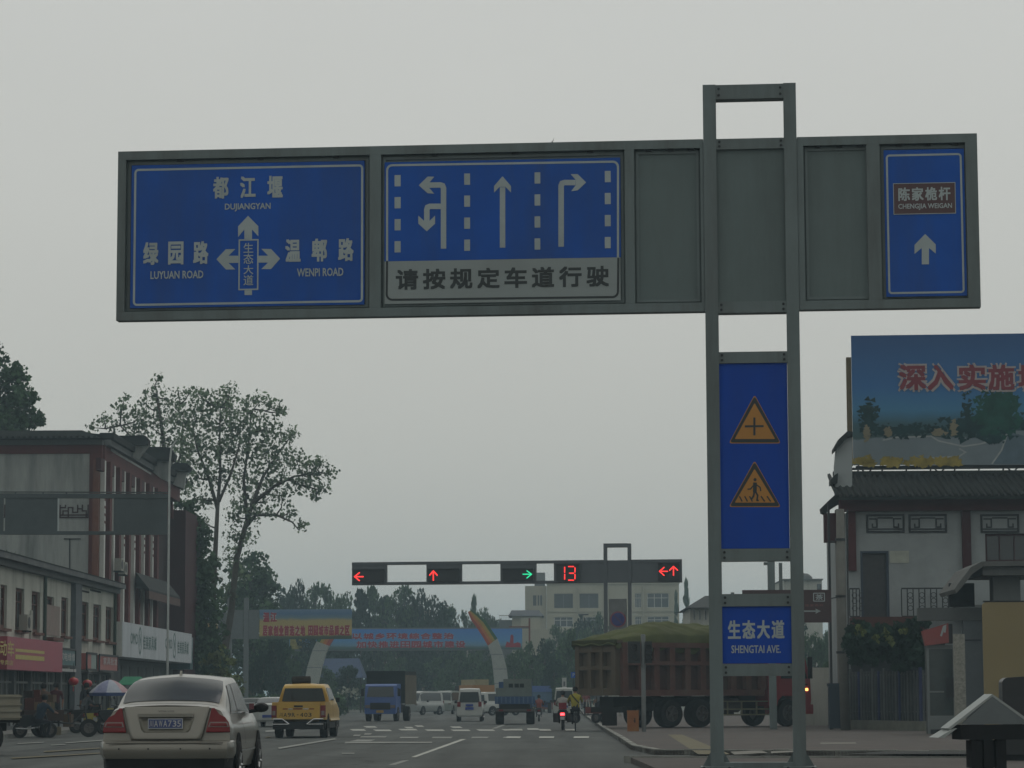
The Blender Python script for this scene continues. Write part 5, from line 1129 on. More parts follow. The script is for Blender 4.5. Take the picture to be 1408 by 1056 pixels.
def loftz(rows, nm, m, par):                        # rows: (z, halfwidth, yfront)
    b = MB(); n = 10
    for z, hw, yf in rows: b.v += [(x, y, z) for x, y in plan(hw, yf)]
    for i in range(len(rows) - 1): b.f += [(i * n + j, i * n + (j + 1) % n, (i + 1) * n + (j + 1) % n, (i + 1) * n + j) for j in range(n)]; b.mi += [0] * n
    b.f += [tuple(range(n - 1, -1, -1)), tuple(range((len(rows) - 1) * n, len(rows) * n))]; b.mi += [0, 0]
    return b.build(nm, m, par, angle=30)
bm_ = loftz([(.44, .875, -.075), (.50, .905, -.10), (.62, .912, -.105), (.665, .905, -.085), (.685, .88, -.02)], 'bumper', beigep, car)
MB().box(-.80, .80, -.112, -.09, .645, .66).build('bumper_strip', mat('bumper_groove', (0.12, 0.115, 0.1), 0.6), bm_)
loftz([(.16, .80, .06), (.22, .86, -.02), (.438, .87, -.06)], 'lower_valance', blackp, car)
for x in (-.62, -.22, .22, .62): MB().prism(disc(.012, 8, x, .575), -.109, -.1055).build('parking_sensor', blackp, bm_)
b = MB(); b.side([(1.52, 1.57), (1.72, 1.585), (1.68, 1.63), (1.60, 1.65)], -.015, .015); b.build('antenna_fin', beigep, car)
b = MB(); put_text(b, 'VOLVO', -.11, .11, 1.075, 1.093, .045, .01); b.build('lettering', blackp, lid)
# ---------- generic smaller cars
def small_car(name, label, loc, rz, paint, Lc=4.3, Wc=1.7, H=1.45, kind='saloon', group=None, sc=1.0, cat='car'):
    o = thing(name, label, cat, loc, rz, group); h = Wc / 2
    bs = [(0, .25), (h * .85, .25), (h * .97, .38), (h, .62), (h * .97, .82), (h * .9, .95)]
    if kind == 'saloon': T = [(0, .93, .98), (.1, .96, 1.0), (.13, .97, 1.03), (.3, .95, H - .05), (.5, .78 * 1.1, H), (.62, .86, H - .05), (.78, .95, 1.0), (.92, .9, .86), (1, .8, .7)]
    else: T = [(0, .95, H - .35), (.015, .93, H - .12), (.05, .9, H - .02), (.3, .88, H), (.5, .88, H), (.8, .88, H - .08), (.93, .93, 1.05), (.98, .94, .9), (1, .92, .75)]
    secs = []
    for f, kx, zt in T:
        k = 1 if .03 < f < .95 else .96
        tz = max(zt, .97); secs.append((f * Lc, [(x * k, min(z, zt)) for x, z in bs] + [(h * .86 * kx if tz > 1.1 else h * .8, max(.96, tz - .09) if zt > .95 else zt), (h * .7 * kx, zt - .015), (0, zt)]))
    s_ = Shell(secs); s_.body('body', paint, o, 30, 16)
    if kind == 'saloon': s_.band('rear_window', carglass, o, 2.15, 2.95, 6.2, nu=4, nv=3); s_.band('windscreen', carglass, o, 5.1, 5.9, 6.2, nu=4, nv=3)
    else:
        MB().prism([(-h * .78, 1.0), (h * .78, 1.0), (h * .68, H - .2), (-h * .68, H - .2)], -.02, .03).build('rear_window', carglass, o)
        s_.band('windscreen', carglass, o, 5.15, 5.95, 6.1, nu=4, nv=3)
    for sd_ in (1, -1):
        if kind == 'saloon': s_.patch('side_window', carglass, o, 2.6, 5.4, 5.15, 5.9, sd_, .008, quad=[(2.5, 5.15), (5.7, 5.15), (5.05, 5.9), (3.0, 5.9)])
        else: s_.patch('side_window', carglass, o, 2.2, 5.2, 5.15, 5.9, sd_, .008)
        for yy in (Lc * .18, Lc * .8):
            b = MB(); b.side([(yy + .34 * math.cos(a), .34 + .34 * math.sin(a)) for a in [math.pi * i / 8 for i in range(9)]] + [(yy - .34, .2), (yy + .34, .2)], (h - .1) * sd_, (h + .006) * sd_); b.build('wheel_arch', shadow, o)
            wheel(o, (h - .08) * sd_, yy, .30, .18, sd_)
        for zz_, mm, yy in ((.78, redl, -.012), (.72, clearl, Lc + .0)):
            MB().box(*sorted((sd_ * h * .68, sd_ * h * .93)), yy - .02, yy + .03, zz_, zz_ + (.26 if mm is redl else .14)).build('tail_light' if mm is redl else 'headlight', mm, o)
        MB().box(*sorted((sd_ * (h + .03), sd_ * (h + .18))), Lc * .66, Lc * .69, .95, 1.08).build('mirror', blackp, o)
    MB().box(-h * .96, h * .96, -.07, .1, .32, .56).build('bumper', paint, o); MB().box(-h * .94, h * .94, Lc - .1, Lc + .05, .3, .55).build('bumper', paint, o)
    p_ = mat('plate_blue', (0.02, 0.05, 0.26), 0.4); MB().box(-.22, .22, -.085, -.0705, .42 if kind == 'saloon' else .62, .54 if kind == 'saloon' else .76).build('number_plate', p_, o)
    if sc != 1: o.scale = (sc, sc, sc)
    return o
whitecar = mat('white_car_paint', (0.42, 0.44, 0.42), 0.35, var=0.03, dirt=(0.3, 0.3, 0.27), dscale=1, damt=0.4, coat=0.4)
silverp = mat('silver_van_paint', (0.25, 0.27, 0.26), 0.35, 0.2, var=0.03, coat=0.4); tealp = mat('pale_green_paint', (0.22, 0.30, 0.27), 0.35, coat=0.4)
small_car('white_saloon_car', 'white saloon car half hidden behind the yellow pickup', (AX(368, 122), 122, 0), R(-4), mat('white_dark_bumper_paint', (0.40, 0.42, 0.40), 0.35, coat=0.4), Lc=4.4, Wc=1.75, H=1.32)
small_car('dark_saloon_car', 'small dark grey car glimpsed between the silver saloon and the white saloon', (AX(344, 150), 150, 0), 0, mat('dark_grey_paint', (0.10, 0.11, 0.11), 0.4), H=1.3)
o = small_car('white_microvan', 'white microvan driving away in the middle lane with a wide dark rear window', (AX(645.5, 147), 147, 0), 0, whitecar, Lc=3.7, Wc=1.38, H=1.75, kind='van', cat='van')
MB().box(-.2, .2, -.075, -.03, .80, .92).build('number_plate', MATS['plate_blue'], o)
small_car('silver_minivan', 'pale silver minivan coming towards the junction, nearer of the two', (AX(596, 203) , 207, 0), R(152), silverp, Lc=3.9, Wc=1.55, H=1.75, kind='van', cat='van')
small_car('grey_minivan', 'grey green minivan just behind the pale silver minivan', (AX(620, 216), 219, 0), R(170), mat('grey_green_paint', (0.17, 0.20, 0.18), 0.4), Lc=3.9, Wc=1.55, H=1.8, kind='van', cat='van')
small_car('pale_green_car', 'small pale green car crossing behind the blue lorry', (AX(553, 262), 262, 0), R(-65), tealp, Lc=3.7, Wc=1.5, H=1.35)
small_car('white_jeep', 'small white off road car beyond the white microvan', (AX(660, 196), 196, 0), R(-55), whitecar, Lc=3.2, Wc=1.5, H=1.65, kind='van')
small_car('cream_microvan', 'pale microvan ahead of the two riders', (AX(776, 172), 172, 0), 0, mat('cream_paint', (0.33, 0.35, 0.32), 0.4), Lc=3.7, Wc=1.4, H=1.85, kind='van', cat='van')
small_car('distant_red_car', 'tiny reddish car far away left of the riders', (AX(752, 235), 235, 0), 0, mat('dull_red_paint', (0.2, 0.07, 0.06), 0.4), Lc=4, Wc=1.6, H=1.3)
small_car('maroon_car', 'dark maroon car at the far left kerb behind the white microvan', (AX(672, 200), 230, 0), R(10), mat('maroon_paint', (0.1, 0.03, 0.03), 0.4), Lc=4, Wc=1.5, H=1.7, kind='van')
# ---------- yellow pickup
PD = 88.0
yp = mat('yellow_pickup_paint', (0.47, 0.285, 0.03), 0.4, var=0.06, scale=1.5, dirt=(0.3, 0.18, 0.05), dscale=1.2, damt=0.5, coat=0.3)
o = thing('yellow_pickup', 'yellow double cab pickup with black characters across its tailgate', 'pickup truck', (AX(410.5, PD), PD, 0), R(-1.5))
k = .85
bx = MB().box(-k, k, .05, 1.55, .58, 1.13).build('load_bed', yp, o)
cabs = Shell([(1.5, [(0, .5), (k * .95, .5), (k, .62), (k, .85), (k * .99, 1.05), (k * .96, 1.14), (k * .90, 1.2), (.6, 1.2), (0, 1.2)]),
              (1.56, [(0, .5), (k * .95, .5), (k, .62), (k, .85), (k * .99, 1.05), (k * .96, 1.14), (k * .80, 1.60), (.55, 1.66), (0, 1.68)]),
              (2.4, [(0, .5), (k * .95, .5), (k, .62), (k, .85), (k * .99, 1.05), (k * .96, 1.14), (k * .79, 1.64), (.55, 1.70), (0, 1.72)]),
              (3.2, [(0, .5), (k * .95, .5), (k, .62), (k, .85), (k * .99, 1.05), (k * .96, 1.14), (k * .80, 1.58), (.55, 1.64), (0, 1.66)]),
              (3.85, [(0, .5), (k * .95, .5), (k, .62), (k, .85), (k * .99, 1.05), (k * .96, 1.12), (k * .9, 1.14), (.55, 1.15), (0, 1.16)]),
              (4.9, [(0, .5), (k * .9, .5), (k * .95, .62), (k * .95, .85), (k * .9, .98), (k * .8, 1.02), (k * .7, 1.03), (.4, 1.04), (0, 1.04)])])
cab = cabs.body('cab', yp, o, 30, 16)
b = MB(); b.prism([(-.70, 1.16), (.70, 1.16), (.60, 1.575), (-.60, 1.575)], 1.43, 1.50); b.build('rear_window', carglass, cab)
for x in (-.36, .36): MB().box(x - .015, x + .015, 1.42, 1.4295, 1.16, 1.57).build('window_bar', blackp, cab)
for sd_ in (1, -1):
    cabs.patch('side_window', carglass, o, 1.15, 3.1, 5.12, 5.85, sd_, .01); cabs.patch('door_seam', blackp, o, 1.95, 2.0, 2.2, 5.0, sd_, .006)
    wheel(o, .72 * sd_, .95, .36, .24, sd_, steelw); wheel(o, .72 * sd_, 3.9, .36, .24, sd_, steelw)
    tl_ = MB().box(*sorted((sd_ * .70, sd_ * .855)), -.02, .10, .66, 1.03).build('tail_light', redl, o); MB().box(*sorted((sd_ * .73, sd_ * .83)), -.03, -.0205, .72, .86).build('lamp_lens', clearl, tl_)
    b = MB(); b.tube([(sd_ * .80, -.12, .60), (sd_ * .50, -.12, .60), (sd_ * .28, -.12, .44)], .022, 6); b.tube([(sd_ * .80, -.12, .44), (sd_ * .30, -.12, .44)], .014, 6); b.build('bumper_bar', chrome, o)
    b = MB(); b.box(*sorted((sd_ * .86, sd_ * .98)), 3.25, 3.32, 1.12, 1.27); b.build('mirror', blackp, o)
    b = MB(); b.side([(.95 + .42 * math.cos(a), .42 + .36 * math.sin(a)) for a in [math.pi * i / 8 for i in range(9)]] + [(.53, .3), (1.37, .3)], *sorted((sd_ * .6, sd_ * .853))); b.build('wheel_arch', shadow, o)
b = MB(); b.box(-.80, .80, -.10, .1, .28, .52); b.build('bumper', blackp, o)
b = MB(); b.box(-.68, .68, -.02, .05, .60, 1.12); tg = b.build('tailgate', yp, o)
MB().box(-.14, .14, -.05, -.0205, .98, 1.03).build('handle', blackp, tg)
for a, b_ in ((-.5, -.34), (-.17, .12), (.34, .5)): MB().box(a, b_, -.03, -.0205, .905, .935).build('reflector', redl, tg)
for a, b_ in ((-.32, -.19), (.14, .32)): MB().box(a, b_, -.03, -.0205, .905, .935).build('reflector', chrome, tg)
b = MB(); put_chars(b, '川A9R-403', -.60, .42, .67, .80, -.024, .008, .8); b.build('lettering', blackp, tg)
MB().box(-.82, .82, .3, 4.8, .30, .5).build('chassis', blackp, o)
o2 = thing('roof_load', 'dark rolled load strapped on the roof of the yellow pickup', 'luggage', (AX(411, PD), PD, 0), R(-1.5))
b = MB(); b.tube([(-.44, 2.0, 1.84), (.14, 2.0, 1.85)], .12, 10); b.tube([(-.42, 2.3, 1.83), (.12, 2.3, 1.83)], .1, 10); b.build('bundle', mat('dark_canvas', (0.035, 0.03, 0.025), .95, var=.4, scale=5), o2, smooth=True)
b = MB(); b.box(-.5, .5, 1.8, 1.84, 1.69, 1.72); b.box(-.5, .5, 2.5, 2.54, 1.69, 1.72); b.box(-.5, -.46, 1.84, 2.5, 1.69, 1.72); b.box(.46, .5, 1.84, 2.5, 1.69, 1.72); b.build('rack', blackp, o2)
# ---------- trucks
def truck_wheel(par, x, y, r, w_, sd_): return wheel(par, x, y, r, w_, sd_, steelw)
BD = 150.0
bluep = mat('blue_lorry_paint', (0.03, 0.09, 0.30), 0.45, var=0.08, dirt=(0.08, 0.1, 0.2), dscale=1, damt=0.4); dgreen = mat('dark_tarpaulin', (0.018, 0.026, 0.026), 0.9, var=.25, scale=2)
o = thing('blue_lorry', 'blue cab lorry with a dark covered box coming towards the camera', 'lorry', (AX(523, BD), BD, 0), R(-7))
sx0 = 1.0
b = MB(); b.side([(0.0, .45), (-.03, .9), (.02, 1.30), (.22, 1.92), (.4, 2.0), (1.5, 2.02), (1.5, .45)], -.86, .86); cabo = b.build('cab', bluep, o, angle=30)
MB().add([(-.74, -.02, 1.32), (.74, -.02, 1.32), (.68, .185, 1.86), (-.68, .185, 1.86)], [(0, 1, 2, 3)]).build('windscreen', carglass, cabo)
for sd_ in (1, -1):
    MB().box(*sorted((sd_ * .56, sd_ * .82)), -.06, .05, .72, .88).build('headlight', clearl, cabo)
    b = MB(); b.box(*sorted((sd_ * .92, sd_ * 1.08)), .1, .16, 1.35, 1.75); b.tube([(sd_ * .86, .2, 1.8), (sd_ * 1.0, .14, 1.75)], .015, 5); b.build('mirror', blackp, cabo)
    truck_wheel(o, .76 * sd_, .65, .40, .24, sd_); truck_wheel(o, .82 * sd_, 3.6, .40, .34, sd_)
MB().box(-.84, .84, -.10, .1, .40, .62).build('bumper', bluep, o)
MB().box(-.55, .55, -.05, -.005, .64, 1.0).build('grille', blackp, cabo); MB().box(-.2, .2, -.13, -.101, .46, .6).build('number_plate', mat('plate_yellow', (0.35, 0.22, 0.03), .5), o)
b = MB(); b.box(-1.08, 1.08, 1.55, 5.2, 2.55, 2.7); b.box(-1.06, 1.06, 1.6, 5.2, .95, 2.549); b.build('cargo_box', dgreen, o)
MB().box(1.062, 1.10, 1.6, 5.2, .9, 2.5).build('side_tarpaulin', mat('brown_tarpaulin', (0.10, 0.09, 0.065), .9, var=.2, scale=1.5), o)
MB().box(-1.04, 1.04, 1.62, 1.75, .98, 2.9 if False else 2.72).build('front_wall', dgreen, o); MB().box(-.5, .5, .4, 5.1, .45, .9).build('chassis', blackp, o)
# blue dump lorry driving away with a grey load
DD = 130.0
o = thing('blue_dump_lorry', 'small blue dump lorry with a pale grey load driving away', 'lorry', (AX(708, DD), DD, 0), 0)
lb = mat('lorry_blue_gate', (0.035, 0.085, 0.20), .6, var=.15, dirt=(.1, .11, .13), dscale=1.5, damt=.6)
bd = MB().box(-.94, .94, 0, 3.0, .95, 1.30).build('load_bed', lb, o)
for kx in range(9): MB().box(-.86 + kx * .205, -.80 + kx * .205, -.03, -.001, .98, 1.28).build('gate_rib', mat('pale_blue_rib', (0.09, 0.15, 0.25), .6), bd)
b = MB(); b.box(-.90, .78, .5, 2.8, 1.301, 1.7); b.box(-.55, .78, .9, 2.4, 1.701, 2.12); ld = b.build('load_cover', mat('grey_green_tarpaulin', (0.15, 0.18, 0.165), .9, var=.15, scale=1.5), o)
for x in (-.30, -.02, .22): MB().box(x, x + .2, .88, .899, 1.72, 1.90).build('dark_patch', dgreen, ld)
MB().box(-.7, .7, .1, 4.8, .55, .93).build('chassis', blackp, o); MB().box(-.8, .8, 3.2, 4.6, .6, 2.0).build('cab', lb, o)
MB().box(-.9, .9, -.02, .1, .60, .72).build('rear_beam', mat('dull_steel', (0.08, 0.075, 0.07), .7), o)
for sd_ in (1, -1): truck_wheel(o, .72 * sd_, .8, .38, .4, sd_); truck_wheel(o, .74 * sd_, 4.0, .38, .24, sd_); MB().box(*sorted((sd_ * .55, sd_ * .75)), -.05, -.021, .62, .70).build('tail_light', redl, o)
# orange lorry and blue lorry further on
o = thing('orange_lorry', 'distant orange lorry box behind the white microvan', 'lorry', (AX(667, 222), 222, 0), R(20))
MB().box(-1.0, 1.0, 0, 3.6, .7, 2.25).build('cargo_box', mat('orange_box_paint', (0.35, 0.17, 0.05), .6, var=.1), o); MB().box(-.85, .3, -.01, 3.5, 2.251, 2.7).build('cab', mat('faded_yellow_paint', (0.3, 0.26, 0.14), .6), o); MB().box(-.9, .9, 3.6, 5, .6, 2.2).build('bonnet', blackp, o)
for sd_ in (1, -1): truck_wheel(o, .8 * sd_, .9, .4, .3, sd_); truck_wheel(o, .8 * sd_, 4.1, .4, .3, sd_)
o = thing('blue_lorry', 'distant hazy blue lorry between the dump lorry and the riders', 'lorry', (AX(742, 225), 225, 0), 0)
MB().box(-1.0, 1.0, 0, 4.2, .9, 1.9).build('cargo_box', mat('hazy_blue_box', (0.06, 0.12, 0.2), .6), o); MB().box(-.9, .9, 4.3, 5.8, .5, 2.2).build('cab', bluep, o)
MB().box(-1.02, 1.02, -.05, .0, 1.7, 1.95).build('top_rail', bluep, o)
for sd_ in (1, -1): truck_wheel(o, .8 * sd_, .9, .4, .3, sd_); truck_wheel(o, .8 * sd_, 5, .4, .3, sd_)
# ---------- the big dump truck on the forecourt
RD = 103.0; TH = R(-55.5)      # heading of the truck (its own +y) turned to the right
redt = mat('rusty_red_body_paint', (0.115, 0.052, 0.043), 0.75, var=.2, scale=1.5, dirt=(0.13, 0.105, 0.08), dscale=1.6, damt=.7, bump=.15)
tgm = mat('dusty_brown_tailgate', (0.10, 0.078, 0.055), 0.85, var=.15, scale=1.2, dirt=(0.12, 0.1, 0.075), dscale=1.0, damt=0.8, bump=.15)
cabr = mat('red_cab_paint', (0.30, 0.022, 0.03), 0.4, var=.05, dirt=(0.18, 0.04, 0.04), dscale=1, damt=.4, coat=.3)
tarp = mat('olive_tarpaulin', (0.066, 0.076, 0.024), 0.9, var=.3, scale=1.0, dirt=(0.095, 0.1, 0.045), dscale=.8, damt=.6, bump=.6, bscale=3)
dt = thing('dump_truck', 'large rusty red dump truck heaped under an olive tarpaulin on the forecourt', 'dump truck', (AX(852.5, RD), RD, 0.10), TH)
dt.scale = (1.05, 1.05, 1.05)
# local frame: x right (towards the camera side), y forward; rear right-hand corner of the body at (0,0)
WB = 2.45; LB = 6.4; ZB, ZT = 1.25, 3.0
bodyb = MB(); bodyb.box(-WB + .05, -.05, .05, LB, ZB, ZT); body_ = bodyb.build('load_body', mat('shaded_red_bed_panel', (0.07, 0.034, 0.03), 0.8, var=.25, scale=1.5, dirt=(0.08, 0.06, 0.045), dscale=1.6, damt=.8), dt)  # panels behind the stakes: darker red with the shade painted in
# side frame: rails and stakes in relief
for z0, z1 in ((ZB - .12, ZB + .10), (2.22, 2.36), (ZT - .16, ZT + .02)): MB().box(-.05 + .001, .19, .0, LB, z0, z1).build('side_rail', redt, body_)
n_ = 9
for k in range(n_ + 1):
    y = .02 + k * (LB - .16) / n_; MB().box(-.049, .16, y, y + .24, ZB + .101, 2.219).build('side_stake', redt, body_); MB().box(-.049, .16, y, y + .24, 2.361, ZT - .161).build('side_stake', redt, body_)
# tailgate with six sunken panels
tg = MB().box(-WB + .0, 0.0, -.02, .049, ZB - .1, ZT).build('tailgate', tgm, dt)
xs_ = [-WB, -WB + .24, -WB + .79, -WB + .97, -WB + 1.50, -WB + 1.68, -WB + 2.2, 0]
for a, b_ in ((0, 1), (2, 3), (4, 5), (6, 7)): MB().box(xs_[a], xs_[b_], -.20, -.021, ZB - .1, ZT).build('gate_stake', tgm, tg)
for z0, z1 in ((ZB - .1, ZB + .16), (2.05, 2.2), (ZT - .32, ZT)):
    for a, b_ in ((1, 2), (3, 4), (5, 6)): MB().box(xs_[a] + .001, xs_[b_] - .001, -.18, -.021, z0, z1).build('gate_rail', tgm, tg)
MB().box(-WB - .12, .12, -.2, .05, ZT + .001, ZT + .10).build('top_bar', tgm, tg)
# tarpaulin heap
rngt = random.Random(5)
def tp(i, j):
    y = -.28 + i * (LB + .3); x = -WB - .12 + j * (WB + .24)
    e = math.sin(math.pi * j) ** .55; f = min(1, (i * 3.2)) ** .8 * (1 - max(0, i - .93) * 6)
    z = ZT + .10 + .62 * e * f + (.05 * math.sin(7 * j + 9 * i) + .035 * math.sin(19 * i - 13 * j) + .025 * math.sin(41 * i + 23 * j) + .02 * math.sin(67 * i - 31 * j)) * e
    if j in (0, 1): z = ZT - .28 + .10 * math.sin(i * 23) + .05 * math.sin(i * 57)
    if i == 0: z = ZT - .05 + .04 * math.sin(j * 17)
    return Vector((x + (.02 * math.sin(40 * i) if j in (0, 1) else 0), y, z))
b = MB(); b.grid(tp, 70, 28); tpo = b.build('tarpaulin', tarp, dt, smooth=True)
MB().box(-WB - .12, .12, -.26, -.2, ZT - .08, ZT + .12).build('tarpaulin_roll', mat('dark_olive_roll', (0.045, 0.05, 0.02), .9), tpo)
# chassis, mud guards, tanks
MB().box(-1.65, -.8, .3, 9.0, .75, ZB - .13).build('chassis', blackp, dt); MB().box(-2.2, -.25, .3, .5, .55, .75).build('rear_bumper', blackp, dt)
for y in (2.35, 3.72):
    for sd_, x in ((1, -.32), (-1, -WB + .32)): truck_wheel(dt, x, y, .50, .52, sd_)
for y in (7.9, 6.3) if False else (7.75,): 
    for sd_, x in ((1, -.25), (-1, -WB + .25)): truck_wheel(dt, x, y, .50, .30, sd_)
b = MB()
for yc in (2.35, 3.72): b.side([(yc - .75, 1.12), (yc - .55, 1.17), (yc + .55, 1.17), (yc + .75, 1.12), (yc + .75, 1.08), (yc + .5, 1.13), (yc - .5, 1.13), (yc - .75, 1.08)], -.62, -.02)
b.build('mudguard', blackp, dt)
b = MB(); b.side([(1.42, 1.1), (1.6, .95), (1.52, .6), (1.46, .6), (1.52, .92), (1.34, 1.1)], -.62, -.02); b.build('mudflap', blackp, dt)
MB().box(-1.9, -.62, 5.0, 5.6, .45, 1.1).build('air_tank', blackp, dt); MB().box(-WB + .1, -WB + .95, .9, .95, .08, 1.1).build('rear_mudflap', blackp, dt)
MB().tube([(-.45, 4.5, .78), (-.45, 5.6, .78)], .26, 14).build('fuel_tank', mat('dusty_tank', (0.09, 0.085, 0.075), .7), dt, angle=40)
b = MB(); yg = mat('yellow_grey_guard', (0.2, 0.19, 0.12), .7)
for z in (.42, .62, .90): b.box(-.10, -.05, 4.15, 6.9, z, z + .05)
for y in (4.15, 4.85, 5.5, 6.2, 6.85): b.box(-.099, -.06, y, y + .05, .42, .95)
b.build('side_guard', yg, dt)
MB().box(-1.9, -.6, 5.8, 6.6, .6, 1.15).build('tool_box', blackp, dt)
# cab
cb_ = MB(); cb_.side([(6.75, .75), (6.75, 2.62), (6.95, 2.80), (8.2, 2.86), (8.45, 2.70), (8.68, 1.95), (8.74, 1.75), (8.78, .95), (8.70, .62), (8.35, .62), (8.3, .95), (8.1, 1.12), (7.4, 1.12), (7.2, .95), (7.15, .75)], -WB + .05, -.03); cabo = cb_.build('cab', cabr, dt, angle=25)
b = MB(); b.side([(7.35, 1.75), (7.35, 2.45), (8.35, 2.45), (8.58, 1.75)], -.031, -.015); b.build('side_window', carglass, cabo)
b = MB(); b.add([(-WB + .2, 8.70, 1.98), (-.15, 8.70, 1.98), (-.2, 8.49, 2.62), (-WB + .25, 8.49, 2.62)], [(0, 1, 2, 3)]); b.build('windscreen', carglass, cabo)
b = MB(); b.side([(7.6, 2.862), (8.3, 2.862), (8.2, 3.05), (7.9, 3.1)], -WB + .3, -.3); b.build('air_deflector', cabr, cabo)
b = MB(); b.box(-.02, .16, 8.62, 8.70, 1.75, 2.55); b.build('mirror', blackp, cabo)
b = MB(); b.box(-.06, -.02, 8.0, 8.6, 1.50, 1.56); b.build('door_handle', blackp, cabo)
MB().box(-WB + .1, -.02, 8.4, 8.86, .45, .80).build('bumper', cabr, dt)
MB().box(-.029, .02, 8.50, 8.60, 1.30, 1.40).build('turn_signal', emat('amber_signal', (1.0, .42, .12), 3.0), cabo)
MB().box(-.35, -.06, 8.861, 8.9, .55, .75).build('headlight', clearl, dt)
# ---------- flatbed at the left edge
FDx = -12.45
crp = mat('cream_lorry_paint', (0.27, 0.255, 0.20), .6, var=.1, dirt=(.16, .14, .11), dscale=1.5, damt=.6)
xR = 1.0; AF = R(112)
_c = Vector((AX(28, 62), 62.0, 0)) + Vector((math.cos(AF), math.sin(AF), 0)) * xR
o = thing('flatbed_lorry', 'cream flatbed lorry cut off by the left edge with ribbed side boards', 'lorry', (_c.x, _c.y, 0), AF)
bd = MB().box(-xR, xR, 0, 4.2, .80, 1.36).build('load_bed', crp, o)
for z in (.84, .98, 1.12, 1.30): MB().box(-xR, xR + .02, -.04, -.001, z, z + .04).build('board_rib', crp, bd); MB().box(-xR - .04, -xR - .001, 0, 4.2, z, z + .04).build('board_rib', crp, bd)
for kx in range(6): MB().box(-xR + .1 + kx * .38, -xR + .2 + kx * .38, -.02, 4.2, .74, .799).build('cross_beam', blackp, bd)
MB().box(-.5, .5, .2, 6.2, .55, .73).build('chassis', blackp, o); MB().box(-xR + .05, xR - .05, 4.4, 6.0, .5, 2.1).build('cab', mat('blue_white_cab', (0.2, 0.24, 0.28), .5), o)
for sd_ in (1, -1): truck_wheel(o, (xR - .25) * sd_, .75, .42, .30, sd_); truck_wheel(o, (xR - .2) * sd_, 4.8, .40, .24, sd_)
MB().box(xR - .24, xR - .02, .15, .2, .22, .7).build('mudflap', mat('grey_mudflap', (0.2, 0.2, 0.18), .8), o)
# ------------------------------------------------------------------ people
skin = mat('skin', (0.22, 0.12, 0.08), .6); hair_m = mat('black_hair', (0.01, 0.009, 0.009), .8)
def person(label, loc, rz, J, cols, hair='short', sc=1.0, group=None, extra=None):
    """J: joints {name: (x,y,z)}; cols: shirt, trousers, shoe. One continuous skinned body; hair is its child."""
    names = list(J); idx = {n: i for i, n in enumerate(names)}
    E = [('pelvis', 'spine'), ('spine', 'chest'), ('chest', 'neck'), ('neck', 'chin'), ('chin', 'head')]
    for s_ in 'LR': E += [('chest', 'sho' + s_), ('sho' + s_, 'elb' + s_), ('elb' + s_, 'wri' + s_), ('wri' + s_, 'fin' + s_), ('pelvis', 'hip' + s_), ('hip' + s_, 'kne' + s_), ('kne' + s_, 'ank' + s_), ('ank' + s_, 'toe' + s_)]
    rad = {'pelvis': .15, 'spine': .135, 'chest': .155, 'neck': .055, 'chin': .07, 'head': .095}
    rr_ = {'sho': .075, 'elb': .048, 'wri': .034, 'fin': .028, 'hip': .105, 'kne': .065, 'ank': .045, 'toe': .035}
    me = bpy.data.meshes.new('sk'); me.from_pydata([J[n] for n in names], [(idx[a], idx[b_]) for a, b_ in E], [])
    ob = bpy.data.objects.new('sk', me); COL.objects.link(ob); md = ob.modifiers.new('s', 'SKIN'); md.use_smooth_shade = True
    sv = me.skin_vertices[0].data
    for n in names:
        r_ = rad.get(n) or rr_[n[:3]]; sv[idx[n]].radius = (r_, r_)
    sv[idx['pelvis']].use_root = True
    ob.modifiers.new('b', 'SUBSURF').levels = 1
    bpy.context.view_layer.update(); m2 = bpy.data.meshes.new_from_object(ob.evaluated_get(bpy.context.evaluated_depsgraph_get())); bpy.data.objects.remove(ob)
    m2.name = 'body'
    for c in (cols[0], cols[1], cols[2], skin): m2.materials.append(c)
    def near(p):
        best, bn = 9, None
        for a, b_ in E:
            A, B = Vector(J[a]), Vector(J[b_]); t = max(0, min(1, (p - A).dot(B - A) / (B - A).length_squared)); d = (p - A - (B - A) * t).length
            if d < best: best, bn = d, (a, b_, t)
        return bn
    mi = []
    for f in m2.polygons:
        a, b_, t = near(f.center)
        if b_ in ('head', 'chin') or (a == 'neck') or a.startswith('wri') or (a.startswith('elb') and t > .1): c = 3
        elif a.startswith('ank'): c = 2
        elif b_.startswith('hip') or a.startswith('hip') or a.startswith('kne') or (a == 'pelvis' and t < .3): c = 1
        else: c = 0
        mi.append(c)
    m2.polygons.foreach_set('material_index', mi); m2.update()
    o = thing('person', label, 'person', loc, rz, group); link('body', m2, o)
    h = Vector(J['head']); b = MB(); b.lathe([(.001, .125), (.07, .11), (.108, .05), (.112, 0), (.1, -.05), (.085, -.08)], (h.x, h.y - .012, h.z + .01), 12); b.build('hair', cols[3] if len(cols) > 3 else hair_m, o, smooth=True)
    if sc != 1: o.scale = (sc,) * 3
    return o
def ride(hz, lean=.12, kz=None):
    J = {'pelvis': (0, 0, hz), 'spine': (0, lean * .4, hz + .22), 'chest': (0, lean * .9, hz + .44), 'neck': (0, lean + .03, hz + .60), 'chin': (0, lean + .07, hz + .67), 'head': (0, lean + .08, hz + .77)}
    for s_, n in ((-1, 'L'), (1, 'R')):
        J.update({'sho' + n: (.19 * s_, lean * .95, hz + .50), 'elb' + n: (.29 * s_, lean + .18, hz + .30), 'wri' + n: (.27 * s_, lean + .40, hz + .25), 'fin' + n: (.26 * s_, lean + .48, hz + .24),
                  'hip' + n: (.10 * s_, .02, hz - .03), 'kne' + n: (.19 * s_, .38, hz - .08), 'ank' + n: (.16 * s_, .28, hz - .48), 'toe' + n: (.16 * s_, .42, hz - .53)})
    return J
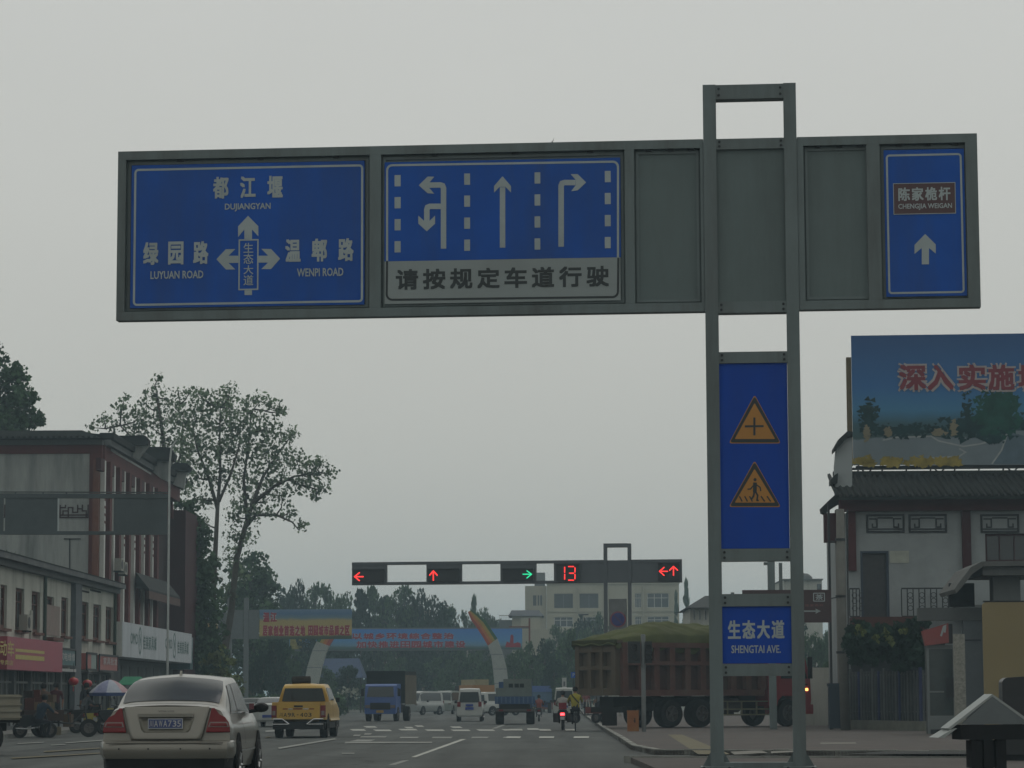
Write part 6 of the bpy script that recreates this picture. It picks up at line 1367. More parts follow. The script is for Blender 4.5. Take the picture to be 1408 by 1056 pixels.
def stand(turn=0, arm=.1, step=.1):
    J = {'pelvis': (0, 0, .92), 'spine': (0, 0, 1.12), 'chest': (0, .01, 1.33), 'neck': (0, .01, 1.50), 'chin': (0, .04, 1.56), 'head': (0, .03, 1.66)}
    for s_, n in ((-1, 'L'), (1, 'R')):
        J.update({'sho' + n: (.19 * s_, 0, 1.40), 'elb' + n: (.25 * s_, -.03 + arm * s_, 1.13), 'wri' + n: (.25 * s_, .1 + arm * s_, .9), 'fin' + n: (.25 * s_, .13 + arm * s_, .8),
                  'hip' + n: (.10 * s_, 0, .88), 'kne' + n: (.11 * s_, .04 + step * s_, .48), 'ank' + n: (.11 * s_, step * s_, .08), 'toe' + n: (.12 * s_, .14 + step * s_, .04)})
    return J
def clothm(n, c): return mat(n, c, .9, var=.15, scale=6)
wsh, ysh, rsh, dk, gr, brn = clothm('white_shirt', (.32, .32, .30)), clothm('yellow_shirt', (.26, .23, .03)), clothm('red_shirt', (.19, .055, .05)), clothm('dark_trousers', (.02, .022, .03)), clothm('grey_cloth', (.1, .11, .12)), clothm('brown_cloth', (.09, .06, .045))
shoe = mat('shoe', (.02, .018, .016), .7)
def motorbike(label, loc, rz, pm, light=False, scale=1.0, name='motorcycle'):
    o = thing(name, label, 'motorcycle', loc, rz)
    for y in (-.05, 1.15): wheel(o, 0, y, .29, .11, 1, steelw)
    b = MB(); b.side([(-.25, .62), (-.35, .78), (.1, .80), (.45, .80), (.6, .55), (.2, .42), (-.1, .5)], -.12, .12); b.build('body', pm, o)
    b = MB(); b.side([(-.3, .79), (-.28, .86), (.4, .88), (.45, .81)], -.13, .13); b.build('seat', blackp, o)
    b = MB(); b.side([(.5, .80), (.62, .98), (.85, .95), (.88, .78), (.65, .68)], -.11, .11); b.build('tank', pm, o)
    b = MB(); b.tube([(0, 1.15, .29), (0, .95, .95), (0, .92, 1.05)], .035, 6); b.tube([(-.34, .82, 1.08), (-.1, .92, 1.05), (.1, .92, 1.05), (.34, .82, 1.08)], .018, 6); b.build('fork', bolt, o)
    b = MB(); b.side([(-.36, .5), (-.33, .60), (-.05, .66), (.22, .58), (.22, .54), (-.05, .62), (-.3, .56)], -.075, .075); b.build('mudguard', pm, o)
    b = MB(); b.tube([(.14, .7, .4), (.16, .1, .35), (.17, -.3, .38)], .035, 7); b.build('exhaust', chrome, o)
    for s_ in (-1, 1): b = MB(); b.tube([(.3 * s_, .84, 1.08), (.36 * s_, .82, 1.25)], .01, 5); b.lathe([(.001, -.01), (.06, 0), (.001, .01)], (.38 * s_, .82, 1.3), 8, 'y'); b.build('mirror', bolt, o)
    MB().box(-.09, .09, -.40, -.34, .66, .76).build('tail_light', emat('lit_tail_light', (1.0, .05, .06), 6.0) if light else redl, o)
    MB().box(-.1, .1, -.41, -.39, .46, .6).build('number_plate', MATS['white_plate_edge'], o)
    if scale != 1: o.scale = (scale,) * 3
    return o
mb_ = mat('maroon_bike_paint', (.12, .02, .02), .4)
MX = (AX(773.5, 107), 107, 0)
mo_ = motorbike('motorcycle with a glowing red tail light beside the cyclist', MX, R(-2), mb_, True, .86)
for sd_ in (-1, 1): MB().box(*sorted((sd_ * .2, sd_ * .42)), -.25, .3, .35, .75).build('pannier', blackp, mo_)
person('person in a white shirt riding the motorcycle away from the camera', MX, R(-2), ride(.84, .14), (wsh, dk, shoe), sc=.87)
b = MB(); b.box(-.15, .15, -.29, -.10, .80, 1.05); tag(b.build('red_bag', clothm('red_bag_cloth', (.22, .03, .04)), None, loc=MX), 'red bag carried behind the rider in the white shirt', 'bag')
# bicycle
BX = (AX(791, 102.6), 102.6, 0)
o = thing('bicycle', 'black bicycle ridden by the person in the yellow top', 'bicycle', BX); o.scale = (.9, .9, .9)
for y in (-.1, .95):
    b = MB(); b.lathe([(.31, -.02), (.33, 0), (.31, .02), (.295, 0), (.31, -.02)], (0, y, .33), 26, 'x'); w_ = b.build('wheel', tyre, o)
    b = MB()
    for k_ in range(10): a = k_ * math.pi / 5; b.tube([(0, y, .33), (0, y + .3 * math.cos(a), .33 + .3 * math.sin(a))], .003, 3, cap=False)
    tag(b.build('spokes', chrome, w_), kind='stuff')
b = MB(); b.tube([(0, -.1, .33), (0, .38, .30), (0, .84, .80)], .018, 6); b.tube([(0, .38, .30), (0, .24, .82)], .018, 6); b.tube([(0, -.1, .33), (0, .26, .74)], .014, 6); b.tube([(0, .28, .74), (0, .80, .80)], .016, 6); b.tube([(0, .95, .33), (0, .84, .80), (0, .80, .98)], .016, 6); b.build('frame', bolt, o)
b = MB(); b.tube([(-.28, .70, .98), (0, .82, .98), (.28, .70, .98)], .014, 6); b.build('handlebar', chrome, o)
b = MB(); b.side([(.1, .84), (.12, .89), (.38, .88), (.36, .85)], -.08, .08); b.build('saddle', blackp, o)
b = MB(); b.box(-.07, .07, -.32, .12, .68, .70); b.build('rack', bolt, o); b = MB(); b.side([(-.45, .42), (-.40, .60), (-.2, .70), (-.2, .68), (-.38, .58), (-.43, .42)], -.03, .03); b.build('mudguard', bolt, o)
J = ride(.93, .16); J['kneL'] = (-.14, .36, .78); J['ankL'] = (-.12, .34, .36); J['toeL'] = (-.12, .46, .30); J['kneR'] = (.14, .40, .92); J['ankR'] = (.12, .40, .52); J['toeR'] = (.12, .52, .46)
pp_ = person('person in a bright yellow top riding the black bicycle', BX, 0, J, (ysh, dk, shoe), sc=.9)
b = MB(); b.tube([(-.15, .0, 1.50), (-.02, -.03, 1.34), (.15, -.02, 1.15)], .025, 5); b.build('shoulder_strap', dk, pp_)
QX = (AX(741, 146), 146, 0)
motorbike('motorcycle in the distance beside the blue dump lorry', QX, 0, blackp, False, .8)
person('person in a red and white shirt on the farther motorcycle', QX, 0, ride(.84, .12), (rsh, gr, shoe), sc=.8)
# ------------------------------------------------------------------ street furniture on the right
def put(px, D, z=0.0): return (AX(px, D), D, z)
# brown tourist sign
D_ = 98.0; F = Frame(AX(1065, D_), D_, 0, .10)
o = fthing('tourist_sign', 'dark brown tourist sign with a white arrow on a thick post behind the gantry', 'road sign', F)
r = F.rect(1020, 811.5, 1142, 856.5); MB().box(r[0], r[1], -.3, -.25, r[2], r[3]).build('sign_plate', mat('dark_brown_sign', (0.045, 0.016, 0.018), .5, var=.1), o)
q = F.rect(1057, 772, 1066.5, 1000); MB().box(q[0], q[1], -.12, .12, 0, q[3]).build('post', gsteel, o)
q2 = F.rect(1071.5, 774, 1076, 856); MB().box(q2[0], q2[1], -.06, .06, q2[2], q2[3]).build('stay', gsteel, o)
q3 = F.rect(1050, 773, 1057, 777); MB().box(q3[0], q[0], -.05, .05, q3[2], q3[3]).build('bracket', gsteel, o)
q4 = F.rect(1139.5, 690, 1142.5, 1000); MB().box(q4[0], q4[1], -.2, -.1, 0, q4[3]).build('thin_post', bolt, o)
for z in (r[2] + .2, r[3] - .2): MB().box(r[0] + .3, r[1] - .3, -.249, -.13, z - .04, z + .04).build('rear_rail', gsteel, o)
b = MB(); b.ring(*F.rect(1117, 815.5, 1133, 827.5), .02, .03, -.31, -.3005, k=2); b.build('border', swhite, o)
b = MB(); put_text(b, '茶', *F.rect(1120, 817.5, 1130.5, 825.5), -.304, .02); b.build('lettering', swhite, o)
b = MB(); put_chars(b, '陈家桅杆', *F.rect(1106, 831, 1131, 834.5), -.304, .01); b.build('lettering', mat('dull_red_ink', (.16, .05, .05), .5), o)
b = MB(); c9b = crop(940, 760, 6.122); b.prism([F.loc(*c9b(x, y)) for x, y in ((985, 488), (1105, 488), (1103, 472), (1148, 494), (1103, 516), (1105, 500), (985, 500))], -.308, -.3005); b.build('arrow', sgrey, o)
# utility pole and its neighbours
o = thing('utility_pole', 'leaning weathered concrete pole with clamps at the corner of the tiled house', 'pole', put(1162, 95, .10))
pm_ = mat('pole_concrete', (.15, .15, .135), .9, var=.15, dirt=(.09, .085, .075), dscale=1.2, damt=.7, streak=True)
P_ = lambda x, y: W(x, y, 95) - Vector(put(1162, 95, .10))
b = MB(); b.tube([(0, 0, 0), P_(1157.5, 860), P_(1155, 700)], [.17, .16, .14], 14); b.build('shaft', pm_, o, smooth=True)
for y in (742, 820, 897): a = P_(1157 - (900 - y) * .012, y); MB().lathe([(.175, -.04), (.18, -.04), (.18, .04), (.175, .04)], a, 12).build('clamp', bolt, o)
b = MB(); b.tube([P_(1148, 745), P_(1142, 744)], .02, 5); b.tube([P_(1152, 821), P_(1142, 823)], .02, 5); b.build('arm', bolt, o)
b = MB(); b.tube([P_(1165, 700) + Vector((0, -.1, 0)), P_(1166, 900) + Vector((0, -.1, 0)), P_(1165, 998) + Vector((0, -.1, 0))], .02, 5); b.build('cable', bolt, o)
o = thing('litter_bin', 'tall dark blue bin standing beside the concrete pole', 'bin', put(1150, 97, .10)); bb = mat('dark_blue_bin', (.012, .028, .045), .5)
MB().box(-.27, .27, -.25, .25, .04, 1.5).build('body', bb, o); MB().box(-.3, .3, -.28, .28, 1.501, 1.6).build('lid', bb, o)
for s_ in (-1, 1): wheel(o, .2 * s_, .2, .09, .06, s_, steelw)
# railings with vines
A, B = Vector((AX(1168, 98.2), 98.2, .1)), G(1273, 1005, .1); v = B - A; L_ = v.length; ang = math.atan2(v.y, v.x)
o = thing('iron_fence', 'grey iron fence on a low plinth under the vine', 'fence', (A.x, A.y, .10), ang)
MB().box(-.1, L_, -.12, .12, 0, .32).build('plinth', mat('stained_plinth', (.14, .145, .12), .9, var=.2, dirt=(.08, .08, .07), dscale=1, damt=.7, streak=True), o)
fm = mat('grey_blue_pale', (.075, .085, .085), .7, var=.3, scale=1.5); fm2 = mat('blue_pale', (.035, .045, .12), .6, var=.3)
n = 26
for k_ in range(n):
    x = .1 + (L_ - .2) * k_ / (n - 1); wv = .05 if k_ % 4 else .13
    MB().box(x - wv / 2, x + wv / 2, -.03, .03, .321, 2.0 + .1 * (k_ % 4 == 0)).build('pale', fm2 if k_ % 7 == 3 else fm, o)
for z in (.6, 1.85): MB().box(0, L_, .031, .06, z, z + .05).build('rail', fm, o)
o_ = MB().box(0, L_, .5, .6, 0, 2.3).build('dark_hoarding', mat('dark_backing', (.012, .015, .017), .9), o)
# dark shop front under the balcony, behind the fence
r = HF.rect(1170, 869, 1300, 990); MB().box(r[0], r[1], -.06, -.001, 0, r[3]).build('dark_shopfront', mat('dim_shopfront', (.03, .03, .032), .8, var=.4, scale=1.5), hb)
# phone booth
PX = 85.0; F = Frame(AX(1293, PX), PX, -4, .10)
o = fthing('telephone_booth', 'grey telephone booth with a red top panel beside the iron fence', 'phone booth', F)
al = mat('booth_aluminium', (.16, .18, .18), .5, var=.1); r = F.rect(1275, 887, 1314, 1003)
for x in (r[0], r[1] - .07): MB().box(x, x + .07, -.05, .03, 0, r[3]).build('post', al, o)
for z0, z1 in ((r[2] + .0, .55), (r[3] - .12, r[3])): MB().box(r[0] + .071, r[1] - .071, -.04, .03, max(.05, z0), z1).build('panel', al, o)
MB().box(r[0] + .071, r[1] - .071, -.01, .01, .551, r[3] - .121).build('pane', mat('booth_glass', (.045, .06, .06), .2, var=.3, scale=2), o)
MB().box(r[0] + .071, r[1] - .35, -.03, .0 - .011, 1.25, 1.3).build('shelf', al, o); MB().box(r[1] - .3, r[1] - .071, -.12, -.011, 1.1, 1.7).build('telephone', bolt, o)
MB().box(r[0], r[1], .031, .8, 0, r[3] - .0).build('side_wall', mat('booth_inside', (.06, .07, .07), .7), o)
MB().box(r[1] - .02, r[1] + .1, -.3, .03, 1.5, 2.0).build('hood', mat('booth_blue', (.05, .09, .2), .5), o)
b = MB(); b.prism([F.loc(1267, 868), F.loc(1303, 857), F.loc(1304, 884), F.loc(1272, 888)], -.25, .3); tp_ = b.build('top_panel', mat('booth_red', (.27, .05, .045), .5, var=.1, dirt=(.2, .08, .07), dscale=2), o)
b = MB(); b.stroke([F.loc(1293, 875), F.loc(1297, 862), F.loc(1299, 861), F.loc(1298, 870)], .06, -.256, -.251); b.build('telephone_mark', swhite, tp_)
MB().box(F.loc(1303.5, 870)[0], F.loc(1309, 870)[0], -.24, .3, F.loc(1300, 885)[1], F.loc(1300, 858)[1]).build('top_side', bolt, o)
o = thing('stone_post', 'tall pale granite post right of the telephone booth', 'post', put(1320, 83, .10)); h_ = W(1320, 872, 83).z - .1
MB().box(-.16, .16, -.12, .12, 0, h_).build('shaft', mat('speckled_granite', (.24, .24, .21), .8, var=.35, scale=14), o); MB().box(-.19, .19, -.15, .15, 0, .28).build('base', conc, o)
# ochre hoarding, dark cabinet, roofed litter bin close by
HD = 60.0; F = Frame(AX(1380, HD), HD, -2, .10); z_ = F.loc(1380, 828)[1]; x0, x1 = F.loc(1352, 900)[0], F.loc(1440, 900)[0]
o = fthing('hoarding', 'dull ochre hoarding board with a rounded corner at the right edge', 'hoarding', F)
b = MB(); b.prism([(x0, .15), (x1, .15), (x1, z_)] + [(x0 + .08 - .08 * math.sin(t), z_ - .08 + .08 * math.cos(t)) for t in [i * math.pi / 10 for i in range(6)]], -.05, .05); b.build('board', mat('dull_ochre_panel', (.27, .225, .125), .8, var=.06, scale=2, dirt=(.22, .17, .09), dscale=1, damt=.5), o)
for x in (x0 + .1, x1 - .1): MB().box(x - .04, x + .04, .051, .12, 0, z_ - .1).build('leg', bolt, o)
MB().box(x0 + .02, x1, -.055, .055, z_ + .001, z_ + .03).build('capping', bolt, o)
KD = 50.0; o = thing('dark_cabinet', 'black rounded cabinet in front of the ochre hoarding', 'cabinet', put(1400, KD, .10), R(-2)); 
zt = W(1400, 927, KD).z - .1; b = MB(); xw_ = AX(1400, KD) - AX(1376, KD)
b.prism([(-xw_, .1), (.75, .1), (.75, zt)] + [(-xw_ + .12 - .12 * math.sin(t), zt - .16 + .1 * math.cos(t)) for t in [i * math.pi / 10 for i in range(6)]], -.25, .25); b.build('body', mat('black_enamel', (.008, .009, .011), .35), o, angle=40)
MB().box(-xw_ + .05, .7, -.2, .2, 0, .099).build('base', blackp, o); MB().box(-.3, .5, -.262, -.2505, .4, zt - .4).build('door', mat('black_door_enamel', (.014, .015, .017), .5), o)
ND = 41.0; F = Frame(AX(1354, ND), ND, 5, .10); c3b = crop(1270, 780, 3.826)
o = fthing('roofed_litter_bin', 'litter bin with a small grey pitched roof on dark legs at the lower right', 'bin', F)
Z = lambda x, y: F.loc(*c3b(x, y)); ap = Z(340, 667); le = Z(108, 846); re = Z(560, 822)
rfm = mat('pale_roof_sheet', (.30, .33, .32), .5, var=.06, dirt=(.2, .21, .2), dscale=2, damt=.4); gbl = mat('grey_gable_sheet', (.115, .135, .14), .5, var=.08)
b = MB(); b.prism([ap, (ap[0], ap[1] - .035), (le[0] + .03, le[1] - .025), le], -.24, .24); b.prism([(ap[0] + .001, ap[1]), re, (re[0] - .02, re[1] - .035), (ap[0] + .001, ap[1] - .035)], -.24, .24); b.build('roof', rfm, o)
b = MB(); b.prism([(ap[0], ap[1] - .036), (le[0] + .20, Z(200, 824)[1]), (re[0] - .05, Z(500, 824)[1])], -.235, -.20); b.build('gable', gbl, o)
l2 = Z(52, 895); b = MB(); b.prism([(l2[0], l2[1]), (l2[0] + .09, l2[1] - .005), (le[0] + .12, le[1] - .0), (le[0] + .02, le[1] - .03)], -.3, .3); b.build('lower_flap', rfm, o)
MB().box(le[0] + .18, re[0] - .08, -.28, .28, Z(300, 905)[1], Z(300, 828)[1]).build('inner_tray', inner, o)
for a, c_ in ((230, 285), (295, 342), (362, 412)):
    x0, x1 = Z(a, 950)[0], Z(c_, 950)[0]; MB().box(x0, x1, -.25, -.13, 0, Z(300, 905)[1] - .001).build('leg', inner, o)
MB().box(Z(240, 950)[0], Z(400, 950)[0], .0, .2, .1, .5).build('bin_drum', inner, o)
# pedestrian signal on its pole, orange box at its foot
SD = 93.0; o = thing('pedestrian_signal', 'grey pole with two dark pedestrian signal heads in front of the dump truck', 'signal', put(885, SD, .10)); zt = W(885, 873, SD).z - .1; kp = FPX / SD
b = MB(); b.lathe([(.001, 0), (.075, 0), (.075, zt), (.06, zt + .02), (.001, zt + .02)], n=12); b.build('pole', mat('grey_pole_paint', (.12, .135, .135), .5), o, angle=40)
b = MB(); b.lathe([(.076, 0), (.095, 0), (.095, .06), (.076, .06)], (0, 0, W(885, 918, SD).z - .1), 12); b.build('collar', MATS['grey_pole_paint'], o)
for x0, x1, s_ in ((-21 / kp, -4 / kp, -1), (2.5 / kp, 12 / kp, 1)):
    z0, z1 = W(885, 912, SD).z - .1, W(885, 882, SD).z - .1; h_ = MB().box(x0, x1, -.12, .12, z0, z1).build('signal_head', dark, o)
    for k_ in range(2): zc = z0 + (z1 - z0) * (.27 + .46 * k_); b = MB(); b.lathe([(.10, 0), (.11, -.14), (.10, -.14), (.09, 0)], ((x0 + x1) / 2, -.121, zc), 10, 'y'); b.build('visor', dark, h_)
o = thing('orange_box', 'small weathered orange box with a mark standing beside the signal pole', 'box', put(870, 92.5, .10)); MB().box(-.19, .19, -.12, .12, 0.02, .68).build('body', mat('weathered_orange', (.26, .10, .035), .7, var=.15, dirt=(.22, .15, .05), dscale=2.5, damt=.7), o); MB().box(-.2, .2, -.13, .13, .681, .71).build('lid', MATS['weathered_orange'], o)
b = MB(); b.stroke([(.06, .46), (.06, .30)], .03, -.124, -.1205); b.stroke([(.02, .36), (.08, .36)], .03, -.125, -.1205); b.build('mark', inner, o)
# rails, posts and carts beyond the riders
o = thing('street_railing', 'low pale railing along the pavement beyond the cyclist', 'railing', put(806, 170, .10), R(-52))
for k_ in range(8): MB().box(k_ * .8, k_ * .8 + .07, -.03, .03, 0, 1.0).build('post', ac_m, o)
for z in (.45, .95): MB().box(0, 5.7, -.02, .02, z, z + .05).build('rail', ac_m, o)
def tricycle(label, loc, rz, m, sc=1.0):
    o = thing('cargo_tricycle', label, 'tricycle', loc, rz)
    for x, y in ((-.45, .2), (.45, .2), (0, 1.75)): wheel(o, x, y, .3, .07, 1, steelw)
    b = MB(); b.box(-.5, .5, -.45, .85, .55, .6); b.box(-.5, -.46, -.45, .85, .6, .9); b.box(.46, .5, -.45, .85, .6, .9); b.box(-.46, .46, -.45, -.41, .6, .9); b.build('cargo_tray', m, o)
    b = MB(); b.tube([(0, .5, .5), (0, 1.2, .45), (0, 1.6, .85), (0, 1.6, 1.05)], .03, 6); b.tube([(0, 1.75, .3), (0, 1.6, .95)], .025, 6); b.tube([(-.3, 1.4, 1.05), (0, 1.62, 1.05), (.3, 1.4, 1.05)], .016, 6); b.tube([(0, 1.1, .45), (0, 1.05, .85)], .02, 6); b.build('frame', bolt, o)
    MB().box(-.1, .1, .92, 1.2, .85, .92).build('saddle', blackp, o); o.scale = (sc,) * 3; return o
tricycle('small red cargo tricycle behind the tail of the dump truck', put(829, 124, .10), R(60), mat('red_tray', (.13, .03, .025), .6), .8)
person('person in dark clothes beside the red tricycle behind the dump truck', put(822, 140, .10), R(30), stand(), (gr, dk, shoe), sc=.95)
person('person in a red top standing by the railing beyond the cyclist', put(806, 172, .10), 0, stand(), (rsh, dk, shoe), sc=.9)
o = thing('concrete_block', 'small pale block on the pavement by the kerb near the dump truck', 'block', put(835.5, 112, .10)); MB().box(-.1, .12, -.1, .1, 0, .28).build('body', ac_m, o); MB().box(-.12, .14, -.12, .12, .281, .31).build('cap', ac_m, o)
o = thing('small_sign', 'narrow white sign on a thin post above the pale microvan', 'road sign', put(776, 185)); MB().box(-.03, .03, -.03, .03, 0, 2.2).build('post', ac_m, o)
pl_ = MB().box(-.15, .15, -.06, -.031, W(776, 950, 185).z, W(776, 932, 185).z).build('plate', whitecar, o); MB().box(-.06, .06, -.066, -.0605, 2.0, 2.3).build('mark', greyp, pl_)
o = thing('parking_sign', 'small blue sign beside the tail of the dump truck', 'road sign', put(789, 160)); z0, z1 = W(789, 932, 160).z, W(789, 924, 160).z
MB().box(-.16, .16, -.04, -.02, z0, z1).build('plate', blue, o); MB().box(-.02, .02, -.019, .02, 0, z1).build('post', bolt, o); b = MB(); put_text(b, 'P', -.06, .06, z0 + .07, z1 - .07, -.045, .01); b.build('lettering', swhite, o)
o = thing('street_lamp', 'slim street lamp with a flat head in front of the office building', 'lamp post', put(803, 300)); z_ = W(803, 846, 300).z
MB().tube([(0, 0, 0), (0, 0, z_)], [.12, .07], 7).build('pole', ac_m, o); MB().box(-.55, .55, -.1, .1, z_ + .001, z_ + .15).build('lamp_head', bolt, o)
# ------------------------------------------------------------------ clutter before the shops on the left
def lantern(label, px, py, D):
    p = W(px, py, D); o = thing('red_lantern', label, 'lantern', tuple(p), 0, 'red lanterns hanging before the shops')
    b = MB(); b.lathe([(.05, -.16), (.14, -.13), (.2, -.06), (.215, 0), (.2, .06), (.14, .13), (.05, .16)], n=16); b.build('shade', mat('lantern_red', (.34, .012, .02), .5, var=.08), o, smooth=True)
    b = MB(); b.lathe([(.001, -.19), (.06, -.19), (.06, -.155), (.001, -.155)]); b.lathe([(.001, .155), (.06, .155), (.06, .19), (.001, .19)]); b.build('cap', goldi, o)
    b = MB(); b.tube([(0, 0, .19), (0, 0, .75)], .008, 4); b.build('cord', bolt, o); b = MB(); b.tube([(0, 0, -.19), (0, 0, -.4)], [.02, .03], 6); b.build('tassel', MATS['lantern_red'], o)
lantern('red round lantern under the grey pier, nearer one', 101, 937, 113); lantern('red round lantern beside the parasol, farther one', 120, 940, 116)
lantern('dim red lantern half hidden behind the two others', 131, 937, 126)
def parasol(label, px, D, ptop, R_, mats, H=None):
    p = W(px, ptop, D); o = thing('parasol', label, 'parasol', (p.x, D, .12)); zt = p.z - .12; n = 8
    for k_ in range(n):
        a0, a1 = 2 * math.pi * k_ / n, 2 * math.pi * (k_ + 1) / n; b = MB()
        def f(i, j): a = a0 + (a1 - a0) * j; r_ = R_ * i; sag = 1 - .05 * math.sin(math.pi * j) * i; return Vector((math.cos(a) * r_ * sag, math.sin(a) * r_ * sag, zt - .62 * R_ * i ** 1.7))
        b.grid(f, 6, 4); pn = b.build('canopy_panel', mats[k_ % len(mats)], o, smooth=True)
        b = MB(); b.add([(math.cos(a0) * R_, math.sin(a0) * R_, zt - .62 * R_), (math.cos(a1) * R_, math.sin(a1) * R_, zt - .62 * R_), (math.cos(a1) * R_, math.sin(a1) * R_, zt - .62 * R_ - .12), (math.cos(a0) * R_, math.sin(a0) * R_, zt - .62 * R_ - .12)], [(0, 1, 2, 3)]); b.build('valance', mat('parasol_blue', (.05, .08, .2), .7), pn)
    MB().tube([(0, 0, 0), (0, 0, zt + .06)], .022, 8).build('pole', ac_m, o)
parasol('white blue and pink parasol opened behind the silver car', 151, 104, 934.5, .78, [mat('parasol_white', (.33, .36, .42), .7, var=.1), mat('parasol_lilac', (.22, .24, .36), .7, var=.35, scale=4), MATS['parasol_white'], mat('parasol_pink', (.36, .24, .26), .7, var=.2, scale=4)])
o = thing('green_awning', 'bright green sheet awning just behind the roof of the silver car', 'awning', put(174, 128, 0)); z0, z1 = W(174, 942, 128).z, W(174, 930, 128).z
MB().hexa([(-.5, 0, z0), (.75, 0, z0), (.75, 1.2, z0 + .1), (-.5, 1.2, z0 + .1), (-.45, 0.05, z0 + .05), (.6, .05, z0 + .06), (.5, 1.2, z1), (-.3, 1.2, z1)]).build('sheet', mat('green_sheet', (.02, .2, .1), .7), o)
for x in (-.45, .7): MB().box(x - .02, x + .02, .02, .06, .12, z0).build('pole', bolt, o)
# loaded tricycle
tr_ = tricycle('cargo tricycle loaded with cartons at the kerb beside the cream flatbed', put(50, 92, .0), R(-72), mat('dark_tray', (.05, .03, .025), .7), 1.0)
c33 = crop(0, 920, 8.8); rngb = random.Random(2)
card = [mat('cardboard_' + n_, c_, .9, var=.12, scale=3) for n_, c_ in (('tan', (.15, .10, .055)), ('red', (.085, .028, .022)), ('brown', (.085, .058, .035)), ('dark', (.03, .022, .02)), ('pale', (.15, .13, .085)))]
def carton(label, x0, y0, x1, y1, D, m, rz=0.0, dp=.5):
    (a, t), (b_, u) = c33(x0, y0), c33(x1, y1); p, q = W(a, t, D), W(b_, u, D)
    o = thing('carton', label, 'box', ((p.x + q.x) / 2, D, q.z), R(rz), 'cartons piled on the tricycle'); w_, h_ = (q.x - p.x) / 2, p.z - q.z
    MB().box(-w_, w_, 0, dp, 0, h_).build('body', card[m], o); MB().box(-w_ * .12, w_ * .12, -.004, dp + .004, h_ + .0, h_ + .004).build('tape', card[4], o)
carton('tan carton with the cleanest front, standing on the tricycle tray', 415, 400, 600, 520, 91.8, 0, 6)
carton('brown carton under the tan one at the front of the load', 425, 521, 640, 620, 91.9, 2, -5)
carton('red brown crate at the left end of the load', 300, 352, 410, 600, 92.2, 1, 4)
carton('flat red carton lying across the load', 330, 345, 520, 398, 92.4, 1, 0)
carton('dark carton on top at the left of the load', 280, 262, 395, 344, 92.4, 3, -8)
carton('reddish top carton in the middle of the load', 396, 250, 480, 344, 92.5, 1, 5)
carton('olive brown carton at the top right of the load', 482, 310, 640, 399, 92.4, 2, -4)
carton('pale carton leaning on the right of the load', 602, 400, 660, 560, 92.3, 4, 10)
carton('cardboard box standing low beside the shop pier', 765, 545, 860, 700, 100, 2, 0); carton('small pale box on the ground right of the tricycle', 680, 700, 735, 800, 96, 4, 8)
carton('white box on the ground behind the tricycle wheel', 500, 775, 620, 838, 94.5, 4, 0)
motorbike('dark motorcycle parked left of the loaded tricycle', put(30, 91, 0), R(-60), blackp, scale=.85)
motorbike('motorcycle parked between the shop pier and the parasol', put(107, 103, .0), R(-50), blackp, scale=1.0); motorbike('motorcycle with a yellow body under the parasol', put(128, 101, .0), R(-65), mat('yellow_bike_paint', (.32, .28, .03), .5), scale=.95); motorbike('motorcycle parked hard against the silver car', put(143, 100, .0), R(-40), blackp, scale=1.0)
person('person in dark clothes standing by the parasol', put(119, 110, .12), R(20), stand(), (dk, dk, shoe)); person('person in a grey top crouched over the motorcycle beneath the parasol', put(113, 104, .12), R(-60), ride(.62, .2), (gr, dk, shoe))
person('person in brown behind the loaded tricycle', put(60, 97, .12), R(10), stand(), (brn, dk, shoe), sc=.95); person('person in red standing in the doorway right of the load', put(77, 108, .12), R(180), stand(), (clothm('dull_red_top', (.07, .015, .02)), dk, shoe))
person('person with a blue cap bending over the parked motorcycle', put(54, 90.6, 0), R(-30), ride(.60, .22), (clothm('blue_top', (.02, .035, .055)), dk, shoe), sc=.95)
# strip of shadow on the side road, painted as a dark flat sheet
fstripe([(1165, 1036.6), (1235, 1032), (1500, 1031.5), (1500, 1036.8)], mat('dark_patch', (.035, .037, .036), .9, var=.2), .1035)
# ------------------------------------------------------------------ trees and plants
bark = mat('bark', (0.075, 0.068, 0.055), 0.95, var=0.25, scale=2, bump=0.5)
lf_p = leafmat('poplar_leaf', (0.115, 0.16, 0.10), 0.5); lf_d = leafmat('dark_leaf', (0.022, 0.043, 0.030), 0.2)
lf_g = leafmat('green_leaf', (0.05, 0.088, 0.045), 0.3); lf_y = leafmat('yellow_green_leaf', (0.10, 0.125, 0.045), 0.25)
def leaves(b, rng, c, r, n, size, flat=0.8):
    for _ in range(n):
        while True:
            u = Vector((rng.uniform(-1, 1), rng.uniform(-1, 1), rng.uniform(-1, 1)))
            if u.length <= 1: break
        if rng.random() < 0.3: u = u.normalized() * rng.uniform(.7, 1.05)
        p = Vector(c) + Vector((u.x * r[0], u.y * r[1], u.z * r[2]))
        s_ = size * rng.choice((.55, .8, 1, 1.25, 1.6)) * rng.uniform(.8, 1.15)
        a = Vector((rng.gauss(0, 1), rng.gauss(0, 1), rng.gauss(0, .7))).normalized(); q = a.orthogonal().normalized()
        q = (q * math.cos(rng.random() * 6.28) + a.cross(q) * math.sin(rng.random() * 6.28)); k = a.cross(q)
        b.add([p - q * s_ * .5, p + k * s_ * .4, p + q * s_ * .5, p - k * s_ * .4], [(0, 1, 2, 3)])
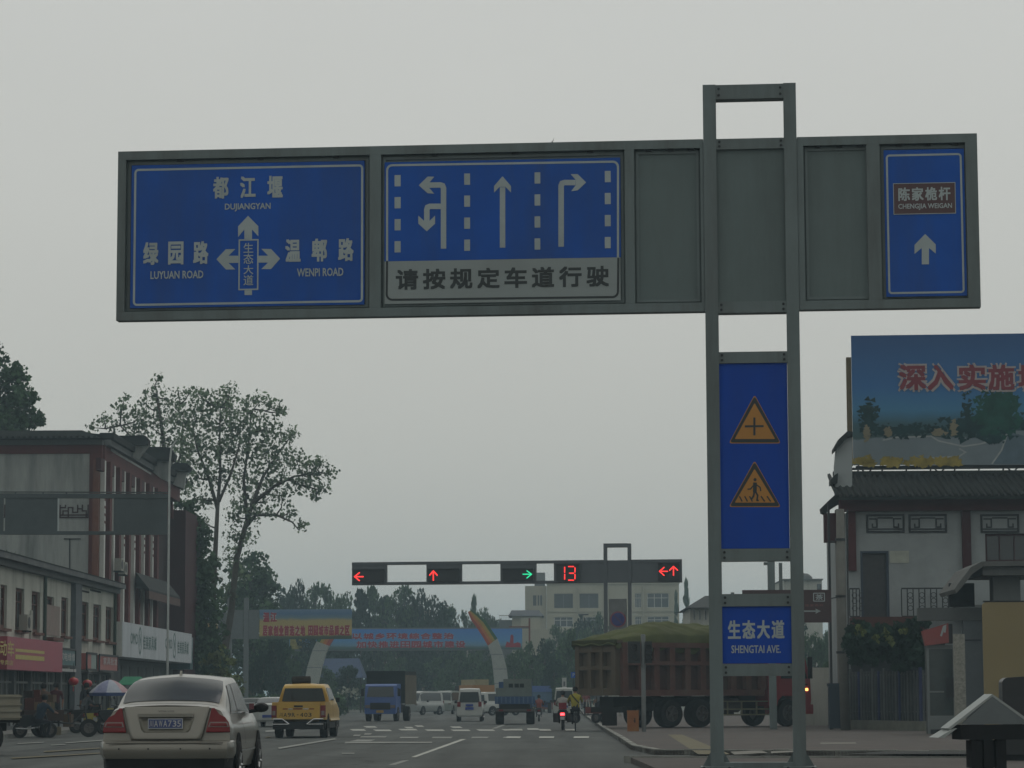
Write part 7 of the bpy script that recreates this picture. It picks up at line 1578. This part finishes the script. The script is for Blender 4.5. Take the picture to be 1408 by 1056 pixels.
def clump_tree(name, label, base, D, trunks, clumps, leafm, dens, size, seed, sub=5, group=None, cat='tree', depth=1.0, twig=True, airy=0.0):
    """trunks: list of [(px,py,r)...]; clumps: (px,py,rpx). All measured where the tree stands, at distance D."""
    rng = random.Random(seed); P0 = G(base[0], base[1], 0.0); x0 = AX(base[0], D)
    o = thing(name, label, cat, (x0, D, 0.0), 0, group); k = FPX / D
    def loc(px, py, dy=0): p = W(px, py, D + dy); return Vector((p.x - x0 * (1 if True else 0), dy, p.z))
    tb_ = MB(); nodes = []
    for tr in trunks:
        pp = [loc(a, b_, rng.uniform(-.3, .3)) for a, b_, _ in tr]; tb_.tube(pp, [q[2] for q in tr], 8); nodes += pp[1:]
        for i in range(len(pp) - 1):
            for t in (.33, .66): nodes.append(pp[i].lerp(pp[i + 1], t))
    cr_ = MB()
    for (cx, cy, rp) in clumps:
        R_ = rp / k; c = loc(cx, cy, rng.uniform(-1, 1) * R_ * 1.2 * depth)
        if nodes:
            cand = [n for n in nodes if n.z < c.z + .5] or nodes
            nb = min(cand, key=lambda n: (n - c).length + max(0, n.z - c.z) * 2)
            mid = nb.lerp(c, .5) + Vector((rng.uniform(-.2, .2), rng.uniform(-.2, .2), -.08 * (c - nb).length))
            if twig: tb_.tube([nb, mid, c], [.05 + .012 * (c - nb).length, .045, .02], 5); nodes.append(mid)
        if airy: leaves(cr_, rng, c, (R_ * 1.5, R_ * 1.4, R_ * 1.35), int(1.2 * airy * rp * rp / 16), size)
        for _ in range(sub):
            a = Vector((rng.gauss(0, 1), rng.gauss(0, 1), rng.gauss(0, 1))).normalized() * R_ * rng.uniform(.2, 1.15)
            sc = c + a; rs = R_ * rng.uniform(.38, .7)
            if twig and rng.random() < .5: tb_.tube([c, sc], [.018, .01], 4, cap=False)
            leaves(cr_, rng, sc, (rs, rs, rs * .8), int(dens * (rs * k) ** 2 / 52) + 3, size)
    if trunks: tb_.build('trunk', bark, o, smooth=True)
    cr_.build('crown', leafm, o)
    return o
TD = 170.0
clump_tree('poplar_tree', 'tall thin trunked tree with an airy crown, slimmer of the pair beside the red building', (290, 965), TD,
           [[(289, 968, .24), (291, 900, .2), (294, 800, .17), (297, 740, .14), (299, 700, .12), (303, 650, .09), (302, 600, .06), (303, 560, .03)], [(299, 700, .12), (288, 660, .1), (272, 620, .07), (265, 590, .04)], [(301, 690, .1), (318, 650, .08), (330, 610, .05)]],
           [(264, 566, 14), (284, 550, 13), (301, 556, 16), (316, 536, 10), (318, 560, 16), (264, 590, 18), (284, 584, 18), (303, 590, 18), (262, 620, 18), (284, 622, 17), (303, 625, 18), (264, 652, 16), (284, 655, 14), (306, 660, 15), (266, 685, 14), (285, 690, 10), (276, 716, 9), (322, 585, 16), (325, 612, 14), (272, 541, 8)], lf_p, 6, .18, 11, sub=5, airy=8)
clump_tree('spreading_tree', 'tall leaning tree whose open crown spreads to the side of the road', (306, 968), TD + 2,
           [[(303, 970, .27), (308, 900, .23), (318, 840, .2), (325, 770, .18), (337, 725, .15), (348, 690, .12), (362, 655, .09), (385, 620, .06), (400, 600, .03)], [(337, 725, .14), (352, 708, .11), (380, 708, .08), (402, 718, .05), (412, 730, .03)], [(350, 690, .13), (378, 668, .1), (405, 655, .07), (440, 650, .04)], [(340, 715, .12), (335, 660, .09), (342, 610, .06), (345, 570, .04)]],
           [(340, 560, 14), (357, 552, 13), (375, 562, 13), (388, 566, 8), (342, 588, 18), (365, 590, 18), (384, 604, 15), (402, 594, 9), (340, 620, 18), (362, 626, 20), (385, 632, 17), (407, 632, 14), (425, 640, 12), (440, 640, 11), (452, 650, 10), (336, 652, 17), (360, 660, 18), (384, 662, 15), (408, 662, 14), (430, 668, 12), (447, 672, 8), (340, 682, 17), (362, 690, 14), (388, 684, 10), (398, 704, 10), (412, 722, 8), (372, 706, 8), (325, 708, 14), (338, 738, 13), (322, 740, 12), (318, 766, 13), (330, 790, 10), (314, 815, 10), (345, 708, 13), (424, 656, 12), (435, 683, 6)], lf_p, 6, .18, 12, sub=5, airy=8)
clump_tree('poplar_tree', 'airy pale green tree rising behind the tiled roof of the red building', (215, 968), TD + 6,
           [[(232, 968, .34), (232, 760, .26), (230, 660, .18), (224, 600, .12), (216, 545, .06)], [(231, 690, .12), (200, 620, .08), (165, 585, .04)], [(231, 680, .1), (250, 620, .07), (252, 570, .04)]],
           [(128, 588, 7), (143, 576, 9), (158, 583, 11), (168, 562, 10), (172, 547, 6), (180, 582, 12), (192, 572, 12), (205, 560, 13), (214, 532, 9), (218, 518, 6), (206, 545, 9), (228, 548, 11), (240, 560, 11), (246, 541, 8), (228, 575, 15), (210, 588, 15), (248, 582, 14), (240, 606, 15), (222, 608, 14), (255, 610, 13), (252, 640, 14), (240, 660, 12), (196, 596, 12), (252, 670, 11), (260, 540, 9)], lf_p, 5, .18, 13, sub=5, airy=7)
clump_tree('broadleaf_tree', 'dense dark tree rising behind the roof at the far left edge', (10, 968), 158,
           [[(10, 968, .5), (12, 760, .4), (14, 640, .3), (12, 560, .15)]],
           [(-30, 500, 20), (0, 495, 10), (8, 520, 16), (24, 512, 10), (34, 523, 7), (30, 545, 14), (42, 547, 8), (10, 550, 22), (50, 577, 9), (58, 580, 5), (32, 575, 16), (10, 585, 22), (-20, 560, 28), (-60, 540, 30), (28, 598, 14), (48, 572, 7), (-5, 478, 7), (-90, 580, 30), (-50, 590, 30)], lf_g, 12, .21, 14, sub=8, airy=14)
clump_tree('broadleaf_tree', 'dense dark green tree in the gap between the red building and the tall pair', (268, 968), 164,
           [[(268, 968, .4), (268, 860, .3), (268, 760, .15)]],
           [(256, 700, 12), (262, 725, 16), (274, 742, 14), (262, 760, 20), (280, 775, 16), (262, 795, 22), (284, 806, 18), (265, 830, 22), (288, 838, 16), (268, 860, 22), (290, 868, 16), (276, 890, 20), (284, 915, 18), (268, 912, 18), (300, 902, 12), (290, 935, 16), (306, 925, 10)], lf_g, 20, .22, 15, sub=8, airy=14)
clump_tree('broadleaf_tree', 'broad tree with leafy right side standing behind the grey banner posts', (345, 968), 224,
           [[(345, 968, .4), (345, 880, .3), (345, 800, .15)]],
           [(330, 785, 14), (350, 775, 14), (352, 795, 16), (340, 810, 18), (365, 796, 12), (374, 806, 9), (360, 820, 16), (335, 835, 18), (318, 820, 14), (322, 850, 18), (345, 850, 18), (365, 842, 14), (330, 880, 18), (350, 880, 16), (310, 870, 15), (310, 900, 16), (330, 910, 18), (350, 910, 14), (372, 860, 12), (370, 890, 12), (340, 940, 16), (365, 930, 14)], lf_g, 18, .26, 16, sub=8, airy=14)
# the line of hazy trees beyond the junction: each tree an object
TREES = [  # px, top y, half width px, distance, kind
    (385, 812, 22, 300, 'b'), (408, 799, 12, 290, 'b'), (430, 812, 15, 300, 'b'), (450, 814, 16, 310, 'b'), (470, 813, 16, 300, 'b'),
    (496, 808, 19, 296, 'c'), (512, 807, 18, 300, 'c'), (530, 817, 20, 305, 'c'), (552, 813, 18, 300, 'b'), (577, 813, 17, 300, 'b'), (600, 821, 17, 295, 'b'), (617, 840, 12, 300, 'b'),
    (652, 819, 8, 335, 'c'), (669, 834, 11, 330, 'b'), (640, 848, 9, 330, 'b'), (683, 850, 9, 330, 'b'),
    (400, 850, 26, 270, 'b'), (430, 870, 26, 262, 'b'), (470, 868, 26, 270, 'b'), (393, 895, 20, 225, 'b'), (378, 870, 16, 215, 'b'),
    (445, 915, 14, 232, 'b'), (478, 918, 16, 236, 'b'), (520, 925, 16, 285, 'b'), (548, 906, 17, 280, 'b'), (572, 912, 17, 275, 'b'), (600, 908, 18, 280, 'b'), (632, 898, 18, 275, 'b'), (655, 892, 18, 278, 'b'),
    (708, 893, 15, 250, 'b'), (728, 888, 16, 240, 'b'), (748, 880, 17, 245, 'b'), (770, 862, 16, 300, 'b'), (785, 872, 16, 235, 'b'), (800, 848, 14, 300, 'b'), (822, 850, 12, 300, 'b'), (808, 862, 13, 280, 'b'),
    (812, 885, 15, 235, 'b'), (945, 797, 7, 330, 'c'), (931, 812, 5, 335, 'c'), (1095, 858, 18, 210, 'b'), (1122, 868, 16, 200, 'b'), (1140, 874, 14, 205, 'b'), (1075, 865, 16, 215, 'b'), (1135, 912, 10, 150, 'b'),
    (535, 935, 14, 250, 'b'), (500, 940, 12, 250, 'b'), (610, 935, 14, 255, 'b'), (690, 930, 14, 255, 'b'), (735, 930, 12, 245, 'b'), (672, 905, 14, 262, 'b'), (762, 905, 13, 230, 'b'), (775, 930, 12, 225, 'b'), (520, 880, 7, 300, 'c'), (358, 900, 14, 205, 'b')]
GRP = 'hazy trees beyond the junction'
PX2 = {652: 'standing alone behind the tip of the rainbow pylon', 669: 'with a rounded head right of the lone conifer', 640: 'low beside the tip of the rainbow pylon', 683: 'low between the rainbow pylon and the villa',
       400: 'behind the left part of the flower banner', 430: 'behind the flower banner and the left pylon', 470: 'behind the right end of the flower banner', 393: 'left of the foot of the left pylon', 378: 'close to the banner post above the yellow pickup', 445: 'just right of the left pylon foot', 478: 'in front of the blue sheet canopy', 358: 'directly behind the two banner posts',
       520: 'rising above the cab of the blue lorry', 548: 'just right of the blue lorry', 572: 'under the first characters of the long blue banner', 600: 'under the middle of the long blue banner', 632: 'above the white microvan', 655: 'left of the right hand pylon leg', 535: 'low behind the box of the blue lorry', 500: 'low behind the left side of the blue lorry', 610: 'low behind the two minivans', 690: 'low behind the right hand pylon leg', 672: 'touching the right hand pylon leg', 735: 'low behind the distant blue lorry',
       708: 'just right of the pylon leg below the villa', 728: 'under the right end of the long blue banner', 748: 'below the villa wall', 770: 'below the lower left window of the office building', 785: 'above the tail corner of the dump truck', 800: 'behind the slim street lamp', 822: 'below the no parking disc', 808: 'between the street lamp and the olive tarpaulin', 812: 'hidden behind the dump truck tailgate', 762: 'above the rider in the white shirt', 775: 'above the pale microvan',
       945: 'tall and right of the office building', 931: 'short and tight against the office building corner', 1095: 'just right of the thick sign post', 1122: 'under the middle of the brown sign', 1140: 'under the right end of the brown sign', 1075: 'hidden behind the gantry leg', 1135: 'low above the short pale wall'}
protos = {}
def tree_mesh(kind, v):                              # unit tree: height 1, half width 1 in x,y of .5
    rng = random.Random(100 + v); cr_ = MB(); tr = MB()
    if kind == 'c':
        tr.tube([(0, 0, 0), (0, 0, .97)], [.02, .004], 6)
        for i in range(90):
            z = rng.uniform(.12, 1.0) ** .9; r_ = .5 * (1.03 - z) ** .8 * rng.uniform(.5, 1.1); a = rng.random() * 6.28
            leaves(cr_, rng, (r_ * .7 * math.cos(a), r_ * .7 * math.sin(a), z - .02), (.09 + .1 * r_, .09 + .1 * r_, .03), 26, .045)
    else:
        tr.tube([(0, 0, 0), (.02, 0, .3), (-.01, .01, .7)], [.03, .024, .008], 6)
        for i in range(60):
            while True:
                u = Vector((rng.uniform(-1, 1), rng.uniform(-1, 1), rng.uniform(-1, 1)))
                if u.length < 1: break
            zc = .55 + u.z * .42; wz = .5 * math.sqrt(max(.05, 1 - (u.z * .9) ** 2)) * (.82 + .3 * rng.random())
            c = (u.x * wz * .85, u.y * wz * .85, zc); rr = rng.uniform(.07, .14)
            tr.tube([(0, 0, min(.6, zc - .1)), c], [.008, .003], 4, cap=False)
            leaves(cr_, rng, c, (rr * 1.15, rr * 1.15, rr * .7), 90, .034)
    return tr.mesh('trunk', bark, True), cr_.mesh('crown', [lf_g, lf_d][v % 2])
VAR = {'b': [tree_mesh('b', v) for v in range(5)], 'c': [tree_mesh('c', v) for v in range(2)]}
rng = random.Random(3)
lab = {'b': 'round crowned hazy tree', 'c': 'slim pointed conifer'}
PL = {385: 'above the flower banner, leftmost of the row', 408: 'with a lone tuft above the flower banner', 430: 'above the middle of the flower banner', 450: 'just right of the middle above the flower banner', 470: 'above the end of the flower banner', 496: 'under the left arrow light, taller of three', 512: 'under the left arrow light, second of three', 530: 'between the pointed pair and the round trees', 552: 'left of the tank tower', 577: 'behind the tank tower', 600: 'right of the tank tower', 617: 'ending the row right of the tank tower'}
for i, (px, ty, hw, D, kd) in enumerate(TREES):
    trm, crm = VAR[kd][rng.randrange(len(VAR[kd]))]
    x = AX(px, D); zt = W(px, ty, D).z; k = FPX / D; wdt = hw * (1.5 if D < 290 else 2.1 if kd == 'b' else 1.9) / k / .5
    where = PL.get(px) if D > 285 else None
    if where is None and px in PX2: where = PX2[px]
    if where is None:
        if px < 480: where = f'below the banners left of the blue lorry'
        elif px < 700: where = 'in the belt of trees behind the far traffic'
        elif px < 830: where = 'in the green belt left of the dump truck'
        elif px < 1000: where = 'beside the beige office building'
        else: where = 'below the brown tourist sign'
    o = thing('conifer_tree' if kd == 'c' else 'broadleaf_tree', f'{lab[kd]} {where}', 'tree', (x, D, 0), rng.random() * 6.28, GRP)
    o.scale = (wdt, wdt, zt * (1.07 if kd == 'b' else 1.0))
    link('trunk', trm, o); link('crown', crm, o)
# low hedge strips beyond the junction
def hedge(label, px0, px1, D, h, lm, seed, n=900):
    rng = random.Random(seed); x0, x1 = AX(px0, D), AX(px1, D); b = MB()
    for _ in range(n): leaves(b, rng, (rng.uniform(0, x1 - x0), rng.uniform(0, 1.5), rng.uniform(.1, h)), (.25, .25, .2), 5, .16)
    o = b.build('hedge', lm, None, loc=(x0, D, 0)); return tag(o, label, 'hedge')
hedge('low clipped hedge along the far side of the junction behind the far cars', 470, 640, 290, 1.1, lf_g, 5, 1500)
hedge('low hedge strip behind the white sedan and the yellow pickup', 330, 472, 200, 1.4, lf_g, 6, 1500)
hedge('hedge behind the shop fascia beside the grey banner posts', 268, 330, 168, 2.6, lf_y, 7, 900)
clump_tree('flowering_shrub', 'shrub with pale blossom behind the yellow pickup', (478, 960), 210, [], [(474, 950, 9), (484, 955, 8), (465, 958, 7)], leafmat('blossom_leaf', (0.22, 0.24, 0.20), .2), 10, .22, 21, group=None, cat='shrub')
clump_tree('roadside_shrub', 'yellow green shrub in front of the dark trees beside the fascia', (300, 950), 160, [], [(290, 908, 11), (305, 900, 12), (316, 912, 10), (298, 925, 12), (312, 932, 10), (285, 930, 9)], lf_y, 28, .2, 22, cat='shrub')
# fan palm tufts on the shop roof
def palm(label, px, py, D, n, Lp, seed, h=1.0):
    rng = random.Random(seed); p = W(px, py, D); o = thing('fan_palm', label, 'palm', (p.x, D, p.z - h)); k = FPX / D
    MB().tube([(0, 0, 0), (0, 0, h * .8)], .12, 6).build('stem', bark, o); b = MB()
    for i in range(n):
        a = rng.random() * 6.28; e = rng.uniform(-.15, 1.3); d = Vector((math.cos(a) * math.cos(e), math.sin(a) * math.cos(e), math.sin(e))); L_ = Lp / k * rng.uniform(.6, 1); s_ = d.cross(Vector((0, 0, 1))).normalized() * .06
        q0 = Vector((0, 0, h * .75)); q1 = q0 + d * L_ * .6; q2 = q0 + d * L_ + Vector((0, 0, -.22 * L_))
        b.add([q0 - s_ * .4, q0 + s_ * .4, q1 + s_, q1 - s_], [(0, 1, 2, 3)]); b.add([q1 - s_, q1 + s_, q2], [(0, 1, 2)])
    b.build('fronds', lf_g, o)
palm('dark green palm tuft on the shop roof at the far left', 14, 770, 109, 200, 34, 31, 1.2); palm('spiky palm tuft growing on the shop roof edge', 38, 778, 111, 150, 22, 32, .8)
# rooftop parapet grass is left out; vines over the iron fence on the right
clump_tree('climbing_vine', 'leafy vine with yellowish shoots spilling over the iron fence', (1230, 960), 93, [],
           [(1180, 868, 12), (1172, 885, 11), (1190, 880, 13), (1205, 884, 13), (1183, 898, 13), (1200, 900, 12), (1222, 878, 13), (1238, 870, 13), (1256, 862, 10), (1246, 885, 15), (1262, 880, 11), (1232, 893, 14), (1250, 903, 13), (1264, 897, 11), (1215, 868, 9), (1270, 910, 8), (1240, 912, 8), (1268, 930, 7), (1266, 855, 8)], lf_d, 40, .17, 23, sub=8, cat='vine', depth=.5, airy=12)
clump_tree('climbing_vine', 'yellow green new shoots on top of the vine on the iron fence', (1216, 900), 92.2, [],
           [(1179, 864, 7), (1186, 872, 5), (1218, 874, 8), (1226, 880, 5), (1245, 866, 6), (1205, 878, 5)], lf_y, 11, .13, 24, sub=5, cat='vine', depth=.4)
# ------------------------------------------------------------------ the haze
hz = MB().box(-3100, 3100, -310, 3100, -1.2, 46.0).build('haze', None)
hm = bpy.data.materials.new('haze'); hm.use_nodes = True; t = hm.node_tree; t.nodes.clear()
pv = t.nodes.new('ShaderNodeVolumePrincipled'); pv.inputs['Color'].default_value = (0.62, 0.84, 0.96, 1); pv.inputs['Density'].default_value = 0.00074; pv.inputs['Anisotropy'].default_value = 0.2
mo = t.nodes.new('ShaderNodeOutputMaterial'); t.links.new(pv.outputs[0], mo.inputs['Volume'])
hz.data.materials.clear(); hz.data.materials.append(hm); tag(hz, kind='stuff')
